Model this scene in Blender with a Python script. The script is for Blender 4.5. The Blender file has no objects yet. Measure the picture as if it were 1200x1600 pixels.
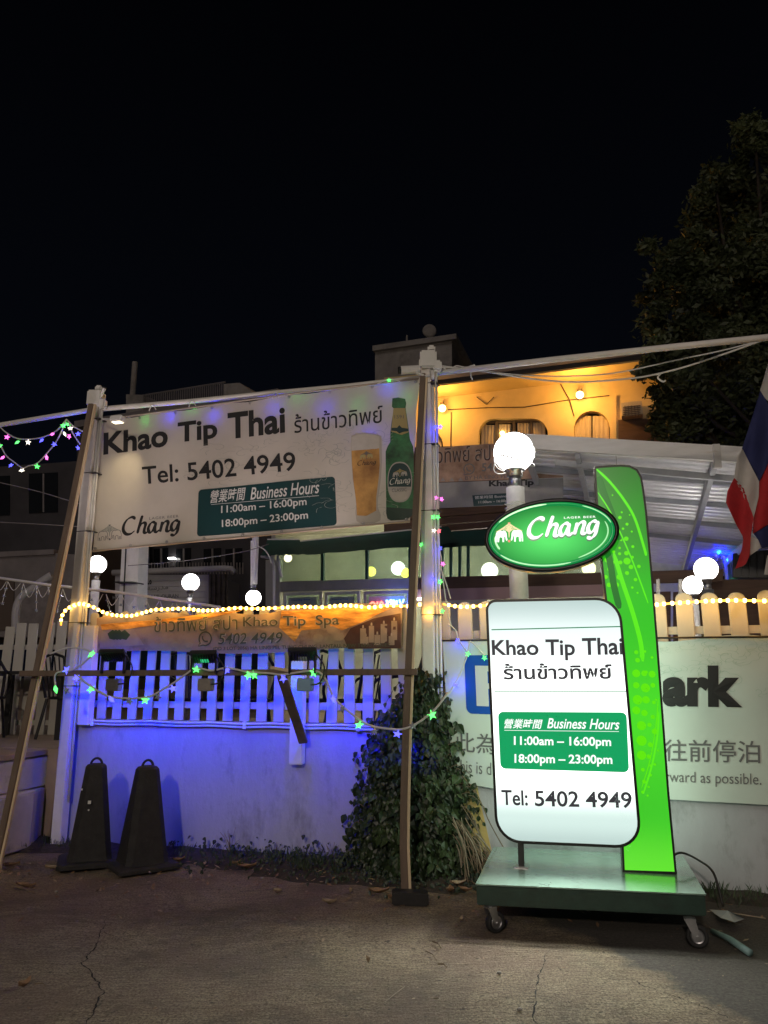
import bpy, bmesh, math, random
from mathutils import Vector, Matrix, noise
random.seed(7)
S = bpy.context.scene
COL = S.collection
R = math.radians
PI = math.pi

# ------------------------------------------------------------------ camera
CAM_H, PITCH, FPX = 1.55, R(12.0), 1200.0
cd = bpy.data.cameras.new('camera'); cam = bpy.data.objects.new('camera', cd); COL.objects.link(cam)
cam.location = (0, 0, CAM_H); cam.rotation_euler = (R(90) + PITCH, 0, 0)
cd.sensor_fit = 'HORIZONTAL'; cd.sensor_width = 36; cd.lens = 36.0
cd.clip_start = 0.05; cd.clip_end = 2000
S.camera = cam
# ------------------------------------------------------------------ world: clear night sky
w = bpy.data.worlds.new('World'); S.world = w; w.use_nodes = True
nt = w.node_tree; nt.nodes.clear()
out = nt.nodes.new('ShaderNodeOutputWorld'); bg = nt.nodes.new('ShaderNodeBackground')
tc = nt.nodes.new('ShaderNodeTexCoord'); sp = nt.nodes.new('ShaderNodeSeparateXYZ'); cr = nt.nodes.new('ShaderNodeValToRGB')
nt.links.new(tc.outputs['Generated'], sp.inputs[0]); nt.links.new(sp.outputs['Z'], cr.inputs[0])
cr.color_ramp.elements[0].position = 0.0; cr.color_ramp.elements[0].color = (0.0026, 0.0036, 0.0066, 1)
cr.color_ramp.elements[1].position = 0.75; cr.color_ramp.elements[1].color = (0.0006, 0.0007, 0.0012, 1)
nt.links.new(cr.outputs[0], bg.inputs[0]); bg.inputs[1].default_value = 0.8
nt.links.new(bg.outputs[0], out.inputs[0])
# assumed street lamp behind the viewer, unseen, added to light ground and banner
ASSUMED_LAMP_POS = (-2.5, -8.0, 6.2)
ld = bpy.data.lights.new('assumed_street_light', 'POINT'); ld.energy = 1500; ld.color = (1.0, 0.84, 0.68); ld.shadow_soft_size = 0.25
lo = bpy.data.objects.new('assumed_street_light', ld); COL.objects.link(lo); lo.location = (ASSUMED_LAMP_POS[0], ASSUMED_LAMP_POS[1], ASSUMED_LAMP_POS[2] - 0.35)
# faint directional fill added to lift the night scene
sd = bpy.data.lights.new('night_fill', 'SUN'); sd.energy = 0.26; sd.angle = R(25); sd.color = (1.0, 0.86, 0.80)
so = bpy.data.objects.new('night_fill', sd); COL.objects.link(so); so.rotation_euler = (R(52), 0, R(-18))
# ------------------------------------------------------------------ exposure
S.view_settings.view_transform = 'Standard'; S.view_settings.look = 'None'
S.view_settings.exposure = 0.0; S.view_settings.gamma = 1.0; S.view_settings.use_curve_mapping = False
cy = S.cycles
cy.max_bounces = 6; cy.diffuse_bounces = 3; cy.glossy_bounces = 3; cy.transmission_bounces = 6; cy.transparent_max_bounces = 8
cy.use_denoising = True; cy.sample_clamp_indirect = 4.0; cy.caustics_reflective = False; cy.caustics_refractive = False
try: cy.use_light_tree = True
except Exception: pass

# ------------------------------------------------------------------ helpers: planes of the place
cp, spn = math.cos(PITCH), math.sin(PITCH)
def ray(px, py):
    u = (px - 600) / FPX; v = (800 - py) / FPX
    return Vector((u, cp - v * spn, spn + v * cp))
CAMP = Vector((0, 0, CAM_H))
class Plane:
    """an upright (or any) surface of the place; hit() gives the real point on it"""
    def __init__(s, o, ex, ez=(0, 0, 1)):
        s.o = Vector(o); s.ex = Vector(ex).normalized(); z = Vector(ez)
        s.n = s.ex.cross(z).normalized(); s.ez = s.n.cross(s.ex).normalized() * -1
        if s.ez.dot(z) < 0: s.ez = -s.ez
        if s.n.dot(CAMP - s.o) < 0: s.n = -s.n
    def hit(s, px, py, off=0.0):
        d = ray(px, py); o = s.o + s.n * off
        return CAMP + d * ((o - CAMP).dot(s.n) / d.dot(s.n))
    def uv(s, px, py, off=0.0):
        p = s.hit(px, py, off) - s.o
        return p.dot(s.ex), p.dot(s.ez)
    def at(s, u, v, off=0.0):
        return s.o + s.ex * u + s.ez * v + s.n * off
def vplane(px, Y, slope, py=1055):
    """upright plane crossing the sight line px at distance Y, heading (1, slope)"""
    d = ray(px, py); t = Y / d.y
    return Plane((d.x * t, Y, 0), (1, slope, 0))
def ground_hit(px, py, z=0.0):
    d = ray(px, py); return CAMP + d * ((z - CAM_H) / d.z)

# ------------------------------------------------------------------ helpers: objects
WM = {}
def setp(o, label=None, cat=None, group=None, kind=None):
    if label: o['label'] = label
    if cat: o['category'] = cat
    if group: o['group'] = group
    if kind: o['kind'] = kind
    return o
def thing(name, label, cat, loc=(0, 0, 0), rotz=0.0, group=None):
    o = bpy.data.objects.new(name, None); COL.objects.link(o); o.empty_display_size = 0.1
    o.location = loc; o.rotation_euler = (0, 0, rotz)
    WM[o.name] = Matrix.Translation(Vector(loc)) @ Matrix.Rotation(rotz, 4, 'Z')
    return setp(o, label, cat, group)
class MB:
    def __init__(s): s.v = []; s.f = []; s.m = []
    def add(s, vs, fs, mi=0):
        b = len(s.v); s.v += [tuple(x) for x in vs]; s.f += [tuple(b + i for i in f) for f in fs]; s.m += [mi] * len(fs); return s
    def box(s, c, sx, sy, sz, ex=None, ey=None, ez=None, mi=0):
        c = Vector(c); ex = Vector(ex or (1, 0, 0)); ey = Vector(ey or (0, 1, 0)); ez = Vector(ez or (0, 0, 1))
        vs = [c + ex * (sx / 2 * a) + ey * (sy / 2 * b) + ez * (sz / 2 * d) for a in (-1, 1) for b in (-1, 1) for d in (-1, 1)]
        return s.add(vs, [(0, 1, 3, 2), (4, 6, 7, 5), (0, 4, 5, 1), (2, 3, 7, 6), (0, 2, 6, 4), (1, 5, 7, 3)], mi)
    def bar(s, a, b, wx, wy, side=None, mi=0):
        a = Vector(a); b = Vector(b); ez = (b - a).normalized()
        side = Vector(side) if side is not None else Vector((1, 0, 0))
        ex = (side - ez * side.dot(ez)).normalized(); ey = ez.cross(ex)
        return s.box((a + b) / 2, wx, wy, (b - a).length, ex, ey, ez, mi)
    def tube(s, pts, r, n=6, mi=0, closed=False):
        pts = [Vector(p) for p in pts]; N = len(pts); rings = []
        rr = r if isinstance(r, (list, tuple)) else [r] * N
        up = Vector((0.03, 0.02, 1)); prev = None
        for i in range(N):
            a = pts[max(i - 1, 0)] if not closed else pts[(i - 1) % N]
            b = pts[min(i + 1, N - 1)] if not closed else pts[(i + 1) % N]
            d = (b - a)
            d = d.normalized() if d.length > 1e-9 else Vector((0, 0, 1))
            if prev is None:
                x = d.cross(up)
                if x.length < 0.05: x = d.cross(Vector((0, 1, 0)))
            else: x = prev - d * prev.dot(d)
            x.normalize(); prev = x; y = d.cross(x)
            rings.append([pts[i] + (x * math.cos(2 * PI * k / n) + y * math.sin(2 * PI * k / n)) * rr[i] for k in range(n)])
        vs = [p for r_ in rings for p in r_]; fs = []
        for i in range(N if closed else N - 1):
            j = (i + 1) % N
            for k in range(n):
                fs.append((i * n + k, i * n + (k + 1) % n, j * n + (k + 1) % n, j * n + k))
        if not closed: fs += [tuple(range(n - 1, -1, -1)), tuple((N - 1) * n + k for k in range(n))]
        return s.add(vs, fs, mi)
    def ball(s, c, r, nu=16, nv=10, sc=(1, 1, 1), mi=0):
        c = Vector(c); vs = [c + Vector((0, 0, r * sc[2]))]
        for j in range(1, nv):
            t = PI * j / nv
            for i in range(nu):
                p = 2 * PI * i / nu
                vs.append(c + Vector((r * sc[0] * math.sin(t) * math.cos(p), r * sc[1] * math.sin(t) * math.sin(p), r * sc[2] * math.cos(t))))
        vs.append(c - Vector((0, 0, r * sc[2]))); fs = []
        for i in range(nu): fs.append((0, 1 + i, 1 + (i + 1) % nu))
        for j in range(nv - 2):
            for i in range(nu):
                a = 1 + j * nu + i; b = 1 + j * nu + (i + 1) % nu
                fs.append((a, a + nu, b + nu, b))
        L = len(vs) - 1; q = 1 + (nv - 2) * nu
        for i in range(nu): fs.append((L, q + (i + 1) % nu, q + i))
        return s.add(vs, fs, mi)
    def lathe(s, prof, c=(0, 0, 0), n=16, mi=0):
        c = Vector(c); vs = []; fs = []
        for (r, z) in prof:
            for k in range(n):
                vs.append(c + Vector((r * math.cos(2 * PI * k / n), r * math.sin(2 * PI * k / n), z)))
        for i in range(len(prof) - 1):
            for k in range(n):
                fs.append((i * n + k, i * n + (k + 1) % n, (i + 1) * n + (k + 1) % n, (i + 1) * n + k))
        fs += [tuple(range(n - 1, -1, -1)), tuple((len(prof) - 1) * n + k for k in range(n))]
        return s.add(vs, fs, mi)
    def slab(s, pts, n, thick, mi=0):
        """polygon pts (world) given depth thick away from direction n"""
        n = Vector(n); P = [Vector(p) for p in pts]; k = len(P)
        vs = P + [p - n * thick for p in P]
        fs = [tuple(range(k)), tuple(range(2 * k - 1, k - 1, -1))] + [(i, k + i, k + (i + 1) % k, (i + 1) % k) for i in range(k)]
        return s.add(vs, fs, mi)
    def obj(s, name, mats, parent=None, smooth=False, local=False, bevel=0.0, label=None, kind=None, cat=None, group=None):
        me = bpy.data.meshes.new(name)
        M = WM[parent.name] if parent is not None else None
        vs = s.v
        if parent is None and not local:
            xs = [v[0] for v in vs]; ys = [v[1] for v in vs]; zs = [v[2] for v in vs]
            o0 = Vector(((min(xs) + max(xs)) / 2, (min(ys) + max(ys)) / 2, min(zs)))
            if kind == 'structure': o0 = Vector((0, 0, 0))
            M = Matrix.Translation(o0)
        elif local: M = Matrix.Identity(4)
        I = M.inverted(); vs = [I @ Vector(v) for v in vs]
        me.from_pydata([tuple(v) for v in vs], [], s.f); me.validate(); 
        if not isinstance(mats, (list, tuple)): mats = [mats]
        for m in mats: me.materials.append(m)
        if len(mats) > 1 and len(s.m) == len(me.polygons): me.polygons.foreach_set('material_index', s.m)
        bm = bmesh.new(); bm.from_mesh(me)
        bmesh.ops.recalc_face_normals(bm, faces=bm.faces)
        if bevel > 0:
            bmesh.ops.bevel(bm, geom=[e for e in bm.edges if len(e.link_faces) == 2 and e.calc_face_angle(0) > 0.6], offset=bevel, segments=2, affect='EDGES', clamp_overlap=True)
        bm.to_mesh(me); bm.free()
        if smooth: me.polygons.foreach_set('use_smooth', [True] * len(me.polygons))
        me.update()
        o = bpy.data.objects.new(name, me); COL.objects.link(o)
        if parent is not None:
            o.parent = parent; WM[o.name] = M
        elif not local:
            o.location = M.translation; WM[o.name] = M
        else: WM[o.name] = M
        return setp(o, label, cat, group, kind)
def copy_tree(o, parent=None):
    c = o.copy(); COL.objects.link(c)
    if parent is not None: c.parent = parent; c.matrix_parent_inverse = Matrix.Identity(4)
    for ch in [x for x in o.children]: copy_tree(ch, c)
    return c
def retarget(o, loc, rotz=None, label=None, scale=None):
    o.location = loc
    if rotz is not None: o.rotation_euler[2] = rotz
    if scale is not None: o.scale = (scale,) * 3
    if label: o['label'] = label
    WM[o.name] = Matrix.Translation(Vector(loc)) @ Matrix.Rotation(o.rotation_euler[2], 4, 'Z') @ Matrix.Scale(o.scale[0], 4)
    return o
def lamp(name, loc, power, color, radius=0.04, parent=None, typ='POINT', **kw):
    d = bpy.data.lights.new(name, typ); d.energy = power; d.color = color
    if typ in ('POINT', 'SPOT'): d.shadow_soft_size = radius
    for k, v in kw.items(): setattr(d, k, v)
    o = bpy.data.objects.new(name, d); COL.objects.link(o); o.location = loc
    if parent is not None: o.parent = parent
    return o

# ------------------------------------------------------------------ helpers: materials
def mat(name, col, rough=0.6, metal=0.0, var=0.0, scale=6.0, bump=0.0, bscale=30.0, emit=None, estr=0.0, dirt=None, dscale=3.0, dthr=0.55, stretch=(1, 1, 1), spec=0.5, col2=None, alpha=None, trans=0.0, coat=0.0, translucent=0.0):
    m = bpy.data.materials.new(name); m.use_nodes = True; N = m.node_tree; L = N.links; b = N.nodes['Principled BSDF']
    b.inputs['Base Color'].default_value = (*col, 1); b.inputs['Roughness'].default_value = rough; b.inputs['Metallic'].default_value = metal
    b.inputs['Specular IOR Level'].default_value = spec
    if coat: b.inputs['Coat Weight'].default_value = coat; b.inputs['Coat Roughness'].default_value = 0.08
    if emit: b.inputs['Emission Color'].default_value = (*emit, 1); b.inputs['Emission Strength'].default_value = estr
    if trans: b.inputs['Transmission Weight'].default_value = trans
    if var or bump or dirt:
        tcn = N.nodes.new('ShaderNodeTexCoord'); mp = N.nodes.new('ShaderNodeMapping'); mp.inputs['Scale'].default_value = stretch
        geo = N.nodes.new('ShaderNodeNewGeometry')
        L.new(tcn.outputs['Object'], mp.inputs[0])
    src = None
    if var or col2:
        n1 = N.nodes.new('ShaderNodeTexNoise'); n1.inputs['Scale'].default_value = scale; n1.inputs['Detail'].default_value = 6; n1.inputs['Roughness'].default_value = 0.65
        L.new(mp.outputs[0], n1.inputs['Vector'])
        r1 = N.nodes.new('ShaderNodeValToRGB'); r1.color_ramp.elements[0].position = 0.3; r1.color_ramp.elements[1].position = 0.7
        c2 = col2 or col
        r1.color_ramp.elements[0].color = (*[max(c * (1 - var), 0) for c in col], 1); r1.color_ramp.elements[1].color = (*[min(c * (1 + var), 1) for c in c2], 1)
        L.new(n1.outputs['Fac'], r1.inputs[0]); src = r1.outputs[0]
    if dirt:
        n2 = N.nodes.new('ShaderNodeTexNoise'); n2.inputs['Scale'].default_value = dscale; n2.inputs['Detail'].default_value = 8; n2.inputs['Roughness'].default_value = 0.7
        L.new(mp.outputs[0], n2.inputs['Vector'])
        r2 = N.nodes.new('ShaderNodeValToRGB'); r2.color_ramp.elements[0].position = dthr; r2.color_ramp.elements[1].position = min(dthr + 0.22, 1)
        r2.color_ramp.elements[0].color = (0, 0, 0, 1); r2.color_ramp.elements[1].color = (0.85, 0.85, 0.85, 1)
        L.new(n2.outputs['Fac'], r2.inputs[0])
        mx = N.nodes.new('ShaderNodeMix'); mx.data_type = 'RGBA'; L.new(r2.outputs[0], mx.inputs[0])
        if src: L.new(src, mx.inputs[6])
        else: mx.inputs[6].default_value = (*col, 1)
        mx.inputs[7].default_value = (*dirt, 1); src = mx.outputs[2]
    if src: L.new(src, b.inputs['Base Color'])
    if bump:
        n3 = N.nodes.new('ShaderNodeTexNoise'); n3.inputs['Scale'].default_value = bscale; n3.inputs['Detail'].default_value = 8; n3.inputs['Roughness'].default_value = 0.7
        L.new(mp.outputs[0], n3.inputs['Vector'])
        bp = N.nodes.new('ShaderNodeBump'); bp.inputs['Strength'].default_value = bump; bp.inputs['Distance'].default_value = 0.02
        L.new(n3.outputs['Fac'], bp.inputs['Height']); L.new(bp.outputs[0], b.inputs['Normal'])
    if translucent:
        tr = N.nodes.new('ShaderNodeBsdfTranslucent'); mxs = N.nodes.new('ShaderNodeMixShader'); mxs.inputs[0].default_value = translucent
        if src: L.new(src, tr.inputs[0])
        else: tr.inputs[0].default_value = (*col, 1)
        L.new(b.outputs[0], mxs.inputs[1]); L.new(tr.outputs[0], mxs.inputs[2]); L.new(mxs.outputs[0], N.nodes['Material Output'].inputs[0])
    return m
def emat(name, col, s, rough=0.25, base=None):
    return mat(name, base or (0.02, 0.02, 0.02), rough=rough, emit=col, estr=s)
def ndoc(m): return m.node_tree, m.node_tree.links, m.node_tree.nodes['Principled BSDF']

M = {}
M['wall'] = mat('white_render', (0.46, 0.45, 0.48), 0.85, var=0.12, scale=2.5, bump=0.35, bscale=30, dirt=(0.17, 0.155, 0.15), dscale=2.6, dthr=0.535, stretch=(1, 1, 0.45))
M['coping'] = mat('coping_paint', (0.55, 0.55, 0.57), 0.75, var=0.12, scale=5, bump=0.2, dirt=(0.10, 0.09, 0.08), dscale=6, dthr=0.54)
M['yellow_wall'] = mat('yellow_render', (0.62, 0.45, 0.17), 0.85, var=0.12, scale=4, bump=0.3, dirt=(0.25, 0.2, 0.12), dscale=5)
M['picket'] = mat('picket_paint', (0.50, 0.48, 0.42), 0.55, var=0.07, scale=7, bump=0.08, bscale=50, stretch=(1, 1, 0.25), dirt=(0.26, 0.24, 0.21), dscale=7, dthr=0.60)
M['post_white'] = mat('post_paint', (0.76, 0.74, 0.71), 0.5, var=0.08, scale=8, bump=0.12, dirt=(0.25, 0.21, 0.17), dscale=5, dthr=0.66)
M['rust'] = mat('rusty_paint', (0.42, 0.27, 0.15), 0.8, var=0.35, scale=20, bump=0.3)
M['timber'] = mat('timber_dark', (0.165, 0.120, 0.090), 0.75, var=0.28, scale=9, stretch=(1, 1, 0.08), bump=0.3, bscale=60, dirt=(0.08, 0.06, 0.045), dscale=12, dthr=0.62)
M['timber_pale'] = mat('timber_pale', (0.70, 0.56, 0.38), 0.7, var=0.15, scale=9, stretch=(1, 1, 0.1), bump=0.15)
M['black_plastic'] = mat('black_plastic', (0.018, 0.018, 0.020), 0.45, var=0.3, scale=18, bump=0.12, bscale=80)
M['rubber_cone'] = mat('black_rubber', (0.022, 0.021, 0.022), 0.72, var=0.4, scale=15, bump=0.35, bscale=50, dirt=(0.07, 0.065, 0.06), dscale=9, dthr=0.62)
M['black_frame'] = mat('black_frame', (0.012, 0.012, 0.013), 0.35)
M['black_metal'] = mat('black_metal', (0.022, 0.022, 0.024), 0.4, metal=0.3)
M['steel'] = mat('steel', (0.45, 0.45, 0.47), 0.35, metal=0.9, var=0.15, scale=15, bump=0.05)
M['alu'] = mat('aluminium', (0.45, 0.44, 0.42), 0.4, metal=0.4, var=0.1, scale=6)
M['white_plastic'] = mat('white_plastic', (0.72, 0.72, 0.70), 0.4, var=0.06, scale=10)
M['cable_white'] = mat('white_cable', (0.68, 0.68, 0.66), 0.5)
M['cable_black'] = mat('black_cable', (0.02, 0.02, 0.02), 0.5)
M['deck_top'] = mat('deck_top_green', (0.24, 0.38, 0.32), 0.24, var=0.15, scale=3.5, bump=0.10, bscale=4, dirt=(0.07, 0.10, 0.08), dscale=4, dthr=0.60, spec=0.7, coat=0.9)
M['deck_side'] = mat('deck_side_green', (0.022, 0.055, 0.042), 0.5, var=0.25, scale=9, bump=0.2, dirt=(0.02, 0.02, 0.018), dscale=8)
M['tyre'] = mat('caster_tyre', (0.02, 0.02, 0.021), 0.7, bump=0.2)
M['dirt'] = mat('soil', (0.045, 0.036, 0.030), 0.95, var=0.5, scale=14, bump=1.0, bscale=35, dirt=(0.11, 0.08, 0.055), dscale=18, dthr=0.6)
M['dryleaf'] = mat('dry_leaf', (0.24, 0.145, 0.085), 0.75, var=0.35, scale=30, bump=0.2)
M['dryleaf2'] = mat('dry_leaf_pale', (0.34, 0.26, 0.18), 0.75, var=0.3, scale=30)
M['twig'] = mat('dry_stem', (0.20, 0.15, 0.10), 0.85, var=0.3, scale=20)
M['twig_pale'] = mat('dry_stem_pale', (0.32, 0.27, 0.20), 0.85, var=0.3, scale=20)
M['crack'] = mat('crack_shadow', (0.012, 0.011, 0.010), 0.95)
M['ivy'] = mat('ivy_leaf', (0.017, 0.032, 0.015), 0.42, var=0.45, scale=9, col2=(0.040, 0.066, 0.026), translucent=0.15)
M['ivy2'] = mat('ivy_leaf_pale', (0.055, 0.090, 0.036), 0.4, var=0.3, scale=12, translucent=0.15)
M['ivy_dark'] = mat('ivy_leaf_dark', (0.014, 0.026, 0.013), 0.45, var=0.3, scale=12)
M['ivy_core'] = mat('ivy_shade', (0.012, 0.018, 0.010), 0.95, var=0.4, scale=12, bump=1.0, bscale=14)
M['tree_leaf'] = mat('tree_leaf', (0.026, 0.040, 0.024), 0.55, var=0.5, scale=0.9, col2=(0.080, 0.100, 0.045), translucent=0.2)
M['bark'] = mat('bark', (0.035, 0.028, 0.022), 0.9, var=0.4, scale=8, bump=0.6)
M['grass'] = mat('weed_blade', (0.05, 0.075, 0.035), 0.6, var=0.4, scale=5)
M['villa'] = mat('villa_yellow', (0.74, 0.58, 0.30), 0.85, var=0.08, scale=2, bump=0.15, dirt=(0.42, 0.30, 0.14), dscale=1.5, dthr=0.60)
M['villa_trim'] = mat('villa_trim', (0.10, 0.075, 0.06), 0.7)
M['tile'] = mat('roof_tile', (0.030, 0.026, 0.026), 0.8, var=0.3, scale=4, bump=0.3)
M['curtain'] = mat('curtain', (0.60, 0.50, 0.36), 0.9, var=0.12, scale=14, stretch=(1, 1, 0.05))
M['dark_glass'] = mat('dark_glass', (0.015, 0.017, 0.02), 0.08, spec=0.8)
M['concrete_dark'] = mat('weathered_concrete', (0.30, 0.28, 0.26), 0.9, var=0.25, scale=2, bump=0.3, dirt=(0.08, 0.075, 0.07), dscale=1.2, dthr=0.5)
M['bldg_dark'] = mat('dark_facade', (0.055, 0.052, 0.058), 0.9, var=0.25, scale=1.5)
M['bldg_grey'] = mat('grey_facade', (0.22, 0.20, 0.20), 0.9, var=0.25, scale=1.5, dirt=(0.08, 0.07, 0.07), dscale=1.0)
M['shed_white'] = mat('shed_white', (0.42, 0.41, 0.42), 0.7, var=0.1, scale=2)
M['roof_sheet'] = mat('roof_sheet', (0.80, 0.80, 0.84), 0.38, metal=0.35, var=0.08, scale=3, dirt=(0.36, 0.33, 0.31), dscale=2.5, dthr=0.62)
M['roof_steel'] = mat('roof_steel', (0.36, 0.37, 0.40), 0.5, metal=0.2, var=0.12, scale=6)
M['roof_fascia'] = mat('roof_fascia', (0.60, 0.58, 0.58), 0.55, var=0.08, scale=3, dirt=(0.40, 0.27, 0.13), dscale=1.6, dthr=0.60, stretch=(1, 1, 6))
M['awning'] = mat('awning_green', (0.020, 0.085, 0.070), 0.75, var=0.15, scale=3, bump=0.15, bscale=12)
M['maroon'] = mat('maroon_timber', (0.10, 0.055, 0.035), 0.7, var=0.3, scale=4, stretch=(0.2, 1, 4))
M['terrace'] = mat('terrace_tile', (0.36, 0.27, 0.21), 0.7, var=0.12, scale=5)
M['step'] = mat('step_render', (0.55, 0.52, 0.50), 0.85, var=0.12, scale=5, bump=0.2, dirt=(0.12, 0.11, 0.10), dscale=4)
M['flag_red'] = mat('flag_red', (0.55, 0.035, 0.045), 0.85, var=0.1, scale=20, translucent=0.3)
M['flag_white'] = mat('flag_white', (0.62, 0.60, 0.58), 0.85, var=0.06, scale=20, translucent=0.3)
M['flag_blue'] = mat('flag_blue', (0.035, 0.045, 0.16), 0.85, var=0.1, scale=20, translucent=0.3)
M['ink'] = mat('black_ink', (0.012, 0.012, 0.013), 0.6)
M['ink_grey'] = mat('grey_ink', (0.14, 0.14, 0.14), 0.6)
M['ink_faint'] = mat('faint_ink', (0.34, 0.35, 0.31), 0.6)
M['ink_green'] = mat('faint_green_ink', (0.36, 0.50, 0.40), 0.6)
M['teal_print'] = mat('teal_print', (0.003, 0.038, 0.042), 0.5)
M['white_print'] = mat('white_print', (0.62, 0.62, 0.60), 0.5)
M['blue_print'] = mat('blue_print', (0.0, 0.075, 0.42), 0.45)
M['vinyl'] = mat('banner_vinyl', (0.64, 0.59, 0.51), 0.55, var=0.09, scale=1.2, translucent=0.30)
M['vinyl_park'] = mat('park_vinyl', (0.60, 0.66, 0.60), 0.5, var=0.04, scale=2)
M['hem'] = mat('banner_hem', (0.40, 0.34, 0.28), 0.7)
# string light colours
LC = {'b': (0.0008, 0.002, 1.0), 'g': (0.002, 1.0, 0.06), 'p': (1.0, 0.06, 0.65), 'w': (1.0, 0.72, 0.42), 'r': (1.0, 0.03, 0.08)}
for k, c in LC.items():
    M['star_' + k] = emat('star_light_' + k, tuple(0.10 + 0.9 * x if x < 1 else 1 for x in c) if k != 'w' else (1, 0.9, 0.75), 2.6)
M['star_off'] = mat('star_unlit', (0.5, 0.55, 0.65), 0.2, trans=0.4)
M['globe'] = emat('globe_glow', (1.0, 0.97, 0.92), 7.0, base=(0.8, 0.8, 0.8))
M['rope_bead'] = emat('rope_bead_glow', (1.0, 0.60, 0.16), 12.0)
M['rope_tube'] = mat('rope_tube', (0.7, 0.55, 0.3), 0.3, emit=(1.0, 0.36, 0.02), estr=2.2)
M['bulb_orange'] = emat('porch_bulb', (1.0, 0.62, 0.20), 14.0)

# ------------------------------------------------------------------ text
_cache = {}
def text_mesh(txt, bold=0.0, shear=0.0, spacing=1.0):
    key = (txt, bold, shear, spacing)
    if key in _cache: return _cache[key]
    c = bpy.data.curves.new('t', 'FONT'); c.body = txt; c.size = 1.0; c.resolution_u = 4; c.offset = bold; c.shear = shear; c.space_character = spacing
    o = bpy.data.objects.new('t', c); COL.objects.link(o)
    dg = bpy.context.evaluated_depsgraph_get(); ev = o.evaluated_get(dg); me = ev.to_mesh()
    vs = [(v.co.x, v.co.y) for v in me.vertices]; fs = [tuple(p.vertices) for p in me.polygons]
    ev.to_mesh_clear(); bpy.data.objects.remove(o); bpy.data.curves.remove(c)
    if not vs: vs = [(0, 0), (1, 0), (1, 1)]; fs = [(0, 1, 2)]
    x0 = min(v[0] for v in vs); x1 = max(v[0] for v in vs); y0 = min(v[1] for v in vs); y1 = max(v[1] for v in vs)
    vs = [((x - x0) / (x1 - x0), (y - y0) / (y1 - y0)) for x, y in vs]
    _cache[key] = (vs, fs); return _cache[key]
class Surf:
    """a printed surface: plane + gentle relief; print goes a few mm in front"""
    def __init__(s, pl, base=0.0, relief=None): s.pl = pl; s.base = base; s.relief = relief or (lambda u, v: 0.0)
    def P(s, u, v, off=0.0): return s.pl.at(u, v, s.base + s.relief(u, v) + off)
    def uv(s, px, py): return s.pl.uv(px, py, s.base)
    def text(s, txt, bl, br, tl, m, parent, name='lettering', bold=0.0, shear=0.0, off=0.004, spacing=1.0):
        vs, fs = text_mesh(txt, bold, shear, spacing)
        a = Vector(s.uv(*bl)); b = Vector(s.uv(*br)); c = Vector(s.uv(*tl)); mb = MB()
        mb.add([s.P(*(a + (b - a) * x + (c - a) * y), off) for x, y in vs], fs)
        return mb.obj(name, m, parent)
    def fill(s, q, off=0.002, step=0.07):
        """printed area cut into a fine net so that it follows the relief"""
        bm = bmesh.new(); bm.faces.new([bm.verts.new((p[0], p[1], 0)) for p in q])
        for ax in (0, 1):
            lo = min(p[ax] for p in q); hi = max(p[ax] for p in q); t = lo + step
            while t < hi:
                co = [0, 0, 0]; no = [0, 0, 0]; co[ax] = t; no[ax] = 1
                bmesh.ops.bisect_plane(bm, geom=bm.verts[:] + bm.edges[:] + bm.faces[:], plane_co=co, plane_no=no, dist=1e-6); t += step
        bm.verts.index_update(); mb = MB()
        mb.add([s.P(v.co.x, v.co.y, off) for v in bm.verts], [tuple(v.index for v in f.verts) for f in bm.faces]); bm.free(); return mb
    def poly_px(s, pts, off=0.002, mb=None, mi=0):
        return s.fill([s.uv(*p) for p in pts], off)
    def grid(s, tl, tr, br, bl, nx, ny, off=0.0, edge=None, mb=None):
        mb = mb or MB(); A, B, C_, D = [Vector(s.uv(*p)) for p in (tl, tr, br, bl)]
        vs = []
        for j in range(ny + 1):
            for i in range(nx + 1):
                x = i / nx; y = j / ny
                p = (A * (1 - x) + B * x) * (1 - y) + (D * (1 - x) + C_ * x) * y
                if edge: p = p + Vector(edge(x, y))
                vs.append(s.P(p.x, p.y, off))
        fs = [(j * (nx + 1) + i, j * (nx + 1) + i + 1, (j + 1) * (nx + 1) + i + 1, (j + 1) * (nx + 1) + i) for j in range(ny) for i in range(nx)]
        mb.add(vs, fs); return mb
    def round_rect(s, tl, tr, br, bl, rad, off=0.002, n=5):
        A, B, C_, D = [Vector(s.uv(*p)) for p in (tl, tr, br, bl)]
        return s.fill([tuple(p) for p in rr_pts(A, B, C_, D, rad, n)], off)
    def strokes(s, polys, o, ux, uy, wd, mb=None, off=0.004, mi=0, nib=None, samples=8):
        """ribbon strokes: polys in unit coordinates, o origin (u,v), ux/uy unit vectors in (u,v)"""
        mb = mb or MB(); o = Vector(o); ux = Vector(ux); uy = Vector(uy); sc = (ux.length + uy.length) / 2
        for q, pl in enumerate(polys):
            P = spline([Vector(p) for p in pl], samples); ring = []
            for i, p in enumerate(P):
                d = P[min(i + 1, len(P) - 1)] - P[max(i - 1, 0)]
                d = d.normalized() if d.length > 1e-9 else Vector((1, 0)); nn = Vector((-d.y, d.x))
                k = 1.0
                if nib is not None: k = 0.45 + 0.75 * abs(d.x * math.sin(nib) - d.y * math.cos(nib))
                t = i / max(len(P) - 1, 1); k *= min(1, 0.45 + 6 * min(t, 1 - t))
                for sg in (1, -1):
                    z = p + nn * (sg * wd * k / 2); z = o + ux * z.x + uy * z.y
                    ring.append(s.P(z.x, z.y, off + 0.0002 * (q % 7)))
            mb.add(ring, [(2 * i, 2 * i + 1, 2 * i + 3, 2 * i + 2) for i in range(len(P) - 1)], mi)
        return mb
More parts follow.
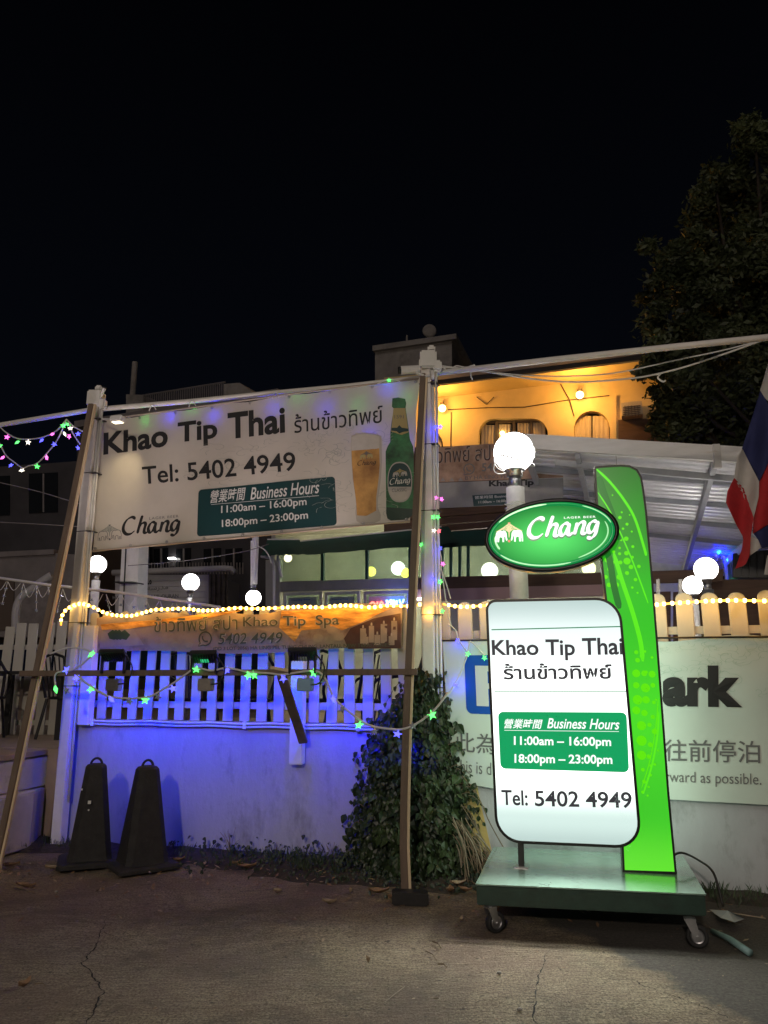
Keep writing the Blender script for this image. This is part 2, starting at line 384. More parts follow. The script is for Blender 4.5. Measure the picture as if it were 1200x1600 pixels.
def rr_pts(A, B, C_, D, rad, n=5):
    P = [A, B, C_, D]; res = []
    rads = rad if isinstance(rad, (list, tuple)) else [rad] * 4
    for i in range(4):
        p = P[i]; a = (P[i - 1] - p); b = (P[(i + 1) % 4] - p); r = min(rads[i], a.length * 0.49, b.length * 0.49)
        if r <= 0: res.append(p); continue
        a.normalize(); b.normalize()
        for k in range(n + 1):
            t = k / n * PI / 2
            res.append(p + a * r * (1 - math.sin(t)) + b * r * (1 - math.cos(t)))
    return res
def spline(P, n=8):
    P = [Vector(p) for p in P]
    if len(P) < 3: return P
    out_ = []
    Q = [P[0]] + list(P) + [P[-1]]
    for i in range(1, len(Q) - 2):
        p0, p1, p2, p3 = Q[i - 1], Q[i], Q[i + 1], Q[i + 2]
        for k in range(n):
            t = k / n
            out_.append(0.5 * ((2 * p1) + (p2 - p0) * t + (2 * p0 - 5 * p1 + 4 * p2 - p3) * t * t + (3 * p1 - p0 - 3 * p2 + p3) * t ** 3))
    out_.append(P[-1]); return out_
# script word mark, drawn with a broad nib: strokes on a 5.6 x 1.75 field
WORD = [
    [(1.30, 1.30), (1.22, 1.48), (0.98, 1.52), (0.62, 1.32), (0.34, 0.90), (0.28, 0.42), (0.52, 0.10), (0.90, 0.10), (1.25, 0.34)],
    [(1.98, 1.60), (1.86, 1.30), (1.66, 0.70), (1.46, 0.08)],
    [(1.60, 0.52), (1.84, 0.86), (2.10, 0.96), (2.20, 0.80), (2.08, 0.40), (2.06, 0.14), (2.24, 0.10), (2.42, 0.26)],
    [(3.02, 0.86), (2.84, 0.96), (2.60, 0.82), (2.42, 0.46), (2.46, 0.16), (2.64, 0.10), (2.86, 0.36), (3.04, 0.80)],
    [(3.10, 0.94), (2.98, 0.50), (2.98, 0.16), (3.14, 0.10), (3.30, 0.26)],
    [(3.62, 0.94), (3.52, 0.55), (3.38, 0.08)],
    [(3.46, 0.46), (3.72, 0.84), (3.98, 0.96), (4.08, 0.80), (3.96, 0.40), (3.94, 0.14), (4.12, 0.10), (4.28, 0.26)],
    [(4.92, 0.86), (4.74, 0.96), (4.48, 0.82), (4.32, 0.48), (4.36, 0.20), (4.54, 0.14), (4.78, 0.38), (4.94, 0.78)],
    [(5.02, 0.94), (4.92, 0.50), (4.78, -0.02), (4.52, -0.28), (4.22, -0.20)],
]
EL = [(0.00, 0.0), (0.02, 0.34), (0.08, 0.56), (0.22, 0.68), (0.44, 0.70), (0.56, 0.66), (0.66, 0.70), (0.80, 0.66), (0.90, 0.52), (0.92, 0.30), (0.97, 0.12), (0.90, 0.06), (0.83, 0.16), (0.80, 0.32), (0.72, 0.34), (0.70, 0.0), (0.58, 0.0), (0.57, 0.24), (0.46, 0.30), (0.34, 0.28), (0.30, 0.0), (0.18, 0.0), (0.17, 0.22), (0.12, 0.22), (0.11, 0.0)]
def elephants(sf, o, ux, uy, m_body, m_gold, m_red, parent, off=0.005, outline=False):
    """two small facing elephants under a fan shaped fountain; field 2.2 x 1.5"""
    o = Vector(o); ux = Vector(ux); uy = Vector(uy); mb = MB()
    for sg, x0 in ((1, 0.0), (-1, 2.2)):
        pts = [(x0 + sg * x, y * 1.22) for x, y in EL]
        if outline: sf.strokes([pts + [pts[0]]], o, ux, uy, 0.05, mb, off, 0, samples=1)
        else:
            q = [o + ux * x + uy * y for x, y in pts]; mb.add([sf.P(p.x, p.y, off) for p in q], [tuple(range(len(q)))])
    arcs = []
    for sg in (1, -1):
        for k in range(6):
            s_ = 0.18 + 0.16 * k
            q_ = (k + 0.6) / 5.6; arcs.append([(1.1, 0.30), (1.1 + sg * 0.03, 0.70), (1.1 + sg * 0.38 * q_, 1.34 - 0.42 * q_), (1.1 + sg * 0.72 * q_ ** 0.8, 1.30 - 0.42 * q_), (1.1 + sg * 1.04 * q_ ** 0.7, 1.05 - 0.28 * q_)])
    sf.strokes(arcs, o, ux, uy, 0.05, mb, off, 1, samples=4)
    p = o + ux * 1.1 + uy * 0.06; q = [p + ux * (0.10 * math.cos(t)) + uy * (0.10 * math.sin(t)) for t in [i * PI / 4 for i in range(8)]]
    mb.add([sf.P(a.x, a.y, off) for a in q], [tuple(range(8))], 2)
    p = o + ux * 1.1 + uy * 1.34; q = [p + ux * a + uy * b for a, b in ((-0.12, 0.08), (0.12, 0.08), (0, -0.08))]
    mb.add([sf.P(a.x, a.y, off) for a in q], [(0, 1, 2)], 2)
    return mb.obj('emblem', [m_body, m_gold, m_red], parent)
def flourish(sf, o, L, wd, m, parent, seed, n=9, name='ornament', off=0.003):
    """leafy line ornament made of curling strokes"""
    rn = random.Random(seed); pol = []
    for i in range(n):
        x = rn.uniform(0, 1); y = rn.uniform(0, 1); a = rn.uniform(0, 2 * PI); r = rn.uniform(0.06, 0.16); P = []
        for k in range(9):
            t = k / 8; rr = r * (1 - 0.8 * t); aa = a + t * 4.6 * (1 if i % 2 else -1)
            P.append((x + rr * math.cos(aa), y + rr * math.sin(aa)))
        pol.append(P)
        for j in range(3):
            b = a + j * 0.8; pol.append([(x + r * math.cos(b), y + r * math.sin(b)), (x + r * 1.5 * math.cos(b + .15), y + r * 1.5 * math.sin(b + .15)), (x + r * 1.9 * math.cos(b + .5), y + r * 1.9 * math.sin(b + .5))])
    return sf.strokes(pol, o, (L[0], 0), (0, L[1]), wd, None, off, samples=4).obj(name, m, parent)

# ================================================================== LARGE STRUCTURE
WA = Plane((-1.70, 7.27, 0), (4.26, -1.23, 0))            # left stretch of the boundary wall
WB = Plane((0.50, 6.63, 0), (1, -0.37, 0))                # right stretch, nearer
BSL = -0.32                                               # heading of the houses
nA = WA.n; nB = WB.n
TERR = 0.85

# ground: one sheet to the horizon, concrete near the camera
def ground_material():
    m = bpy.data.materials.new('worn_concrete'); m.use_nodes = True; N, L, b = ndoc(m)
    geo = N.nodes.new('ShaderNodeNewGeometry')
    def noise_(sc, det=8, rough=0.65, vec=None, dist=0.0):
        n = N.nodes.new('ShaderNodeTexNoise'); n.inputs['Scale'].default_value = sc; n.inputs['Detail'].default_value = det; n.inputs['Roughness'].default_value = rough; n.inputs['Distortion'].default_value = dist
        L.new(vec or geo.outputs['Position'], n.inputs['Vector']); return n.outputs['Fac']
    def ramp(f, a, b_, ca, cb):
        r = N.nodes.new('ShaderNodeValToRGB'); r.color_ramp.elements[0].position = a; r.color_ramp.elements[1].position = b_
        r.color_ramp.elements[0].color = (*ca, 1); r.color_ramp.elements[1].color = (*cb, 1); L.new(f, r.inputs[0]); return r.outputs[0]
    def mix(f, a, b_, typ='MIX'):
        x = N.nodes.new('ShaderNodeMix'); x.data_type = 'RGBA'; x.blend_type = typ
        if isinstance(f, float): x.inputs[0].default_value = f
        else: L.new(f, x.inputs[0])
        for s_, v in ((6, a), (7, b_)):
            if isinstance(v, tuple): x.inputs[s_].default_value = (*v, 1)
            else: L.new(v, x.inputs[s_])
        return x.outputs[2]
    mp = N.nodes.new('ShaderNodeMapping'); mp.inputs['Scale'].default_value = (2.2, 18, 1); mp.inputs['Rotation'].default_value = (0, 0, R(4)); L.new(geo.outputs['Position'], mp.inputs[0])
    broom = noise_(3.0, 6, 0.7, mp.outputs[0])
    base = ramp(noise_(1.3), 0.30, 0.72, (0.30, 0.25, 0.170), (0.50, 0.42, 0.295))
    grit = ramp(noise_(75, 4, 0.8), 0.36, 0.66, (0.28, 0.28, 0.28), (1.5, 1.5, 1.5))
    col = mix(1.0, base, grit, 'MULTIPLY')
    bc = ramp(broom, 0.34, 0.62, (0.50, 0.49, 0.47), (1.18, 1.18, 1.18)); col = mix(0.8, col, bc, 'MULTIPLY')
    st = ramp(noise_(1.1, 10, 0.74, None, 0.8), 0.47, 0.63, (0, 0, 0), (0.62, 0.62, 0.62)); col = mix(st, col, (0.075, 0.066, 0.060))
    red = ramp(noise_(0.6, 7, 0.7), 0.42, 0.60, (0, 0, 0), (0.5, 0.5, 0.5)); col = mix(red, col, (0.20, 0.125, 0.105))
    pit = ramp(noise_(26, 3, 0.6), 0.63, 0.68, (0, 0, 0), (0.7, 0.7, 0.7)); col = mix(pit, col, (0.05, 0.045, 0.04))
    # patch of darker asphalt at the lower right, with a ragged edge, and soil creeping in along the wall
    sx = N.nodes.new('ShaderNodeSeparateXYZ'); L.new(geo.outputs['Position'], sx.inputs[0])
    def lin(a, b_, c, nz, amp):
        m1 = N.nodes.new('ShaderNodeMath'); m1.operation = 'MULTIPLY'; m1.inputs[1].default_value = a; L.new(sx.outputs['X'], m1.inputs[0])
        m2 = N.nodes.new('ShaderNodeMath'); m2.operation = 'MULTIPLY_ADD'; m2.inputs[1].default_value = b_; L.new(sx.outputs['Y'], m2.inputs[0]); L.new(m1.outputs[0], m2.inputs[2])
        m3 = N.nodes.new('ShaderNodeMath'); m3.operation = 'MULTIPLY_ADD'; m3.inputs[1].default_value = amp; L.new(nz, m3.inputs[0]); L.new(m2.outputs[0], m3.inputs[2])
        m4 = N.nodes.new('ShaderNodeMath'); m4.operation = 'ADD'; m4.inputs[1].default_value = c; L.new(m3.outputs[0], m4.inputs[0]); return m4.outputs[0]
    asp = lin(1.0, 0.42, -3.62, noise_(2.2, 6), 0.7)
    am = ramp(asp, 0.0, 0.10, (0, 0, 0), (0.9, 0.9, 0.9))
    aspc = ramp(noise_(55, 5, 0.8), 0.35, 0.7, (0.045, 0.042, 0.040), (0.135, 0.128, 0.12))
    col = mix(am, col, aspc)
    soil = lin(0.30, 1.0, -6.82, noise_(2.5, 8), 1.15)
    sm = ramp(soil, 0.0, 0.45, (0, 0, 0), (0.94, 0.94, 0.94)); col = mix(sm, col, mix(grit, (0.03, 0.025, 0.022), (0.09, 0.07, 0.06)))
    L.new(col, b.inputs['Base Color']); b.inputs['Roughness'].default_value = 0.9
    bp = N.nodes.new('ShaderNodeBump'); bp.inputs['Strength'].default_value = 1.0; bp.inputs['Distance'].default_value = 0.022
    hm = N.nodes.new('ShaderNodeMath'); hm.operation = 'MULTIPLY_ADD'; hm.inputs[1].default_value = 0.8; L.new(broom, hm.inputs[0]); L.new(noise_(60, 6, 0.8), hm.inputs[2])
    L.new(hm.outputs[0], bp.inputs['Height']); L.new(bp.outputs[0], b.inputs['Normal'])
    return m
M['ground'] = ground_material()
g = MB(); nx, ny = 130, 100
xs = [-6 + 12 * i / nx for i in range(nx + 1)]; ys = [0.5 + 8 * j / ny for j in range(ny + 1)]
def gz(x, y): return 0.010 * noise.noise((x * 0.9, y * 0.9, 0)) + 0.004 * noise.noise((x * 5, y * 5, 3))
inner = lambda x, y: max(0, min(1, (6 - abs(x)) / 0.6, (y - 0.5) / 0.6, (8.5 - y) / 0.6))
g.add([(x, y, gz(x, y) * inner(x, y)) for y in ys for x in xs], [(j * (nx + 1) + i, j * (nx + 1) + i + 1, (j + 1) * (nx + 1) + i + 1, (j + 1) * (nx + 1) + i) for j in range(ny) for i in range(nx)])
F_ = 400
g.add([(-F_, -F_, 0), (F_, -F_, 0), (F_, .5, 0), (-F_, .5, 0)], [(0, 1, 2, 3)]); g.add([(-F_, 8.5, 0), (F_, 8.5, 0), (F_, F_, 0), (-F_, F_, 0)], [(0, 1, 2, 3)])
g.add([(-F_, .5, 0), (-6, .5, 0), (-6, 8.5, 0), (-F_, 8.5, 0)], [(0, 1, 2, 3)]); g.add([(6, .5, 0), (F_, .5, 0), (F_, 8.5, 0), (6, 8.5, 0)], [(0, 1, 2, 3)])
GROUND = g.obj('ground', M['ground'], kind='structure', smooth=True)
# cracks: ragged sunken lines in the slab
def crack(px, wd, seed, jag=5.0):
    rn = random.Random(seed); P = []
    for a, b in zip(px[:-1], px[1:]):
        n = max(3, int(math.hypot(b[0] - a[0], b[1] - a[1]) / 3.2))
        for k in range(n):
            t = k / n; P.append(ground_hit(a[0] + (b[0] - a[0]) * t + jag * 1.3 * noise.noise(((a[0] + k * 3) * .11, a[1] * .07, seed)) + rn.uniform(-1, 1) * 1.1, a[1] + (b[1] - a[1]) * t + rn.uniform(-1, 1) * 0.8))
    mb = MB(); v = []
    for i, p in enumerate(P):
        d = (P[min(i + 1, len(P) - 1)] - P[max(i - 1, 0)]); d.z = 0; d.normalize(); nn = Vector((-d.y, d.x, 0)); w_ = wd * 0.62 * rn.uniform(0.25, 1.5) * min(1, 0.25 + 3 * min(i, len(P) - 1 - i) / len(P))
        z = gz(p.x, p.y) * inner(p.x, p.y) + 0.0025
        v += [(p.x + nn.x * w_, p.y + nn.y * w_, z), (p.x - nn.x * w_, p.y - nn.y * w_, z)]
    mb.add(v, [(2 * i, 2 * i + 1, 2 * i + 3, 2 * i + 2) for i in range(len(P) - 1)])
    mb.obj('crack', M['crack'], GROUND)
crack([(168, 1430), (160, 1455), (148, 1480), (135, 1500), (128, 1508), (142, 1520), (155, 1535), (160, 1550), (148, 1575), (135, 1600), (128, 1640)], 0.0055, 1)
crack([(858, 1480), (852, 1505), (842, 1530), (836, 1550), (838, 1570), (832, 1590), (845, 1612), (850, 1640)], 0.0055, 2)
crack([(930, 1510), (960, 1522), (1000, 1538), (1040, 1552), (1090, 1568), (1140, 1590), (1180, 1605)], 0.004, 3)
crack([(640, 1480), (560, 1500), (450, 1515), (330, 1535)], 0.002, 4, 3)
crack([(160, 1455), (172, 1462), (190, 1466)], 0.003, 6)
crack([(155, 1535), (138, 1541), (118, 1543)], 0.003, 7)
crack([(852, 1505), (868, 1510), (880, 1522)], 0.0025, 8)
crack([(960, 1522), (985, 1516), (1010, 1519)], 0.0025, 9)
crack([(0, 1500), (60, 1506), (128, 1508)], 0.002, 5, 3)

# soil strip along the foot of the wall
def soil_strip():
    mb = MB(); n, k = 150, 8; vs = []
    for i in range(n + 1):
        px = -30 + 1290 * i / n
        a = WA.hit(px, 1335, 0.0) if px < 700 else WB.hit(px, 1370, 0.0)
        b = WA.hit(px, 1335, 0.0) if px < 690 else WB.hit(px, 1370, 0.0)
        nn = nA if px < 690 else nB
        wid = 0.42 + 0.22 * noise.noise((px * 0.012, 3, 0)) + (0.25 if 430 < px < 760 else 0)
        if px > 760: wid *= 0.42
        for j in range(k + 1):
            t = j / k; p = Vector((b.x, b.y, 0)) + nn * (wid * t - 0.02)
            h = 0.055 * (1 - t) ** 0.7 + 0.02 * noise.noise((p.x * 6, p.y * 6, 1)) * (1 - t * 0.6) - 0.015 * t * t + 0.006
            vs.append((p.x, p.y, h))
    mb.add(vs, [(i * (k + 1) + j, i * (k + 1) + j + 1, (i + 1) * (k + 1) + j + 1, (i + 1) * (k + 1) + j) for i in range(n) for j in range(k)])
    mb.obj('soil_bed', M['dirt'], kind='structure', smooth=True)
soil_strip()
# raised terrace behind the wall
t = MB(); t.slab([(-1.0 - 11, 9.9 + 0.6, TERR), (-3.05, 7.72, TERR), (0.5, 6.73, TERR), (7.0, 4.35, TERR), (30, 12, TERR), (30, 40, TERR), (-30, 40, TERR), (-30, 13, TERR)], (0, 0, 1), 0.84)
t.obj('terrace_floor', M['terrace'], kind='structure')

# boundary wall
def top_pts(pl, pxa, pxb, z0, z1, off=0.0):
    a = pl.hit(pxa, 1055, off); b = pl.hit(pxb, 1055, off); return [Vector((a.x, a.y, z1)), Vector((b.x, b.y, z1)), Vector((b.x, b.y, z0)), Vector((a.x, a.y, z0))]
wall = thing('boundary_wall', 'long white rendered boundary wall washed blue below the picket fence', 'wall', (-1.7, 7.27, 0))
MB().slab(top_pts(WA, 108, 690, -0.05, 1.09), nA, 0.16).obj('wall_face', M['wall'], wall)
MB().slab(top_pts(WB, 690, 1420, -0.05, 1.09), nB, 0.16).obj('wall_face', M['wall'], wall)
MB().slab(top_pts(WA, 106, 689, 1.092, 1.135, 0.025), nA, 0.22).obj('coping', M['coping'], wall)
MB().slab(top_pts(WB, 691, 1420, 1.092, 1.135, 0.025), nB, 0.22).obj('coping', M['coping'], wall)
# patch of old yellow render
yp = MB(); yp.slab([WB.hit(*p, 0.006) for p in ((718, 1215), (742, 1212), (752, 1260), (768, 1330), (772, 1385), (716, 1385))], nB, 0.008); yp.obj('yellow_patch', M['yellow_wall'], wall)
for z, o_ in ((1.10, 0.045), (1.128, 0.05)):
    P = [WA.hit(px, 1055, o_) for px in range(112, 700, 14)]; P = [Vector((p.x, p.y, z + 0.004 * math.sin(i * 0.9))) for i, p in enumerate(P)]
    MB().tube(P, 0.011, 6).obj('conduit', M['cable_white'], wall, smooth=True)
for px in (150, 385, 560):
    p = WA.hit(px, 1055, 0.045); MB().box((p.x, p.y, 1.115), 0.03, 0.04, 0.065).obj('conduit_clip', M['post_white'], wall)

# ------------------------------------------------------------------ picket fences
def picket_mesh(name, wdt, h, th, round_=True):
    prof = [(-wdt / 2, 0), (wdt / 2, 0)]
    if round_:
        hs = h - wdt * 0.42
        prof += [(wdt / 2 * math.cos(a), hs + wdt * 0.42 * math.sin(a)) for a in [PI * k / 10 for k in range(11)]]
    else: prof += [(wdt / 2, h), (-wdt / 2, h)]
    k = len(prof); vs = [(x, 0, z) for x, z in prof] + [(x, th, z) for x, z in prof]
    me = bpy.data.meshes.new(name); me.from_pydata(vs, [], [tuple(range(k)), tuple(range(2 * k - 1, k - 1, -1))] + [(i, k + i, k + (i + 1) % k, (i + 1) % k) for i in range(k)])
    bm = bmesh.new(); bm.from_mesh(me); bmesh.ops.recalc_face_normals(bm, faces=bm.faces)
    bmesh.ops.bevel(bm, geom=[e for e in bm.edges if len(e.link_faces) == 2 and e.calc_face_angle(0) > 1.2], offset=0.006, segments=1, affect='EDGES'); bm.to_mesh(me); bm.free(); return me
def place_mesh(name, me, m, parent, loc, rotz, roty=0.0, scale=None):
    if not me.materials: me.materials.append(m)
    o = bpy.data.objects.new(name, me); COL.objects.link(o); o.parent = parent
    I = WM[parent.name].inverted(); Mx = I @ Matrix.Translation(Vector(loc)) @ Matrix.Rotation(rotz, 4, 'Z') @ Matrix.Rotation(roty, 4, 'Y')
    o.matrix_local = Mx
    if scale: o.scale = scale
    WM[o.name] = WM[parent.name] @ Mx
    return o
def fence(name, label, pl, rotz, pxs, z0, h, wdt, off=-0.03, m='picket', round_=True, seed=1, hvar=0.0, parent_loc=None, py=1055):
    f = thing(name, label, 'fence', parent_loc or tuple(pl.hit(pxs[0], py).xy) + (z0,)); rn = random.Random(seed)
    me = picket_mesh('picket', wdt, h, 0.022, round_)
    for px in pxs:
        p = pl.hit(px, 1040, off); place_mesh('picket', me, M[m], f, (p.x, p.y, z0), rotz + rn.uniform(-.03, .03), rn.gauss(0, .011), (1 + rn.uniform(-.03, .03), 1, 1 + rn.uniform(-hvar - .012, hvar + .012)))
    for zz in (0.14, h - 0.28):
        a = pl.hit(pxs[0] - 12, 1040, off - 0.045); b = pl.hit(pxs[-1] + 12, 1040, off - 0.045)
        MB().bar((a.x, a.y, z0 + zz), (b.x, b.y, z0 + zz), 0.06, 0.03, (0, 0, 1)).obj('rail', M[m], f)
    return f
def span(pl, pa, pb, step):
    a = pl.hit(pa, 1040); b = pl.hit(pb, 1040); n = int((b - a).length / step); res = []
    for i in range(n + 1):
        p = a + (b - a).normalized() * (i * step); depth = p.y * cp + (1.55 - CAM_H) * spn; res.append(600 + FPX * p.x / depth * 1.0)
    return res
# horizon-height points project without distortion in x, so the pixel is only a bearing here
rA = math.atan2(WA.ex.y, WA.ex.x) if WA.ex.x > 0 else math.atan2(-WA.ex.y, -WA.ex.x)
rB = math.atan2(WB.ex.y, WB.ex.x)
fl = fence('picket_fence', 'white round-topped picket fence on the blue-lit wall behind the spa banner', WA, rA, span(WA, 141, 650, 0.166), 1.14, 1.02, 0.098)
fr = fence('picket_fence', 'wide white picket fence on the wall above the parking banner', WB, rB, span(WB, 693, 1330, 0.193), 1.14, 1.03, 0.122, seed=2)
ff = fence('picket_fence', 'flat-topped white picket fence behind the black chairs at the far left', vplane(0, 9.6, -0.1), R(-6), [-60 + 21.5 * i for i in range(8)], TERR, 1.32, 0.125, round_=False, seed=3, hvar=0.02)
# square fence posts standing proud of the wall
for (px, z0, z1, lab) in ((139, 1.09, 2.02, 'short white square fence post beside the left steel post'), (467, 0.80, 1.68, 'white square fence post with broken foot under the dark brace')):
    p = WA.hit(px, 1055, 0.07)
    o = MB().box((p.x, p.y, (z0 + z1) / 2), 0.115, 0.09, z1 - z0, WA.ex, nA).obj('fence_post', M['post_white'], None, bevel=0.006, label=lab, cat='post')

# steps at the far left
def hline(pl, pxs): return [pl.hit(*p) for p in pxs]
st = thing('terrace_steps', 'low white curved steps up to the terrace at the far left', 'steps', (-3.6, 7.3, 0))
s1 = ground_hit(0, 1342); s2 = ground_hit(45, 1328); s3 = ground_hit(73, 1305)
base = [s1 + (s1 - s2) * 3.0, s1, s2, s3 + Vector((0.02, 0.25, 0))]
h1 = 0.50
vs = base + [Vector((-3.05, 8.2, 0)), Vector((-6, 8.9, 0)), Vector((-6, 7.2, 0))]
top = [Vector((p.x, p.y, h1)) for p in vs]
MB().slab(top, (0, 0, 1), 0.49).obj('lower_step', M['step'], st, bevel=0.015)
sh = Vector((-0.02, 0.42, 0)); vs2 = [Vector((p.x, p.y, 0.79)) + sh for p in base] + [Vector((-3.05, 8.6, .79)), Vector((-6, 9.3, .79)), Vector((-6, 7.6, .79))]
MB().slab(vs2, (0, 0, 1), 0.285).obj('upper_step', M['step'], st, bevel=0.012)
MB().slab([p + Vector((0, 0.02, 0.052)) for p in vs2], (0, 0, 1), 0.05).obj('step_tile', M['terrace'], st, bevel=0.006)
o = MB(); c = ground_hit(14, 1345); o.box((s1.x - 0.06, s1.y - 0.012, 0.31), 0.24, 0.02, 0.30, (s1 - s2).normalized()); o.obj('plaque', M['concrete_dark'], st)

# ------------------------------------------------------------------ banner frame
frame = thing('post_and_beam_support', 'white steel posts with timber props and crossbeam holding the big banner', 'frame', (-1.3, 7.0, 0))
def post(px, off, z1, wdt, dep, m='post_white'):
    p = WA.hit(px, 1055, off)
    MB().box((p.x, p.y, z1 / 2 - 0.02), wdt, dep, z1 + 0.04, WA.ex, nA).obj('post', M[m], frame, bevel=0.006); return p
pl_ = post(113, 0.09, 4.36, 0.105, 0.10); pr_ = post(671, 0.10, 4.36, 0.105, 0.10)
for p, sx_ in ((pl_, 1), (pr_, 1)):      # vertical conduits strapped to the posts
    for k, dx in enumerate((0.068, 0.096)):
        c0 = p + WA.ex * (dx if WA.ex.x > 0 else -dx)
        MB().tube([(c0.x, c0.y + 0.01, 0.4 + 0.7 * k), (c0.x + 0.004, c0.y, 1.6), (c0.x - 0.004, c0.y, 3.0), (c0.x, c0.y, 4.3)], 0.012, 6).obj('conduit', M['cable_white'], frame, smooth=True)
    for zz in (1.45, 2.05, 2.95, 3.55, 4.12):
        MB().box((p.x + 0.03 * sx_, p.y, zz), 0.165, 0.118, 0.007, WA.ex, nA).obj('cable_tie', M['cable_black'], frame)
PL0, PL1 = Vector((-3.12, 6.60, 0.0)), Vector((-2.97, 7.40, 4.24))
PR0, PR1 = Vector((0.150, 5.82, 0.0)), Vector((0.350, 6.50, 4.20))
def bowed(a, b, bow):
    P = []
    for k in range(13):
        t_ = k / 12; P.append(a + (b - a) * t_ + Vector((bow * math.sin(PI * t_ ** 0.55), -0.012 * math.sin(2 * PI * t_), 0)))
    return P
def beam_path(P, wx, wy, side):
    mb = MB(); k = 4; vs = []
    for i, p in enumerate(P):
        d = (P[min(i + 1, len(P) - 1)] - P[max(i - 1, 0)]).normalized(); ex = (Vector(side) - d * Vector(side).dot(d)).normalized(); ey = d.cross(ex)
        vs += [p + ex * a * wx / 2 + ey * b * wy / 2 for a, b in ((-1, -1), (1, -1), (1, 1), (-1, 1))]
    fs = [(i * 4 + j, i * 4 + (j + 1) % 4, (i + 1) * 4 + (j + 1) % 4, (i + 1) * 4 + j) for i in range(len(P) - 1) for j in range(4)] + [(3, 2, 1, 0), tuple(len(vs) - 4 + j for j in range(4))]
    return mb.add(vs, fs)
for a, b, bw in ((PL0, PL1, 0.012), (PR0, PR1, -0.040)):
    P = bowed(a, b, bw); beam_path(P, 0.050, 0.045, (1, -0.1, 0)).obj('prop', M['timber'], frame, bevel=0.004)
    beam_path([p + Vector((0.0355, 0.010, 0)) for p in P], 0.020, 0.036, (1, -0.1, 0)).obj('prop_batten', M['timber_pale'], frame, bevel=0.003)
def along(a, b, z): return a + (b - a) * ((z - a.z) / (b.z - a.z))
BL, BR = along(PL0, PL1, 1.565), along(PR0, PR1, 1.575)
fo = Vector((-0.0, -0.065, 0))
MB().bar(BL + fo - Vector((0.10, 0, 0)), BR + fo + Vector((0.03, 0, 0)), 0.048, 0.04, (0, 0, 1)).obj('crossbeam', M['timber'], frame, bevel=0.004)
BP = Plane(BL + fo, BR - BL)
fp = WA.hit(474, 1160, 0.14)
MB().bar(BP.hit(440, 1056, 0.05), fp, 0.075, 0.03, (1, 0, 0)).obj('brace', M['timber'], frame, bevel=0.004)
MB().bar(BP.hit(424, 1043, 0.0), BP.hit(452, 1048, 0.0), 0.02, 0.05, (0, 0, 1)).obj('packing_piece', M['timber_pale'], frame)
MB().box(PR0 + Vector((0.03, -0.06, 0.045)), 0.25, 0.12, 0.085, (1, -0.12, 0)).obj('foot_block', M['black_plastic'], frame, bevel=0.008)
# top pipe
def onA(px, py, off=0.0): return WA.hit(px, py, off)
pipe = [onA(-90, 679, 0.02), onA(0, 664, 0.02), onA(145, 640, 0.02), onA(300, 627, 0.02), onA(420, 615, 0.02), onA(540, 604, 0.02), onA(655, 591, 0.02)]
MB().tube(pipe, 0.026, 10).obj('top_pipe', M['post_white'], frame, smooth=True)
qa = onA(684, 583, 0.02); qb = ray(1262, 521); qb = CAMP + qb * (5.3 / qb.y)
MB().tube([qa, qa + (qb - qa) * .35 + Vector((0, 0, .01)), qa + (qb - qa) * .7 + Vector((0, 0, .008)), qb], 0.026, 10).obj('top_pipe', M['post_white'], frame, smooth=True)
for p in (pl_, pr_):
    hd = MB(); hd.box((p.x + 0.02, p.y - 0.02, 4.34), 0.15, 0.15, 0.17); hd.box((p.x + 0.05, p.y - 0.03, 4.45), 0.07, 0.10, 0.06); hd.box((p.x + 0.10, p.y - 0.05, 4.28), 0.08, 0.08, 0.10)
    hd.obj('junction_cap', M['white_plastic'], frame, bevel=0.015)

# ------------------------------------------------------------------ main banner
def wrinkle(u, v): return 0.016 * math.sin(1.6 * u + 0.7 * v) + 0.012 * noise.noise((u * 1.1, v * 1.6, 0.3)) + 0.005 * noise.noise((u * 3.1 + v * 2, v * 4.0, 5))
SB = Surf(Plane(onA(400, 740, 0.03), WA.ex), 0.0, wrinkle)
banner = thing('banner', 'large cream vinyl restaurant banner with black lettering, bottle and beer glass', 'banner', onA(400, 860, 0.03))
mb = SB.grid((158, 655), (655, 592), (641, 817), (144, 863), 70, 30, edge=lambda x, y: (0.006 * math.sin(y * 19) * (1 if x > .5 else -1) * (abs(x - .5) * 2) ** 8, -0.018 * math.sin(PI * x * 5) ** 2 * (1 - y) ** 6 + 0.016 * math.sin(PI * x * 4) ** 2 * y ** 6))
b_ = mb.obj('vinyl_sheet', M['vinyl'], banner, smooth=True)
# ghost hem top edge
hm_ = MB()
for (a, b) in (((158, 655), (655, 592)), ((144, 861), (641, 815))):
    P = [SB.P(*(Vector(SB.uv(*a)) * (1 - k / 30) + Vector(SB.uv(*b)) * (k / 30)), 0.006) for k in range(31)]
    hm_.tube(P, 0.009, 5)
hm_.obj('hem', M['hem'], banner, smooth=True)
for k in range(9):
    for (a, b) in (((162, 659), (650, 597)), ((149, 857), (636, 812))):
        q = Vector(SB.uv(*a)) * (1 - k / 8) + Vector(SB.uv(*b)) * (k / 8); MB().lathe([(0.012, 0), (0.012, 0.001)], n=8)
        c = SB.P(q.x, q.y, 0.006); e = MB(); e.tube([c + WA.ex * (0.011 * math.cos(t)) + Vector((0, 0, 0.011 * math.sin(t))) for t in [i * PI / 4 for i in range(8)]], 0.004, 4, closed=True); e.obj('eyelet', M['steel'], banner)
T = SB.text
T('Khao', (161, 711), (262, 697), (161, 676), M['ink'], banner, bold=0.030)
T('Tip', (277, 701), (340, 694), (277, 660), M['ink'], banner, bold=0.030)
T('Thai', (356, 687), (447, 677), (356, 646), M['ink'], banner, bold=0.030)
T('ร้านข้าวทิพย์', (461, 678), (599, 661), (461, 649), M['ink'], banner, bold=0.006)
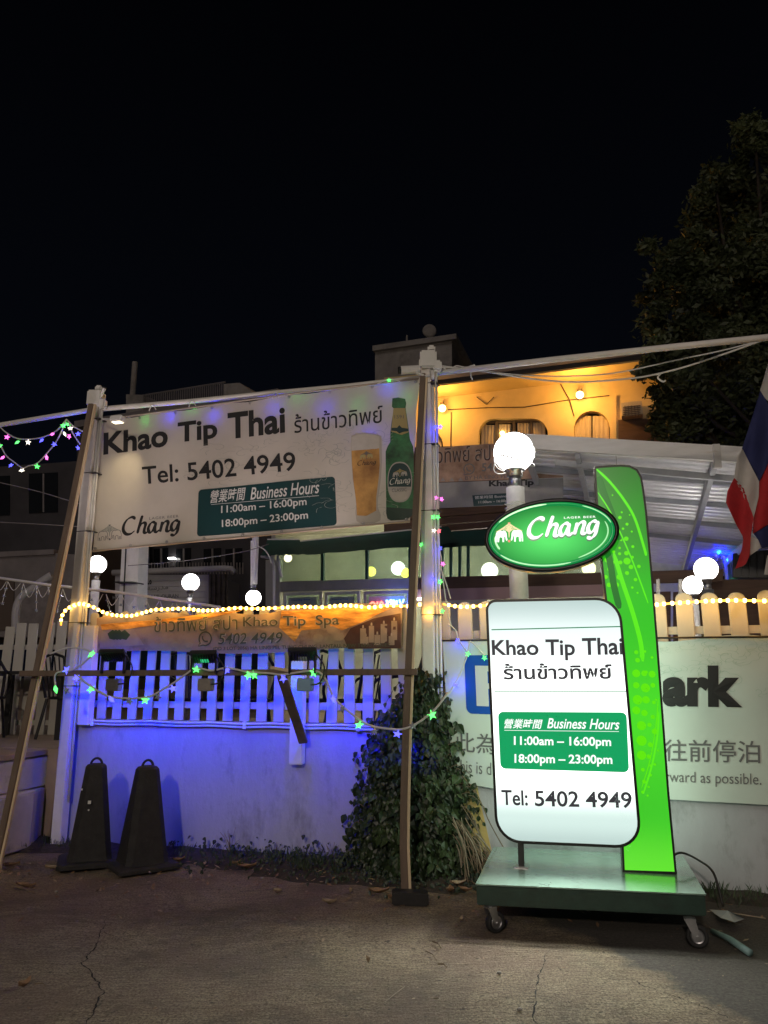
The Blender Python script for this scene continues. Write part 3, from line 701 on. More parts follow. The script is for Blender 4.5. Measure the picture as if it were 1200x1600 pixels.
T('Tel: 5402 4949', (222, 757), (464, 736), (221, 729), M['ink'], banner, bold=0.012)
# hours panel
q = SB.round_rect((309, 765), (524, 745), (527, 821), (307, 838), 0.035, 0.003)
q.obj('hours_panel', M['teal_print'], banner)
T('營業時間', (328, 786), (384, 781), (328, 766), M['white_print'], banner, shear=0.25, bold=0.01, off=0.006)
T('Business Hours', (391, 781), (500, 771), (391, 762), M['white_print'], banner, shear=0.25, bold=0.008, off=0.006)
SB.strokes([[(0, 0), (1, 0)]], SB.uv(329, 788), Vector(SB.uv(499, 775)) - Vector(SB.uv(329, 788)), (0, 1), 0.009, off=0.006, samples=1).obj('underline', M['white_print'], banner)
T('11:00am – 16:00pm', (345, 805), (480, 793), (345, 790), M['white_print'], banner, bold=0.012, off=0.006)
T('18:00pm – 23:00pm', (346, 827), (482, 814), (346, 812), M['white_print'], banner, bold=0.012, off=0.006)
# word mark at lower left
def uvec(sf, a, b): return Vector(sf.uv(*b)) - Vector(sf.uv(*a))
SB.strokes(WORD, SB.uv(188, 837), uvec(SB, (188, 837), (282, 830)) / 5.1, uvec(SB, (188, 837), (187, 811)) / 1.45, 0.25, off=0.005, nib=R(35)).obj('word_mark', M['ink'], banner)
T('LAGER BEER', (233, 812), (278, 808), (233, 808), M['ink_grey'], banner, off=0.005, spacing=1.2)
elephants(SB, SB.uv(153, 845), uvec(SB, (153, 845), (190, 842)) / 2.2, uvec(SB, (153, 845), (153, 820)) / 1.5, M['ink_grey'], M['ink_faint'], M['ink_grey'], banner, outline=True)
for i, (a, sz) in enumerate((((290, 752), (0.9, 0.35)), ((468, 770), (0.75, 0.5)), ((520, 812), (0.8, 0.35)), ((470, 715), (0.5, 0.3)))):
    flourish(SB, SB.uv(*a), sz, 0.0045, M['ink_faint'], banner, 10 + i, 11)
# printed beer glass
def glass_and_bottle():
    M['beer'] = mat('beer_print', (0.36, 0.15, 0.035), 0.5, var=0.35, scale=4, col2=(0.50, 0.27, 0.07)); M['foam'] = mat('foam_print', (0.50, 0.46, 0.42), 0.5, var=0.08, scale=12)
    M['glass_print'] = mat('glass_print', (0.45, 0.40, 0.34), 0.5); M['bottle'] = mat('bottle_print', (0.012, 0.09, 0.035), 0.4, var=0.5, scale=7, col2=(0.03, 0.17, 0.06))
    M['bottle_dark'] = mat('bottle_dark_print', (0.006, 0.035, 0.02), 0.4); M['label_gold'] = mat('label_gold_print', (0.40, 0.32, 0.13), 0.5); M['label_pale'] = mat('label_pale_print', (0.42, 0.40, 0.38), 0.5)
    def zz(x, y): return (540 + x / 7.275, 610 + y / 7.275)
    def P(pts, o_, m, n): SB.poly_px([zz(*p) for p in pts], o_).obj(n, m, banner)
    P([(70, 520), (120, 495), (230, 485), (330, 495), (410, 520), (418, 800), (405, 1000), (372, 1240), (370, 1330), (405, 1420), (400, 1480), (330, 1512), (190, 1520), (130, 1490), (118, 1400), (125, 1300), (112, 1180), (85, 1010), (72, 800), (66, 640)], 0.003, M['glass_print'], 'glass_print')
    P([(72, 540), (150, 505), (300, 500), (385, 530), (385, 665), (72, 690)], 0.0045, M['foam'], 'foam_print')
    P([(74, 690), (385, 662), (392, 850), (380, 1000), (352, 1220), (352, 1370), (240, 1430), (135, 1425), (125, 1250), (92, 1010), (78, 830)], 0.0045, M['beer'], 'beer_print')
    SB.strokes(WORD, SB.uv(*zz(133, 862)), uvec(SB, zz(133, 862), zz(352, 845)) / 5.1, uvec(SB, zz(133, 862), zz(133, 808)) / 1.5, 0.16, off=0.007, nib=R(35), samples=4).obj('glass_word_mark', M['ink'], banner)
    elephants(SB, SB.uv(*zz(168, 790)), uvec(SB, zz(168, 790), zz(315, 775)) / 2.2, uvec(SB, zz(168, 790), zz(168, 700)) / 1.5, M['label_gold'], M['ink_grey'], M['ink_grey'], banner, off=0.007)
    P([(535, 95), (600, 85), (680, 100), (692, 150), (685, 200), (700, 300), (720, 430), (735, 560), (770, 640), (778, 720), (775, 1200), (765, 1420), (700, 1470), (520, 1482), (480, 1460), (465, 1400), (458, 700), (480, 640), (510, 590), (512, 480), (525, 380), (552, 210), (530, 190)], 0.003, M['bottle'], 'bottle_print')
    P([(470, 1330), (770, 1350), (765, 1420), (700, 1470), (520, 1482), (480, 1460), (465, 1400)], 0.0042, M['bottle_dark'], 'bottle_base_print')
    P([(548, 205), (682, 205), (712, 420), (722, 480), (640, 510), (520, 470), (532, 380)], 0.0045, M['label_gold'], 'neck_label')
    P([(528, 430), (590, 430), (615, 400), (645, 430), (716, 440), (718, 470), (655, 478), (615, 495), (585, 470), (524, 462)], 0.006, M['teal_print'], 'neck_band')
    T('1591', zz(560, 325), zz(665, 325), zz(560, 285), M['ink_grey'], banner, off=0.0062)
    cx, cy_, rx, ry = 620, 1045, 140, 230
    el = lambda k: [(cx + k * rx * math.copysign(abs(math.cos(t)) ** 0.8, math.cos(t)), cy_ + k * ry * math.copysign(abs(math.sin(t)) ** 0.85, math.sin(t))) for t in [i * 2 * PI / 32 for i in range(32)]]
    P(el(1.0), 0.0045, M['label_pale'], 'label_rim'); P([p for p in el(0.93) if p[1] < 1112] , 0.0058, M['teal_print'], 'label_field')
    P([p for p in el(0.93) if p[1] > 1112], 0.0058, M['foam'], 'label_field')
    SB.strokes(WORD, SB.uv(*zz(497, 1080)), uvec(SB, zz(497, 1080), zz(742, 1055)) / 5.1, uvec(SB, zz(497, 1080), zz(497, 1010)) / 1.5, 0.2, off=0.0075, nib=R(35), samples=4).obj('bottle_word_mark', M['white_print'], banner)
    elephants(SB, SB.uv(*zz(540, 990)), uvec(SB, zz(540, 990), zz(705, 975)) / 2.2, uvec(SB, zz(540, 990), zz(540, 900)) / 1.5, M['label_pale'], M['label_gold'], M['label_gold'], banner, off=0.0075)
    T('CLASSIC', zz(530, 1160), zz(700, 1150), zz(530, 1120), M['ink_grey'], banner, off=0.0075)
glass_and_bottle()

# ------------------------------------------------------------------ spa banner on the fence
def wr2(u, v): return 0.016 * noise.noise((u * 2.2, v * 2.0, 9)) + 0.006 * math.sin(5 * u) + 0.007 * noise.noise((u * 6 + v * 5, v * 7, 2))
SS = Surf(Plane(WA.hit(300, 1000, 0.055), WA.ex), 0.0, wr2)
def spa_material():
    m = mat('spa_print', (0.17, 0.12, 0.095), 0.4, var=0.45, scale=2.6, col2=(0.32, 0.26, 0.22), dirt=(0.07, 0.024, 0.014), dscale=2.6, dthr=0.47); return m
M['spa'] = spa_material(); M['spa_orange'] = mat('spa_orange', (0.34, 0.12, 0.02), 0.45, var=0.5, scale=5, col2=(0.62, 0.32, 0.07), stretch=(1, 1, 5)); M['spa_brown'] = mat('spa_brown', (0.055, 0.020, 0.014), 0.5, var=0.3, scale=8)
M['spa_cream'] = mat('spa_cream', (0.27, 0.22, 0.18), 0.5, var=0.12, scale=9); M['spa_halo'] = mat('spa_halo', (0.34, 0.30, 0.27), 0.5); M['spa_ink'] = mat('spa_ink', (0.055, 0.065, 0.045), 0.5); M['spa_leaf'] = mat('spa_leaf', (0.03, 0.06, 0.03), 0.5)
spa = thing('banner', 'creased orange and brown spa banner with candles tied along the picket tops', 'banner', WA.hit(380, 1018, 0.055))
SS.grid((152, 966), (628, 945), (627, 1015), (148, 1021), 80, 10, edge=lambda x, y: (0, 0.012 * math.sin(x * 31) * (1 - y) + 0.02 * math.sin(x * 9))).obj('vinyl_sheet', M['spa'], spa, smooth=True)
def SP(pts, o_, m, n): SS.poly_px(pts, o_).obj(n, M[m], spa)
rn = random.Random(4)
SP([(158, 976), (200, 972), (250, 968), (330, 958), (380, 954), (330, 965), (250, 976), (190, 984), (160, 984)], 0.006, 'spa_orange', 'orange_drape')
SP([(440, 955), (500, 952), (610, 948), (560, 966), (520, 980), (470, 985), (460, 1003), (436, 980)], 0.0032, 'spa_orange', 'orange_drape')
SP([(520, 978), (590, 954), (612, 950), (560, 975), (535, 985)], 0.0045, 'spa_orange', 'orange_drape')
SP([(548, 982), (585, 966), (626, 958), (626, 1013), (545, 1014), (538, 998)], 0.0038, 'spa_brown', 'brown_patch')
SP([(160, 985), (205, 978), (225, 1008), (156, 1012)], 0.0032, 'spa_cream', 'towel_print')
for x_, y_, w_, h_ in ((568, 982, 9, 24), (581, 978, 8, 26), (600, 975, 10, 30), (616, 970, 9, 30), (590, 992, 9, 16), (612, 994, 9, 14), (572, 995, 9, 12)):
    SP([(x_ - w_ / 2, y_), (x_ + w_ / 2, y_), (x_ + w_ / 2, y_ + h_), (x_ - w_ / 2, y_ + h_)], 0.005 + 0.0004 * (x_ % 5), 'spa_cream', 'candle_print')
    SP([(x_ - 1, y_ - 5), (x_ + 1, y_ - 5), (x_ + 1.5, y_ - 0.5), (x_ - 1.5, y_ - 0.5)], 0.0052, 'spa_halo', 'candle_flame_print')
for x_ in (255, 275, 296, 315, 240): SP([(x_ - 7, 1006), (x_, 1002), (x_ + 7, 1006), (x_ + 4, 1012), (x_ - 4, 1012)], 0.0052, 'spa_cream', 'petal_print')
for x_ in (183, 188, 196, 178): SP([(x_ - 9, 990), (x_, 984), (x_ + 8, 992), (x_ + 2, 1000), (x_ - 6, 998)], 0.004 + .0003 * (x_ % 3), 'spa_leaf', 'leaf_print')
for (x_, y_) in ((520, 985), (508, 978), (530, 995), (515, 1000), (497, 997)):
    SP([(x_ + 9 * math.cos(a), y_ + 7 * math.sin(a)) for a in [i * PI / 4 for i in range(8)]], 0.0042 + .0003 * (x_ % 4), 'spa_cream', 'flower_print')
for b_, mm, oo in ((0.04, 'spa_halo', 0.007), (0.006, 'spa_ink', 0.009)):
    SS.text('ข้าวทิพย์ สปา', (241, 988), (372, 984), (241, 964), M[mm], spa, bold=b_ * .6, off=oo)
    SS.text('Khao Tip  Spa', (381, 984), (531, 981), (381, 964), M[mm], spa, bold=b_, off=oo)
    SS.text('5402 4949', (341, 1007), (442, 1005), (341, 990), M[mm], spa, bold=b_, shear=0.2, off=oo)
SS.text('(DD 3 LOT 2056) HA LING PEI, TUNG CHUNG, LANTAU, NEW TERRITORIES', (333, 1018), (610, 1012), (333, 1011), M['spa_ink'], spa, bold=0.015, off=0.009)
def phone_icon(sf, c, r, parent, m, off):
    c = Vector(sf.uv(*c)); P = [(math.cos(a), math.sin(a)) for a in [R(250) + i * R(345) / 20 for i in range(21)]] ; P = [(-0.95, -1.05)] + [(x, y) for x, y in P][3:] 
    circ = [(math.cos(R(225) - i * R(350) / 24), math.sin(R(225) - i * R(350) / 24)) for i in range(24)] + [(-1.05, -1.1), (-0.78, -0.55)]
    sf.strokes([circ, [(-0.45, 0.42), (-0.42, 0.0), (-0.1, -0.36), (0.42, -0.45)], [(-0.5, 0.4), (-0.3, 0.28)], [(0.45, -0.42), (0.28, -0.25)]], c, (r, 0), (0, r), 0.2, off=off, samples=2).obj('phone_emblem', m, parent)
phone_icon(SS, (321, 998), 0.062, spa, M['spa_ink'], 0.009)

# ------------------------------------------------------------------ parking banner
def wr3(u, v): return 0.010 * math.sin(2.2 * u + 1.3) + 0.014 * noise.noise((u * 1.5, v * 1.5, 2)) + 0.006 * noise.noise((u * 5, v * 3, 6))
SPK = Surf(Plane(WB.hit(900, 1100, 0.06), WB.ex), 0.0, wr3)
park = thing('banner', 'white bilingual parking banner with blue P square behind the lit sign', 'banner', WB.hit(950, 1240, 0.06))
def pe(x, y):
    k = max(0, (y - 0.72) / 0.28); return (0.10 * k * k * max(0, 1 - x * 7) + 0.05 * y * max(0, 1 - x * 12), 0.022 * math.sin(x * 17) * (1 - y) ** 4 + 0.03 * k * max(0, 1 - x * 6))
SPK.grid((691, 1003), (1265, 995), (1265, 1262), (697, 1228), 70, 26, edge=pe).obj('vinyl_sheet', M['vinyl_park'], park, smooth=True)
q = SPK.round_rect((725, 1024), (900, 1022), (900, 1120), (729, 1115), 0.05, 0.004); q.obj('blue_square', M['blue_print'], park)
SPK.text('P', (745, 1103), (826, 1106), (742, 1040), M['white_print'], park, bold=0.004, off=0.007)
SPK.text('P', (945, 1104), (1018, 1105), (945, 1040), M['ink'], park, bold=0.055, off=0.006)
SPK.text('ark', (1035, 1104), (1160, 1106), (1035, 1040), M['ink'], park, bold=0.055, off=0.006)
SPK.text('此為', (711, 1175), (775, 1179), (711, 1144), M['ink_grey'], park, bold=0.004, off=0.006)
SPK.text('往前停泊', (1038, 1189), (1188, 1193), (1038, 1155), M['ink_grey'], park, bold=0.006, off=0.006)
SPK.text('This is d', (708, 1205), (768, 1211), (708, 1186), M['ink_grey'], park, bold=-0.004, off=0.006)
SPK.text('forward as possible.', (1022, 1226), (1190, 1232), (1022, 1204), M['ink_grey'], park, bold=-0.002, off=0.006)
for i, (a, sz) in enumerate((((1035, 1060), (0.55, 0.28)), ((1100, 1050), (0.5, 0.25)), ((1140, 1080), (0.5, 0.35)), ((1000, 1030), (0.3, 0.12)))):
    flourish(SPK, SPK.uv(*a), sz, 0.0045, M['ink_green'], park, 30 + i, 10)
for a, b in (((690, 1001), (1262, 994)), ((689, 1004), (690, 1085))):
    MB().tube([WB.hit(*a, 0.075), WB.hit(*b, 0.075)], 0.008, 5).obj('banner_rod', M['black_metal'], park)

# ------------------------------------------------------------------ lit sign on its trolley
SG = Plane((1.25, 5.505, 0), (1, -0.215, 0)); SGr = math.atan2(-0.215, 1)
TRO = Vector((1.30, 5.53, 0))
sign = thing('lit_sign_trolley', 'illuminated green and white beer sign on a wheeled green platform', 'sign', TRO)
def pos_ramp(m, axis, stops, strength, lo, hi, extra=None):
    """emission of a back-lit panel along one object axis (uneven tubes behind the diffuser)"""
    N, L, b = ndoc(m); tcn = N.nodes.new('ShaderNodeNewGeometry'); sx = N.nodes.new('ShaderNodeSeparateXYZ'); L.new(tcn.outputs['Position'], sx.inputs[0])
    mr = N.nodes.new('ShaderNodeMapRange'); mr.inputs['From Min'].default_value = lo; mr.inputs['From Max'].default_value = hi; L.new(sx.outputs[axis], mr.inputs[0])
    r = N.nodes.new('ShaderNodeValToRGB'); r.color_ramp.interpolation = 'EASE'
    while len(r.color_ramp.elements) < len(stops): r.color_ramp.elements.new(0.5)
    for e_, (p, c) in zip(r.color_ramp.elements, stops): e_.position = p; e_.color = (*c, 1)
    L.new(mr.outputs[0], r.inputs[0]); L.new(r.outputs[0], b.inputs['Emission Color']); b.inputs['Emission Strength'].default_value = strength
    b.inputs['Base Color'].default_value = (0.05, 0.05, 0.05, 1); b.inputs['Roughness'].default_value = 0.25
    return m
M['lit_white'] = pos_ramp(mat('lit_white_panel', (0.5, 0.5, 0.5), 0.25), 'Z', [(0.0, (0.22, 0.285, 0.27)), (0.10, (0.30, 0.38, 0.355)), (0.30, (1, 1.06, 1.0)), (0.6, (1, 1.04, 1.0)), (0.83, (0.42, 0.48, 0.47)), (1.0, (0.22, 0.285, 0.278))], 2.3, 0.44, 2.08)
M['lit_green'] = pos_ramp(mat('lit_green_panel', (0.5, 0.5, 0.5), 0.25), 'Z', [(0.0, (0.10, 0.66, 0.020)), (0.14, (0.035, 0.50, 0.012)), (0.35, (0.05, 0.62, 0.012)), (0.62, (0.022, 0.46, 0.010)), (0.86, (0.018, 0.24, 0.014)), (1.0, (0.016, 0.15, 0.014))], 1.15, 0.28, 3.05)
M['lit_rear'] = emat('lit_rear_panel', (0.74, 1.0, 0.78), 2.6); M['lit_dot'] = emat('lit_dot', (0.12, 0.85, 0.0), 0.95); M['lit_swoosh'] = emat('lit_swoosh', (0.10, 0.80, 0.008), 1.05); M['lit_shade'] = emat('lit_dark_sweep', (0.012, 0.17, 0.018), 1.0)  # lit_rear: back of the sign assumed lit, unseen, to brighten the wall behind
M['lit_box'] = emat('lit_box_green', (0.0, 0.36, 0.115), 1.0); M['lit_line'] = emat('lit_line_green', (0.0, 0.20, 0.075), 1.0); M['lit_word'] = emat('lit_word', (0.9, 0.95, 0.92), 1.25); M['lit_ink'] = emat('lit_ink', (0.035, 0.035, 0.042), 1.0); M['lit_ornament'] = emat('lit_ornament', (0.50, 0.66, 0.60), 1.25)
M['lit_oval'] = emat('oval_face', (0.05, 0.60, 0.10), 1.05); M['oval_rim'] = mat('oval_rim_green', (0.02, 0.30, 0.08), 0.2, emit=(0.0, 0.26, 0.06), estr=0.8)
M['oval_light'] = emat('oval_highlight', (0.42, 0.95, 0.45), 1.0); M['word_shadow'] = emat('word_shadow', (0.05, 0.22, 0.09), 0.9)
# platform
fl_ = ground_hit(743, 1381, 0.284); frt = ground_hit(1103, 1397, 0.284); bl_ = ground_hit(771, 1323, 0.284); brt = frt + (bl_ - fl_) * 0.94
pl4 = [fl_, frt, brt, bl_]
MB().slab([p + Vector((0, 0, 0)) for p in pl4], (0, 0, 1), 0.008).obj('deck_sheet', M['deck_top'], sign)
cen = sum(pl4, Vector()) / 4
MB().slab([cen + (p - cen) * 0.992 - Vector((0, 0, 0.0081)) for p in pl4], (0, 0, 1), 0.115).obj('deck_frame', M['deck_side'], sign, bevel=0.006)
def caster(p, rz):
    c = MB(); ex = Vector((math.cos(rz), math.sin(rz), 0)); ey = Vector((-ex.y, ex.x, 0)); r = 0.062; hub = Vector((p.x, p.y, r + 0.002)) 
    ring = lambda rr, w_: [(hub + ex * (rr * math.cos(a)) + Vector((0, 0, rr * math.sin(a))) + ey * w_) for a in [i * 2 * PI / 20 for i in range(20)]]
    ty = MB(); A = ring(r, -0.016); B_ = ring(r, 0.016); A2 = ring(r * 0.62, -0.018); B2 = ring(r * 0.62, 0.018); A0 = ring(r * 0.94, -0.021); B0 = ring(r * 0.94, 0.021)
    seq = [A2, A0, A, B_, B0, B2]; vs = [v for q_ in seq for v in q_]; n = 20
    fs = [(j * n + i, j * n + (i + 1) % n, (j + 1) * n + (i + 1) % n, (j + 1) * n + i) for j in range(5) for i in range(n)]
    fs += [(5 * n + i, 5 * n + (i + 1) % n, (i + 1) % n, i) for i in range(n)]
    ty.add(vs, fs); w_ = ty.obj('wheel', M['tyre'], sign, smooth=True)
    rm = MB(); A = ring(r * 0.60, -0.013); B_ = ring(r * 0.60, 0.013); rm.add(A + B_ , [tuple(range(20)), tuple(range(39, 19, -1))] + [(i, 20 + i, 20 + (i + 1) % 20, (i + 1) % 20) for i in range(20)]); rm.tube(ring(r * 0.58, -0.016), 0.004, 5, closed=True); rm.obj('rim', M['steel'], w_)
    fk = MB(); topc = hub - ex * 0.035 + Vector((0, 0, 0.085))
    for s_ in (-1, 1): fk.slab([hub + ey * s_ * 0.026 + ex * 0.018 - Vector((0, 0, .012)), hub + ey * s_ * 0.026 - ex * 0.018 - Vector((0, 0, .012)), topc + ey * s_ * 0.026 - ex * 0.03, topc + ey * s_ * 0.026 + ex * 0.03], ey * s_, 0.003)
    fk.box(topc + Vector((0, 0, 0.004)), 0.065, 0.056, 0.008, ex, ey); fk.tube([hub - ey * 0.034, hub + ey * 0.034], 0.008, 8); fk.tube([topc, topc + Vector((0, 0, 0.012))], 0.022, 10)
    fk.obj('fork', M['steel'], sign)
for (px, py, rz) in ((774, 1461, 0.5), (1091, 1484, -0.25)): caster(ground_hit(px, py - 3), rz)
for k, rz in ((3, 1.2), (2, 0.4)):
    q_ = pl4[k] + (cen - pl4[k]) * 0.12; caster(Vector((q_.x, q_.y, 0)), rz)
# leg
lg = SG.hit(815, 1355); MB().box((lg.x, lg.y, 0.38), 0.04, 0.04, 0.20, SG.ex, SG.n).obj('leg', M['black_frame'], sign); MB().box((lg.x, lg.y, 0.288), 0.09, 0.08, 0.007, SG.ex, SG.n).obj('leg_plate', M['steel'], sign)
# green upright
DEP = 0.13
def uvq(pl, pts, off): return [Vector(pl.uv(*p, off)) for p in pts]
A, B, C_, D = uvq(SG, ((932, 731), (1003, 729), (1057, 1367), (975, 1362)), 0.0)
sweep = [(928, 729), (932, 790), (938, 870), (946, 940), (955, 1060), (964, 1190), (970, 1290), (973, 1363)]
lft = [Vector(SG.uv(*p)) for p in sweep]; rgt = [Vector(SG.uv(*p)) for p in ((1058, 1366), (1046, 1240), (1037, 1120), (1028, 1000), (1020, 900), (1011, 800), (1006, 762))]
arc = [Vector(SG.uv(*p)) for p in ((1003, 745), (996, 733), (984, 727), (970, 726), (950, 727))]
outl = lft + rgt + arc
def inset(P, d):
    res = []; n = len(P); ar = sum(P[i].x * P[(i + 1) % n].y - P[(i + 1) % n].x * P[i].y for i in range(n)); sg = 1 if ar > 0 else -1
    for i in range(n):
        a = (P[i] - P[i - 1]).normalized(); b = (P[(i + 1) % n] - P[i]).normalized()
        na = Vector((-a.y, a.x)) * sg; nb = Vector((-b.y, b.x)) * sg; m_ = (na + nb).normalized(); res.append(P[i] + m_ * (d / max(0.5, m_.dot(na))))
    return res
def lightbox(name, P, pl, off, dep, rim, mface, mframe, lip=0.006):
    """a shallow box with a dark rim and a slightly recessed lit face"""
    f_ = MB(); n = len(P); I_ = inset(P, rim)
    o1 = [pl.at(p.x, p.y, off) for p in P]; i1 = [pl.at(p.x, p.y, off) for p in I_]; i2 = [pl.at(p.x, p.y, off - lip) for p in I_]; o2 = [pl.at(p.x, p.y, off - dep) for p in P]
    f_.add(o1 + i1 + i2 + o2, [(i, (i + 1) % n, n + (i + 1) % n, n + i) for i in range(n)] + [(n + i, n + (i + 1) % n, 2 * n + (i + 1) % n, 2 * n + i) for i in range(n)] + [(i, (i + 1) % n, 3 * n + (i + 1) % n, 3 * n + i) for i in range(n)] + [tuple(range(3 * n, 4 * n))])
    fr_ = f_.obj(name + '_frame', mframe, sign)
    J = inset(P, rim - 0.002); m2 = MB(); m2.add([pl.at(p.x, p.y, off - lip + 0.001) for p in J], [tuple(range(n))]); return m2.obj(name + '_face', mface, sign), MB().add([pl.at(p.x, p.y, off - dep - 0.001) for p in J], [tuple(range(n))]).obj(name + '_rear_face', M['lit_rear'], sign)
lightbox('upright_panel', outl, SG, 0.0, DEP, 0.014, M['lit_green'], M['black_frame'])
GS = Surf(SG, -0.004)
def zs(x, y): return (860 + x / 2.423, 720 + y / 2.424)
dots = MB(); rn = random.Random(9)
for (x, y, r_) in [(270, 195, 4), (263, 215, 7), (290, 240, 6), (308, 268, 4), (275, 257, 5), (287, 295, 9), (268, 300, 5), (312, 325, 6), (288, 350, 9), (262, 352, 6), (262, 330, 5), (215, 375, 11), (235, 385, 8), (290, 380, 14), (265, 385, 8), (310, 365, 6), (228, 410, 13), (305, 402, 9), (335, 400, 7), (210, 440, 8), (262, 440, 12), (290, 425, 8), (322, 450, 7), (250, 470, 10), (222, 470, 9), (285, 490, 7), (310, 480, 5), (330, 500, 4), (325, 725, 8), (345, 740, 7), (358, 722, 5), (330, 755, 9), (385, 745, 5), (325, 805, 15), (355, 805, 11), (385, 808, 13), (363, 800, 6), (325, 850, 12), (360, 860, 17), (388, 850, 9), (330, 905, 18), (362, 905, 14), (392, 915, 7), (325, 945, 15), (356, 955, 12), (388, 970, 8), (345, 1003, 17), (375, 1000, 8), (395, 1025, 11), (345, 1060, 19), (378, 1075, 9), (345, 1115, 17), (372, 1120, 8), (395, 1150, 5), (350, 1170, 7), (378, 1190, 6), (355, 1215, 7), (372, 1235, 4), (350, 1255, 6), (368, 1268, 4), (400, 905, 4), (408, 1098, 4), (380, 1155, 5), (240, 345, 6), (218, 350, 5), (300, 205, 3), (235, 130, 3)]:
    c_ = Vector(GS.uv(*zs(x, y))); rr = r_ / 2.42 * 5.2 / 1200
    dots.add([GS.P(c_.x + rr * math.cos(a), c_.y + rr * math.sin(a)) for a in [i * PI / 6 for i in range(12)]], [tuple(range(12))])
dots.obj('dot_print', M['lit_dot'], sign, kind='stuff')
def swoosh(pts, w_, m, n='swoosh_print', off=0.001):
    P = [Vector(GS.uv(*zs(*p))) for p in pts]; GS.strokes([[tuple(p) for p in P]], (0, 0), (1, 0), (0, 1), w_, off=off, samples=8).obj(n, M[m], sign)
swoosh([(175, 32), (225, 80), (280, 150), (320, 220), (355, 330), (362, 360)], 0.018, 'lit_swoosh')
swoosh([(180, 120), (230, 200), (290, 330), (330, 430), (370, 540)], 0.010, 'lit_swoosh')
swoosh([(240, 350), (270, 450), (310, 570), (340, 680), (350, 760)], 0.030, 'lit_swoosh')
swoosh([(352, 1260), (385, 1150), (405, 1040), (410, 950)], 0.012, 'lit_swoosh')
swoosh([(345, 1240), (378, 1130), (400, 1000), (408, 900)], 0.006, 'lit_dot', off=0.0014)
swoosh([(182, 60), (205, 130), (235, 210), (262, 300)], 0.05, 'lit_shade', off=0.0005)
swoosh([(200, 300), (225, 380), (240, 470), (262, 560)], 0.045, 'lit_shade', off=0.0005)
# white panel
A = Vector((-0.518, 2.083)); B = Vector((0.418, 2.083)); C_ = Vector((0.458, 0.442)); D = Vector((-0.492, 0.442))
PW = rr_pts(A, B, C_, D, [0.075, 0.17, 0.17, 0.17], 8)
WOFF = 0.06
lightbox('white_panel', PW, SG, WOFF, 0.115, 0.018, M['lit_white'], M['black_frame'])
WS = Surf(SG, WOFF - 0.0045)
Tw = WS.text
for (a, b) in (((768, 984), (971, 979)), ((772, 1080), (979, 1080))):
    a = Vector(WS.uv(*a)); b = Vector(WS.uv(*b)); WS.strokes([[(0, 0), (1, 0)]], a, b - a, (0, 1), 0.017, off=0.002, samples=1).obj('rule_line', M['lit_line'], sign)
Tw('Khao', (769, 1024), (842, 1024), (768, 1000), M['lit_ink'], sign, bold=0.022, off=0.003)
Tw('Tip', (853, 1032), (899, 1032), (852, 999), M['lit_ink'], sign, bold=0.022, off=0.003)
Tw('Thai', (910, 1024), (974, 1023), (909, 997), M['lit_ink'], sign, bold=0.022, off=0.003)
Tw('ร้านข้าวทิพย์', (787, 1062), (957, 1061), (786, 1037), M['lit_ink'], sign, bold=0.024, off=0.003)
q = WS.round_rect((778, 1112), (979, 1113), (983, 1207), (782, 1201), 0.035, 0.0012); q.obj('hours_panel', M['lit_box'], sign)
Tw('營業時間', (788, 1138), (848, 1139), (788, 1123), M['lit_word'], sign, shear=0.25, bold=0.012, off=0.0025)
Tw('Business Hours', (855, 1138), (968, 1140), (855, 1122), M['lit_word'], sign, shear=0.25, bold=0.012, off=0.0025)
a = Vector(WS.uv(788, 1141)); b = Vector(WS.uv(967, 1143)); WS.strokes([[(0, 0), (1, 0)]], a, b - a, (0, 1), 0.007, off=0.0025, samples=1).obj('underline', M['lit_word'], sign)
Tw('11:00am – 16:00pm', (803, 1168), (955, 1170), (803, 1150), M['lit_word'], sign, bold=0.022, off=0.0025)
Tw('18:00pm – 23:00pm', (804, 1196), (957, 1198), (804, 1178), M['lit_word'], sign, bold=0.022, off=0.0025)
Tw('Tel:', (784, 1258), (825, 1259), (783, 1234), M['lit_ink'], sign, bold=0.018, off=0.0015)
Tw('5402 4949', (836, 1260), (988, 1263), (835, 1235), M['lit_ink'], sign, bold=0.018, off=0.0015)
for i, (a, sz) in enumerate((((800, 1306), (0.22, 0.10)), ((870, 1312), (0.28, 0.12)), ((940, 1316), (0.16, 0.34)), ((950, 1290), (0.14, 0.22)))):
    flourish(WS, WS.uv(*a), sz, 0.0022, M['lit_ornament'], sign, 50 + i, 8, off=0.0014)
for z_ in (0.85, 1.25, 1.65):      # spots added in front of the lit panel to light the ground
    sl_ = bpy.data.lights.new('panel_fill', 'SPOT'); sl_.energy = 52; sl_.spot_size = R(170); sl_.spot_blend = 0.6; sl_.color = (1.0, 1.0, 0.90); sl_.shadow_soft_size = 0.02
    so_ = bpy.data.objects.new('panel_fill', sl_); COL.objects.link(so_); so_.location = SG.at(-0.02, z_, WOFF + 0.03); so_.rotation_euler = SG.n.to_track_quat('-Z', 'Y').to_euler()
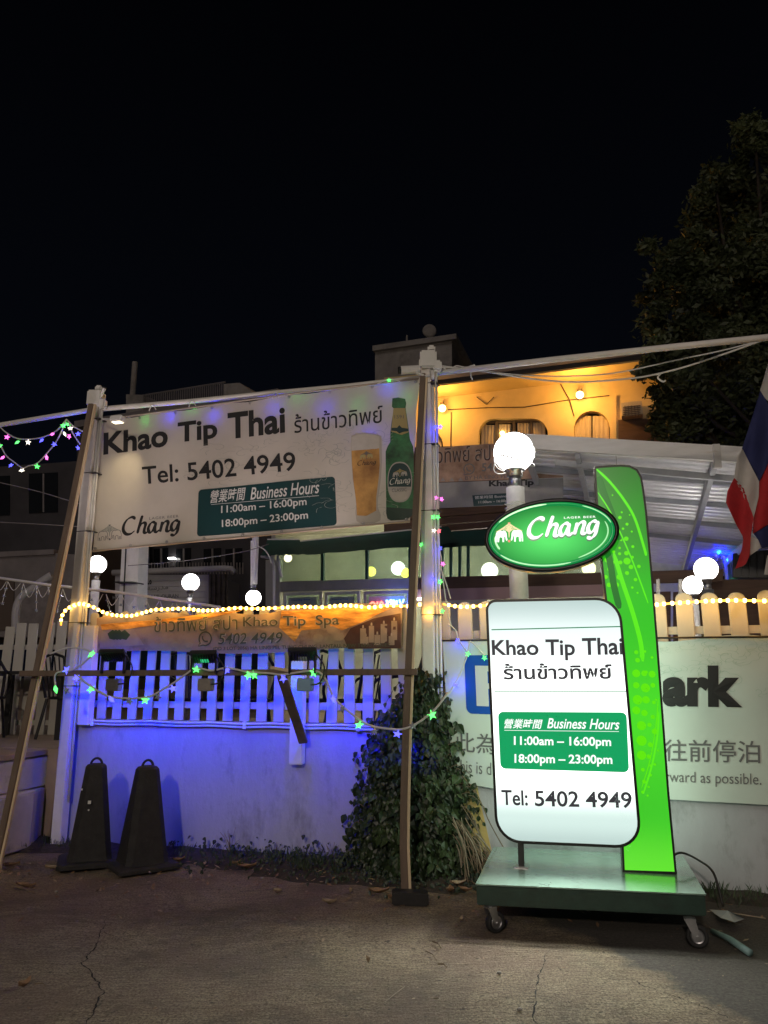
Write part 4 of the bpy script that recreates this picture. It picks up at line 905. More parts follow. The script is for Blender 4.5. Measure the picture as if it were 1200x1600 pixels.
# oval head
OS = Surf(SG, 0.10)
oc = Vector(OS.uv(860.5, 835.5)); ox = (Vector(OS.uv(966, 829)) - Vector(OS.uv(755, 842))) / 2; oy = (Vector(OS.uv(862, 778.5)) - Vector(OS.uv(858, 893))) / 2
def ov(k, kk=None, n=56): kk = kk or k; return [oc + ox * (k * math.cos(t)) + oy * (kk * math.sin(t)) for t in [i * 2 * PI / n for i in range(n)]]
e = MB(); rings = [(1.0, 1.0, -0.10), (1.0, 1.0, 0.0), (0.975, 0.96, 0.008), (0.945, 0.905, 0.008), (0.935, 0.89, 0.0)]
def rings_mesh(rings, cap=False, back=False):
    e = MB(); n = 56; vs = []
    for (k, kk, o_) in rings: vs += [SG.at(p.x, p.y, 0.10 + o_) for p in ov(k, kk)]
    fs = [(j * n + i, j * n + (i + 1) % n, (j + 1) * n + (i + 1) % n, (j + 1) * n + i) for j in range(len(rings) - 1) for i in range(n)]
    if cap: fs.append(tuple((len(rings) - 1) * n + i for i in range(n)))
    if back: fs.append(tuple(range(n)))
    return e.add(vs, fs)
rings_mesh(rings, back=True).obj('oval_frame', M['black_frame'], sign, smooth=True)
rings_mesh([(0.937, 0.895, 0.0), (0.92, 0.865, 0.010), (0.90, 0.83, 0.012), (0.875, 0.79, 0.004)]).obj('oval_ring', M['oval_rim'], sign, smooth=True)
def oval_face_material():
    m = mat('oval_lit_face', (0.05, 0.05, 0.05), 0.65, spec=0.15); N, L, b = ndoc(m)
    g_ = N.nodes.new('ShaderNodeNewGeometry'); v1 = N.nodes.new('ShaderNodeVectorMath'); v1.operation = 'SUBTRACT'; c_ = SG.at(oc.x, oc.y, 0.1); v1.inputs[1].default_value = (c_.x, c_.y, c_.z - 0.03); L.new(g_.outputs['Position'], v1.inputs[0])
    v2 = N.nodes.new('ShaderNodeVectorMath'); v2.operation = 'MULTIPLY'; v2.inputs[1].default_value = (1 / 0.46, 1 / 0.46, 1 / 0.24); L.new(v1.outputs[0], v2.inputs[0])
    v3 = N.nodes.new('ShaderNodeVectorMath'); v3.operation = 'LENGTH'; L.new(v2.outputs[0], v3.inputs[0])
    r = N.nodes.new('ShaderNodeValToRGB'); r.color_ramp.elements[0].position = 0.15; r.color_ramp.elements[0].color = (0.11, 0.86, 0.16, 1); r.color_ramp.elements[1].position = 1.0; r.color_ramp.elements[1].color = (0.008, 0.23, 0.035, 1)
    L.new(v3.outputs['Value'], r.inputs[0]); L.new(r.outputs[0], b.inputs['Emission Color']); b.inputs['Emission Strength'].default_value = 1.0; return m
M['oval_face'] = oval_face_material()
rings_mesh([(0.878, 0.793, 0.003), (0.84, 0.75, 0.006), (0.5, 0.45, 0.012), (0.1, 0.09, 0.014)], cap=True).obj('oval_face', M['oval_face'], sign, smooth=True)
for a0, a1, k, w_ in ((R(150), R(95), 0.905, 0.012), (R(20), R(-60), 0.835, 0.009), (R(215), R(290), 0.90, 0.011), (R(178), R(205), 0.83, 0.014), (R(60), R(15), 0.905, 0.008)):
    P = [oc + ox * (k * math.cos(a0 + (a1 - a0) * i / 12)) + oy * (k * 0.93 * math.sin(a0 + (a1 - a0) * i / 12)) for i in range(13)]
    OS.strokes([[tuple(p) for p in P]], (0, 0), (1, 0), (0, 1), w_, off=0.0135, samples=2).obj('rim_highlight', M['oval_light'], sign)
def zo(x, y): return (740 + x / 5, 770 + y / 5)
for dx, dy, mm, o_, wd in ((0, 3.2, 'word_shadow', 0.018, 0.30), (0, 0, 'lit_word', 0.022, 0.26)):
    OS.strokes(WORD, OS.uv(*zo(403 + dx, 368 + dy * 3)), uvec(OS, zo(403, 368), zo(985, 322)) / 5.1, uvec(OS, zo(403, 368), zo(400, 222)) / 1.42, wd, off=o_, nib=R(35)).obj('word_mark', M[mm], sign)
OS.text('LAGER BEER', zo(706, 206), zo(952, 198), zo(706, 190), M['lit_word'], sign, off=0.016, spacing=1.25, bold=0.01)
M['emb_gold'] = emat('emblem_gold', (0.75, 0.60, 0.25), 1.0); M['emb_red'] = emat('emblem_red', (0.75, 0.06, 0.02), 1.0)
elephants(OS, OS.uv(*zo(170, 390)), uvec(OS, zo(170, 390), zo(388, 382)) / 2.2, uvec(OS, zo(170, 390), zo(170, 232)) / 1.5, M['lit_word'], M['emb_gold'], M['emb_red'], sign, off=0.016)
rings_mesh([(1.0, 1.0, -0.104), (0.95, 0.95, -0.115)], cap=True).obj('oval_rear_face', M['oval_face'], sign)  # oval's unseen back assumed lit as well
# feet of cable behind the upright
a = SG.hit(1046, 1340, -0.15); MB().tube(spline([a, a + Vector((0.10, 0.05, 0.02)), a + Vector((0.20, 0.02, -0.02)), a + Vector((0.24, -0.12, -0.07)), a + Vector((0.25, -0.2, -0.25))], 6), 0.008, 6).obj('power_cable', M['cable_black'], sign, smooth=True)

# ------------------------------------------------------------------ traffic cones
def cone(name, label, loc, rz, h, half):
    c = thing(name, label, 'traffic cone', loc, rz, 'black traffic cones by the wall'); b0 = half + 0.075
    def ring(r, z, ch): k = r * ch; return [(r, -r + k, z), (r, r - k, z), (r - k, r, z), (-r + k, r, z), (-r, r - k, z), (-r, -r + k, z), (-r + k, -r, z), (r - k, -r, z)]
    bs = MB(); rr = [ring(b0, 0.0, 0.12), ring(b0, 0.025, 0.12), ring(b0 - 0.02, 0.04, 0.12), ring(half + 0.03, 0.045, 0.2)]
    bs.add([v for q_ in rr for v in q_], [(j * 8 + i, j * 8 + (i + 1) % 8, (j + 1) * 8 + (i + 1) % 8, (j + 1) * 8 + i) for j in range(3) for i in range(8)] + [tuple(range(7, -1, -1)), tuple(24 + i for i in range(8))])
    WMc = WM[c.name]; tr = lambda mb_: (setattr(mb_, 'v', [tuple(WMc @ Vector(v)) for v in mb_.v]), mb_)[1]
    tr(bs).obj('base', M['rubber_cone'], c, bevel=0.004)
    bd = MB(); tw = 0.085; rr = [ring(half, 0.045, 0.22), ring(half - 0.006, 0.07, 0.25), ring(tw + (half - tw) * 0.5, h * 0.5, 0.34), ring(tw, h * 0.965, 0.45), ring(tw - 0.015, h * 0.99, 0.5), ring(tw - 0.04, h, 0.5)]
    bd.add([v for q_ in rr for v in q_], [(j * 8 + i, j * 8 + (i + 1) % 8, (j + 1) * 8 + (i + 1) % 8, (j + 1) * 8 + i) for j in range(5) for i in range(8)] + [tuple(range(7, -1, -1)), tuple(40 + i for i in range(8))])
    tr(bd).obj('body', M['rubber_cone'], c)
    hd = MB(); hd.tube([(0.045 * math.cos(a), 0, h - 0.012 + 0.055 * math.sin(a)) for a in [PI * k / 10 for k in range(11)]], 0.011, 6); tr(hd).obj('handle', M['rubber_cone'], c, smooth=True)
    return c
h1_ = ground_hit(139, 1352); h2_ = ground_hit(221, 1358)
# the plates rest on the soil bed's outer edge
c1 = cone('traffic_cone', 'left black rubber traffic cone with white flecks against the blue wall', (h1_.x, h1_.y, 0.022), R(20), 0.79, 0.175)
c2 = cone('traffic_cone', 'right black rubber traffic cone, plain, with tilted base plate', (h2_.x, h2_.y, 0.020), R(34), 0.79, 0.175)
for (x_, z_, s_) in ((-0.055, 0.62, 0.014), (0.02, 0.52, 0.026), (0.02, 0.46, 0.012)):
    e = MB(); e.box((c1.location.x + x_, c1.location.y - 0.125 - (0.79 - z_) * 0.1, z_), s_, 0.004, s_); e.obj('scuff', M['white_plastic'], c1)

# ------------------------------------------------------------------ globe lamps
def globe_proto():
    root = thing('globe_lamp', 'x', 'lamp', (0, 0, 0))
    MB().ball((0, 0, 0.0), 0.5, 28, 18).obj('globe', M['globe'], root, smooth=True)
    MB().lathe([(0.20, -0.62), (0.20, -0.50), (0.26, -0.47), (0.24, -0.43)], n=18).obj('collar', M['steel'], root, smooth=True)
    MB().lathe([(0.155, -0.95), (0.155, -0.62)], n=16).obj('neck', M['steel'], root, smooth=True)
    return root
gp = globe_proto(); first = True
def globe(px, py, diam_px, Y, label, power, post=None, up=True):
    global first
    d = ray(px, py); t_ = Y / d.y; p = CAMP + d * t_; D_ = diam_px / FPX * t_
    o = gp if first else copy_tree(gp); first = False
    retarget(o, p, 0, label, D_); o['group'] = 'white globe lamps'
    if not up: o.rotation_euler[0] = PI
    lamp('globe_light', (p.x, p.y - D_ * 0.0, p.z), power, (1.0, 0.95, 0.88), D_ * 0.52)
    if post:
        rp, z0, mm = post
        pst = MB(); pst.lathe([(rp, z0), (rp, p.z - D_ * 0.9)], (p.x, p.y, 0), 14); pst.obj('post', M[mm], o, smooth=True)
    return p
gm = globe(803, 707, 63, 6.95, 'largest white globe lamp, wound with wire, above the oval sign', 160, (0.085, TERR, 'post_white'))
for k in range(5):
    P = [gm + Vector((0.19 * math.cos(a) * (1 + 0.04 * math.sin(3 * a + k)), 0.19 * math.sin(a), 0.05 * math.sin(2 * a + k) - 0.05 + 0.035 * (k - 2))) * 1.0 for a in [i * 2 * PI / 24 for i in range(24)]]
    if k == 0: wr = MB()
    wr.tube(P, 0.0035, 4, closed=True)
setp(wr.obj('wire_coil', M['cable_white']), 'loose coil of white wire wound round the largest globe lamp', 'wire')
sw = MB(); sw.box((gm.x + 0.09, gm.y - 0.02, gm.z - 0.62), 0.14, 0.10, 0.22); sw.obj('junction_box', M['awning'], None, bevel=0.01, label='dark green box strapped to the post under the largest globe', cat='junction box')
gc = MB()
for k in range(4): gc.tube([(gm.x + 0.10 * math.cos(a), gm.y + 0.10 * math.sin(a), gm.z - 0.50 - 0.035 * k + 0.01 * math.sin(3 * a + k)) for a in [i * PI / 8 for i in range(16)]], 0.007, 5, closed=True)
setp(gc.obj('wire_coil', M['cable_white']), 'white wire looped round the post neck under the largest globe', 'wire')
globe(152, 882, 28, 8.6, 'small globe lamp beside the left steel post under the banner', 24, (0.045, TERR, 'steel'))
globe(298, 910, 27, 8.8, 'globe lamp on a thin post in front of the shutter with script lettering', 24, (0.045, TERR, 'steel'))
globe(396, 934, 24, 9.4, 'globe lamp hanging upside down from the thin white tube', 20, None, up=False)
globe(1103, 889, 36, 8.3, 'higher of the two globe lamps under the corrugated roof', 170, (0.06, TERR, 'bldg_dark'))
globe(1082, 915, 30, 9.3, 'lower of the two globe lamps under the corrugated roof', 140, (0.05, TERR, 'bldg_dark'))
for (a, b, r_, lab) in (((394, 845), (394, 922), 0.02, 'thin white tube holding the hanging globe lamp'),):
    pl = vplane(394, 9.4, 0)
    setp(MB().tube([pl.hit(*a), pl.hit(*b)], r_, 8).obj('lamp_tube', M['post_white']), lab, 'tube')

# ------------------------------------------------------------------ yellow rope light on the pickets
RL1 = [(106, 978), (105, 966), (110, 954), (120, 947), (130, 944), (145, 948), (158, 955), (172, 960), (190, 962), (206, 962), (222, 958), (240, 953), (262, 952), (290, 951), (315, 954), (340, 953), (370, 950), (400, 951), (430, 950), (470, 948), (500, 949), (540, 946), (580, 949), (605, 946), (640, 947), (660, 944), (684, 944)]
RL2 = [(692, 944), (720, 948), (745, 947), (775, 945), (810, 944), (880, 946), (950, 946), (1000, 945), (1022, 945), (1045, 943), (1075, 941), (1110, 939), (1150, 938), (1200, 939), (1270, 938)]
rope = thing('rope_light', 'glowing amber rope light strung along the rounded picket tops', 'string light', WA.hit(400, 955, 0.09))
beads = MB(); n_b = 0
for pts, pl, off in ((RL1, WA, 0.10), (RL2, WB, 0.08)):
    P = spline([pl.hit(*p, off) for p in pts], 10)
    if pl is WA:
        for i in range(60): P[i] = P[i] + nA * (0.10 * max(0, 1 - i / 60))
    MB().tube(P, 0.009, 6).obj('tube', M['rope_tube'], rope, smooth=True)
    acc = 0; last_ = P[0]
    for i in range(1, len(P)):
        seg = (P[i] - P[i - 1]).length; acc += seg
        if acc > 0.048: beads.ball(P[i], 0.0165, 8, 5); acc = 0
beads.obj('bead', M['rope_bead'], rope, kind='stuff', smooth=True)
for px in range(150, 680, 52):
    p = WA.hit(px, 957, 0.17); lamp('rope_glow', p, 0.9, (1.0, 0.42, 0.04), 0.03, None)
for px in range(700, 1240, 60):
    p = WB.hit(px, 948, 0.15); lamp('rope_glow', p, 0.8, (1.0, 0.42, 0.04), 0.03, None)

# ------------------------------------------------------------------ star string lights
def star_mesh(m):
    me = bpy.data.meshes.new('star_bulb'); vs = [(0, -0.012, 0), (0, 0.012, 0)]
    for k in range(10):
        r = 0.026 if k % 2 == 0 else 0.011; a = PI / 2 + k * PI / 5; vs.append((r * math.cos(a), 0, r * math.sin(a)))
    fs = [(0, 2 + (k + 1) % 10, 2 + k) for k in range(10)] + [(1, 2 + k, 2 + (k + 1) % 10) for k in range(10)]
    me.from_pydata(vs, [], fs); me.materials.append(m); return me
STAR = {k: star_mesh(M['star_' + k]) for k in ('b', 'g', 'p', 'w', 'r', 'off')}
rs = random.Random(12)
def star(p, k, parent, sc=1.0):
    o = bpy.data.objects.new('star_bulb', STAR[k]); COL.objects.link(o); o.parent = parent
    o.location = WM[parent.name].inverted() @ Vector(p); o.rotation_euler = (rs.uniform(-.7, .7), rs.uniform(-.6, .6), rs.uniform(-.8, .8)); o.scale = (sc,) * 3
def star_string(label, pl, off, stars, cables, lights=0.0, group=None, sc=1.0, cm='cable_white', toward=0.05, only=None):
    s_ = thing('star_light_string', label, 'string light', pl.hit(stars[0][0], stars[0][1], off))
    for pts in cables:
        MB().tube(spline([pl.hit(*p, off) for p in pts], 6), 0.0055 * sc, 5).obj('cable', M[cm], s_, smooth=True)
    for st_ in stars:
        p = pl.hit(st_[0], st_[1], off); star(p, st_[2], s_, sc)
        if lights and st_[2] != 'off' and (only is None or st_[2] in only):
            q = p - pl.n * toward * (0.6 + 0.8 * rs.random()) - Vector((0, 0, 0.16 if toward > 0.3 and st_[2] == 'b' else 0))
            e_ = lights * (9.5 if st_[2] == 'b' else 0.30) * (0.12 if toward > 0.3 and st_[0] > 560 else 1)
            gl = lamp('star_glow', q, e_, LC[st_[2]], 0.025, typ='SPOT' if toward > 0.3 else 'POINT')
            if toward > 0.3:      # spots added beside the bulbs, aimed at the wall
                gl.data.spot_size = R(150); gl.data.spot_blend = 0.5; gl.rotation_euler = (pl.n * -1 - Vector((0, 0, 0.25))).to_track_quat('-Z', 'Y').to_euler()
            if toward > 0.3: lamp('star_spark', p - pl.n * 0.02, 0.14 if st_[2] == 'b' else 0.08, LC[st_[2]], 0.03)
    return s_
star_string('multicoloured star lights looping under the pipe at the upper left', WA, 0.10,
    [(11, 683, 'p'), (27, 691, 'g'), (44, 691, 'w'), (65, 688, 'b'), (82, 678, 'p'), (99, 665, 'g'), (106, 663, 'g'), (101, 678, 'w'), (110, 669, 'w'), (108, 682, 'p'), (122, 678, 'b'), (85, 694, 'b'), (122, 700, 'b'), (73, 715, 'p'), (58, 729, 'g'), (34, 735, 'w'), (17, 727, 'b'), (4, 715, 'p'), (0, 697, 'g')],
    [[(0, 667), (10, 676), (27, 685), (50, 686), (70, 682), (88, 673), (104, 655)], [(104, 655), (97, 672), (88, 690), (72, 710), (58, 724), (45, 728), (35, 731), (22, 722), (9, 711), (-2, 690)], [(104, 655), (115, 666), (129, 674)], [(106, 657), (113, 675), (125, 694)]], lights=0.10, sc=1.25)
BPo = Plane(BP.o, BP.ex)
star_string('blue and green star lights draped along the crossbeam in front of the wall', BPo, 0.05,
    [(143, 1022, 'g'), (104, 1047, 'b'), (120, 1059, 'b'), (87, 1077, 'g'), (104, 1079, 'off'), (142, 1077, 'g'), (174, 1093, 'b'), (202, 1096, 'off'), (227, 1094, 'g'), (247, 1089, 'off'), (270, 1076, 'b'), (307, 1046, 'g'), (355, 1047, 'b'), (388, 1055, 'g'), (397, 1055, 'g'), (443, 1060, 'b'), (490, 1051, 'g'), (506, 1066, 'off'), (521, 1093, 'b'), (535, 1108, 'off'), (561, 1133, 'g'), (585, 1143, 'off'), (621, 1147, 'b'), (645, 1134, 'off'), (675, 1117, 'g')],
    [[(78, 1022), (110, 1012), (143, 1020), (118, 1045), (88, 1052), (87, 1074)], [(120, 1055), (142, 1072), (174, 1089), (227, 1090), (250, 1080), (270, 1068), (290, 1054), (307, 1044), (330, 1048), (355, 1044), (388, 1050), (420, 1052), (443, 1054), (490, 1048), (508, 1060), (521, 1088), (545, 1112), (575, 1132), (600, 1138), (630, 1139), (655, 1128), (680, 1108), (700, 1082)]], lights=1.35, sc=1.55, toward=0.33)
star_string('blue and green star lights hanging over the parking banner corner', WB, 0.14,
    [(715, 1001, 'b'), (731, 1022, 'g'), (757, 1028, 'g'), (712, 1070, 'b')],
    [[(700, 975), (712, 985), (716, 998), (731, 1018), (735, 1002), (757, 1024)], [(731, 1022), (722, 1045), (712, 1066), (700, 1085), (685, 1100)]], lights=0.06, toward=0.02)
star_string('star lights wound down the right steel post', WA, 0.22,
    [(658, 851, 'g'), (681, 667, 'b'), (688, 667, 'b'), (682, 778, 'p'), (690, 780, 'p'), (677, 808, 'g'), (684, 808, 'g'), (678, 829, 'w'), (686, 830, 'r'), (688, 857, 'b'), (692, 881, 'p'), (677, 905, 'b'), (688, 909, 'g'), (691, 955, 'g')],
    [[(680, 590), (682, 640), (681, 700), (683, 780), (678, 830), (686, 856), (690, 881), (684, 905), (688, 940), (690, 955)], [(690, 890), (694, 920), (700, 960), (706, 980)], [(688, 885), (698, 915), (704, 935)]], lights=0.035)
star_string('green star light alone on the pipe above the bottle', WA, 0.08, [(608, 594, 'g')], [[(590, 600), (608, 592), (625, 596)]], lights=0.10)
# bulbs glowing through the vinyl from behind
sb_ = thing('star_light_string', 'star lights shining through the top of the big banner from behind', 'string light', WA.hit(400, 640, -0.05))
MB().tube(spline([WA.hit(*p, -0.07) for p in ((200, 652), (233, 660), (272, 655), (305, 641), (341, 653), (390, 640), (435, 642), (473, 627), (515, 642), (563, 637), (612, 612), (645, 600))], 6), 0.005, 5).obj('cable', M['cable_white'], sb_, smooth=True)
for (px, py, k) in ((233, 660, 'g'), (272, 655, 'b'), (305, 641, 'g'), (341, 653, 'b'), (435, 642, 'b'), (473, 627, 'g'), (515, 642, 'b'), (563, 637, 'g'), (612, 612, 'b'), (632, 690, 'b'), (583, 684, 'b'), (637, 628, 'g')):
    p = WA.hit(px, py, -0.07); star(p, k, sb_, 0.9); lamp('star_glow', WA.hit(px, py, -0.05), 0.9 if k == 'b' else 0.22, LC[k], 0.012)
# unlit icicle lights on a white pole, left
VI = vplane(100, 8.3, -0.05)
ic = thing('icicle_lights', 'unlit white icicle star lights hanging from a thin pole at the left', 'string light', VI.hit(60, 915))
MB().tube([VI.hit(-30, 899), VI.hit(75, 914), VI.hit(180, 925), VI.hit(300, 942), VI.hit(345, 949)], 0.016, 8).obj('pole', M['post_white'], ic, smooth=True)
rn = random.Random(3); x = -10
while x < 330:
    y0 = 903 + (x + 30) * 0.13; L_ = rn.uniform(18, 44); bx = rn.uniform(-10, 10)
    MB().tube(spline([VI.hit(x, y0), VI.hit(x + bx * .5, y0 + L_ * .5), VI.hit(x + bx, y0 + L_)], 4), 0.004, 4).obj('cable', M['cable_white'], ic)
    MB().tube(spline([VI.hit(x, y0), VI.hit(x + 9, y0 + 14 + rn.uniform(0, 8)), VI.hit(x + 20, y0 + 3)], 4), 0.004, 4).obj('cable', M['cable_white'], ic)
    for k in range(3): star(VI.hit(x + bx * (k + 1) / 3, y0 + L_ * (k + 1) / 3), 'off', ic, 1.0)
    x += rn.uniform(16, 26)

# ------------------------------------------------------------------ solar floodlights on the crossbeam
def flood(px, py, lab, glow=None, body='steel', bx=None):
    p = BPo.hit(px, 1050, 0.02); f = thing('solar_floodlight', lab, 'floodlight', p, 0, 'floodlights on the crossbeam')
    q = BPo.hit(px, py, 0.08); n_ = Vector((0.05, -0.75, 0.35)).normalized(); ex = BPo.ex; up = Vector((0, 0.85, -0.42)).normalized()
    h = MB(); h.box(q, 0.235, 0.17, 0.035, ex, up, ex.cross(up)); h.obj('head', M['black_plastic'], f, bevel=0.006)
    fins = MB()
    for k in range(9): fins.box(q + ex * (-0.09 + 0.0225 * k) - ex.cross(up).normalized() * 0.024 * (1 if ex.cross(up).z > 0 else -1), 0.005, 0.12, 0.018, ex, up, ex.cross(up))
    fins.obj('cooling_fin', M['black_plastic'], f, kind='stuff')
    for s_ in (-1, 1): MB().bar(q + ex * 0.105 * s_ - Vector((0, 0, 0.01)), p + ex * 0.105 * s_ + Vector((0, -0.03, -0.01)), 0.012, 0.03, ex).obj('bracket_arm', M['black_plastic'], f)
    MB().box(BPo.hit((bx or px), 1070, 0.05), 0.12, 0.07, 0.10, ex, BPo.n).obj('control_box', M[body], f, bevel=0.006)
    MB().tube(spline([q + ex * 0.11, q + ex * 0.18 + Vector((0, 0, -0.10)), p + ex * 0.15 + Vector((0, -.05, -0.08)), p + ex * 0.06 + Vector((0, -0.06, -0.10))], 6), 0.006, 5).obj('cable', M['cable_black'], f, smooth=True)
    tgt = WA.hit(px, 590, 0); sd_ = bpy.data.lights.new('flood_beam', 'SPOT'); sd_.energy = 60; sd_.spot_size = R(56); sd_.spot_blend = 0.9; sd_.shadow_soft_size = 0.06; sd_.color = (1.0, 0.84, 0.90)
    so_ = bpy.data.objects.new('flood_beam', sd_); COL.objects.link(so_); so_.location = q + Vector((0, 0.0, 0.045)); so_.rotation_euler = (tgt - so_.location).to_track_quat('-Z', 'Y').to_euler()
    if glow: MB().box(q - Vector((0, 0.0, 0.034)), 0.07, 0.05, 0.004, ex, up, ex.cross(up)).obj('lens', M['lens_' + glow], f)
M['lens_g'] = emat('lens_green', (0.02, 0.5, 0.2), 0.9); M['lens_w'] = mat('lens_dull', (0.5, 0.5, 0.55), 0.3)
M['blue_box'] = mat('blue_box', (0.25, 0.42, 0.60), 0.5)
flood(178, 1024, 'solar floodlight at the left end of the crossbeam by the post', None, 'steel')
flood(320, 1026, 'middle solar floodlight with green glowing window', 'g', 'concrete_dark', 322)
flood(473, 1022, 'solar floodlight near the brace with pale blue box below', 'w', 'blue_box', 477)

# small lamp clamped beside the banner's upper left corner
cf = WA.hit(184, 655, 0.42); cl_ = thing('clamp_lamp', 'small white clamp lamp shining down on the banner corner beside the left post', 'lamp', cf)
MB().box(cf, 0.13, 0.09, 0.06, WA.ex, WA.n).obj('lamp_housing', M['white_plastic'], cl_, bevel=0.01)
MB().bar(cf, WA.hit(160, 655, 0.16), 0.02, 0.02).obj('bracket', M['white_plastic'], cl_)
MB().box(cf - Vector((0, 0, 0.034)), 0.09, 0.06, 0.006, WA.ex, WA.n).obj('lens', emat('warm_lens', (1.0, 0.85, 0.55), 3.0), cl_)
sd_ = bpy.data.lights.new('clamp_beam', 'SPOT'); sd_.energy = 15; sd_.spot_size = R(62); sd_.spot_blend = 1.0; sd_.shadow_soft_size = 0.03; sd_.color = (1.0, 0.80, 0.48)
so_ = bpy.data.objects.new('clamp_beam', sd_); COL.objects.link(so_); so_.location = cf - Vector((0, 0, 0.045)); so_.rotation_euler = (WA.hit(192, 752, 0.0) - so_.location).to_track_quat('-Z', 'Y').to_euler()

# ------------------------------------------------------------------ security cameras on the posts
def cctv(p, d, lab, k=1.0):
    c = thing('security_camera', lab, 'security camera', p); d = Vector(d).normalized()
    b_ = MB(); b_.tube([p, p + d * 0.17 * k], 0.038 * k, 12); b_.obj('body', M['white_plastic'], c, smooth=False, bevel=0.004)
    MB().tube([p + d * 0.165 * k, p + d * 0.19 * k], 0.033 * k, 12).obj('lens', M['black_plastic'], c)
    MB().tube([p + (d * 0.03 - Vector((0, 0, 0.03))) * k, p - (d * 0.05 + Vector((0, 0, 0.07))) * k, p - (d * 0.09 + Vector((0, 0, 0.06))) * k], 0.015 * k, 8).obj('bracket', M['white_plastic'], c)
    MB().tube([p - (d * 0.10 + Vector((0, 0, 0.06))) * k, p - (d * 0.13 + Vector((0, 0, 0.06))) * k], 0.045 * k, 12).obj('mount', M['white_plastic'], c)
cctv(WA.hit(655, 577, 0.20), (-1, -0.15, -0.12), 'white bullet camera pointing left on top of the right post')
cctv(WA.hit(158, 618, 0.14), (0.35, -0.2, 0.75), 'small tilted camera with antenna on the left post head', 0.5)

# ================================================================== HOUSES BEHIND
def house_plane(px, Y, s=BSL): return vplane(px, Y, s)
def sl(pl, pts, thick, off=0.0): return MB().slab([pl.hit(*p, off) for p in pts], pl.n, thick)
# ---- yellow villa
V = house_plane(800, 17.0)
villa = thing('villa', 'yellow lit villa with dark tiled roof and arched curtained windows', 'house', V.hit(860, 690))
def arch(x0, x1, yt, yb, rr, n=8, up=0.0):
    """notch outline for the bottom edge of a wall, from right to left"""
    w_ = (x1 - x0); r = min(rr, w_ / 2); P = [(x1, yb)]
    for k in range(n + 1):
        a = PI / 2 * k / n; P.append((x1 - r + r * math.cos(a), yt + r - r * math.sin(a)))
    for k in range(n + 1):
        a = PI / 2 + PI / 2 * k / n; P.append((x0 + r + r * math.cos(a), yt + r - r * math.sin(a)))
    P.append((x0, yb)); return P
yb = 712
outline = [(600, 590), (1090, 545), (1090, yb)] + arch(897, 953, 642, yb, 28) + arch(748, 856, 654, yb, 24) + arch(640, 692, 670, yb, 26) + [(600, yb)]
sl(V, outline, 0.22).obj('wall', M['villa'], villa)
for (x0, x1, yt, muls, cur) in ((748, 856, 654, (776, 803, 830), [(752, 774, 660), (779, 799, 659), (808, 828, 657), (833, 852, 656)]), (897, 953, 642, (), [(898, 924, 646), (926, 952, 646)]), (640, 692, 670, (), [(642, 690, 672)])):
    wn = sl(V, [(x0 - 2, yt - 2), (x1 + 2, yt - 2), (x1 + 2, yb), (x0 - 2, yb)], 0.02, -0.20).obj('window', M['dark_glass'], villa)
    for mx in muls: sl(V, [(mx - 2.2, yt), (mx + 2.2, yt), (mx + 2.2, yb), (mx - 2.2, yb)], 0.05, -0.12).obj('mullion', M['villa_trim'], wn)
    if x1 - x0 > 60: sl(V, [(x0, yt), (x1, yt - 4), (x1, yt + 5), (x0, yt + 8)], 0.05, -0.125).obj('transom', M['villa_trim'], wn)
    for (a, b, t_) in cur:
        c = MB(); n_ = 14; vs = []
        for i in range(n_ + 1):
            x = a + (b - a) * i / n_; o_ = -0.16 + 0.02 * math.sin(i * 1.7)
            vs += [V.hit(x, t_ + 4, o_), V.hit(x, yb, o_)]
        c.add(vs, [(2 * i, 2 * i + 1, 2 * i + 3, 2 * i + 2) for i in range(n_)]); c.obj('curtain', M['curtain'], wn, smooth=True)
sl(V, [(957, 618), (963, 617), (963, yb), (957, yb)], 0.06, 0.07).obj('pilaster', M['villa'], villa)
sl(V, [(966, 656), (1085, 650), (1085, yb), (966, yb)], 0.05, 0.055).obj('lower_panel', M['maroon'], villa)
# hairline cable runs on the wall
for pts in ([(700, 640), (760, 637), (820, 636), (880, 626), (952, 618)], [(745, 620), (760, 632), (772, 620)], [(876, 600), (890, 625), (897, 650)], [(705, 644), (704, 700)]):
    MB().tube([V.hit(*p, 0.03) for p in pts], 0.012, 4).obj('wall_cable', M['villa_trim'], villa)
ac = MB(); ac.box(V.hit(987, 642, 0.18), 0.44, 0.36, 0.30, V.ex, V.n); ac_o = ac.obj('air_conditioner', M['curtain'], None, bevel=0.01, label='boxy window air conditioner on the yellow villa wall beside the arch', cat='air conditioner')
g_ = MB()
for k in range(6): g_.box(V.hit(987, 635 + k * 2.8, 0.37), 0.36, 0.012, 0.018, V.ex, V.n)
for k in range(5): g_.box(V.hit(977 + k * 5, 642, 0.375), 0.012, 0.012, 0.24, V.ex, V.n)
g_.obj('grille', M['villa_trim'], ac_o, kind='stuff')
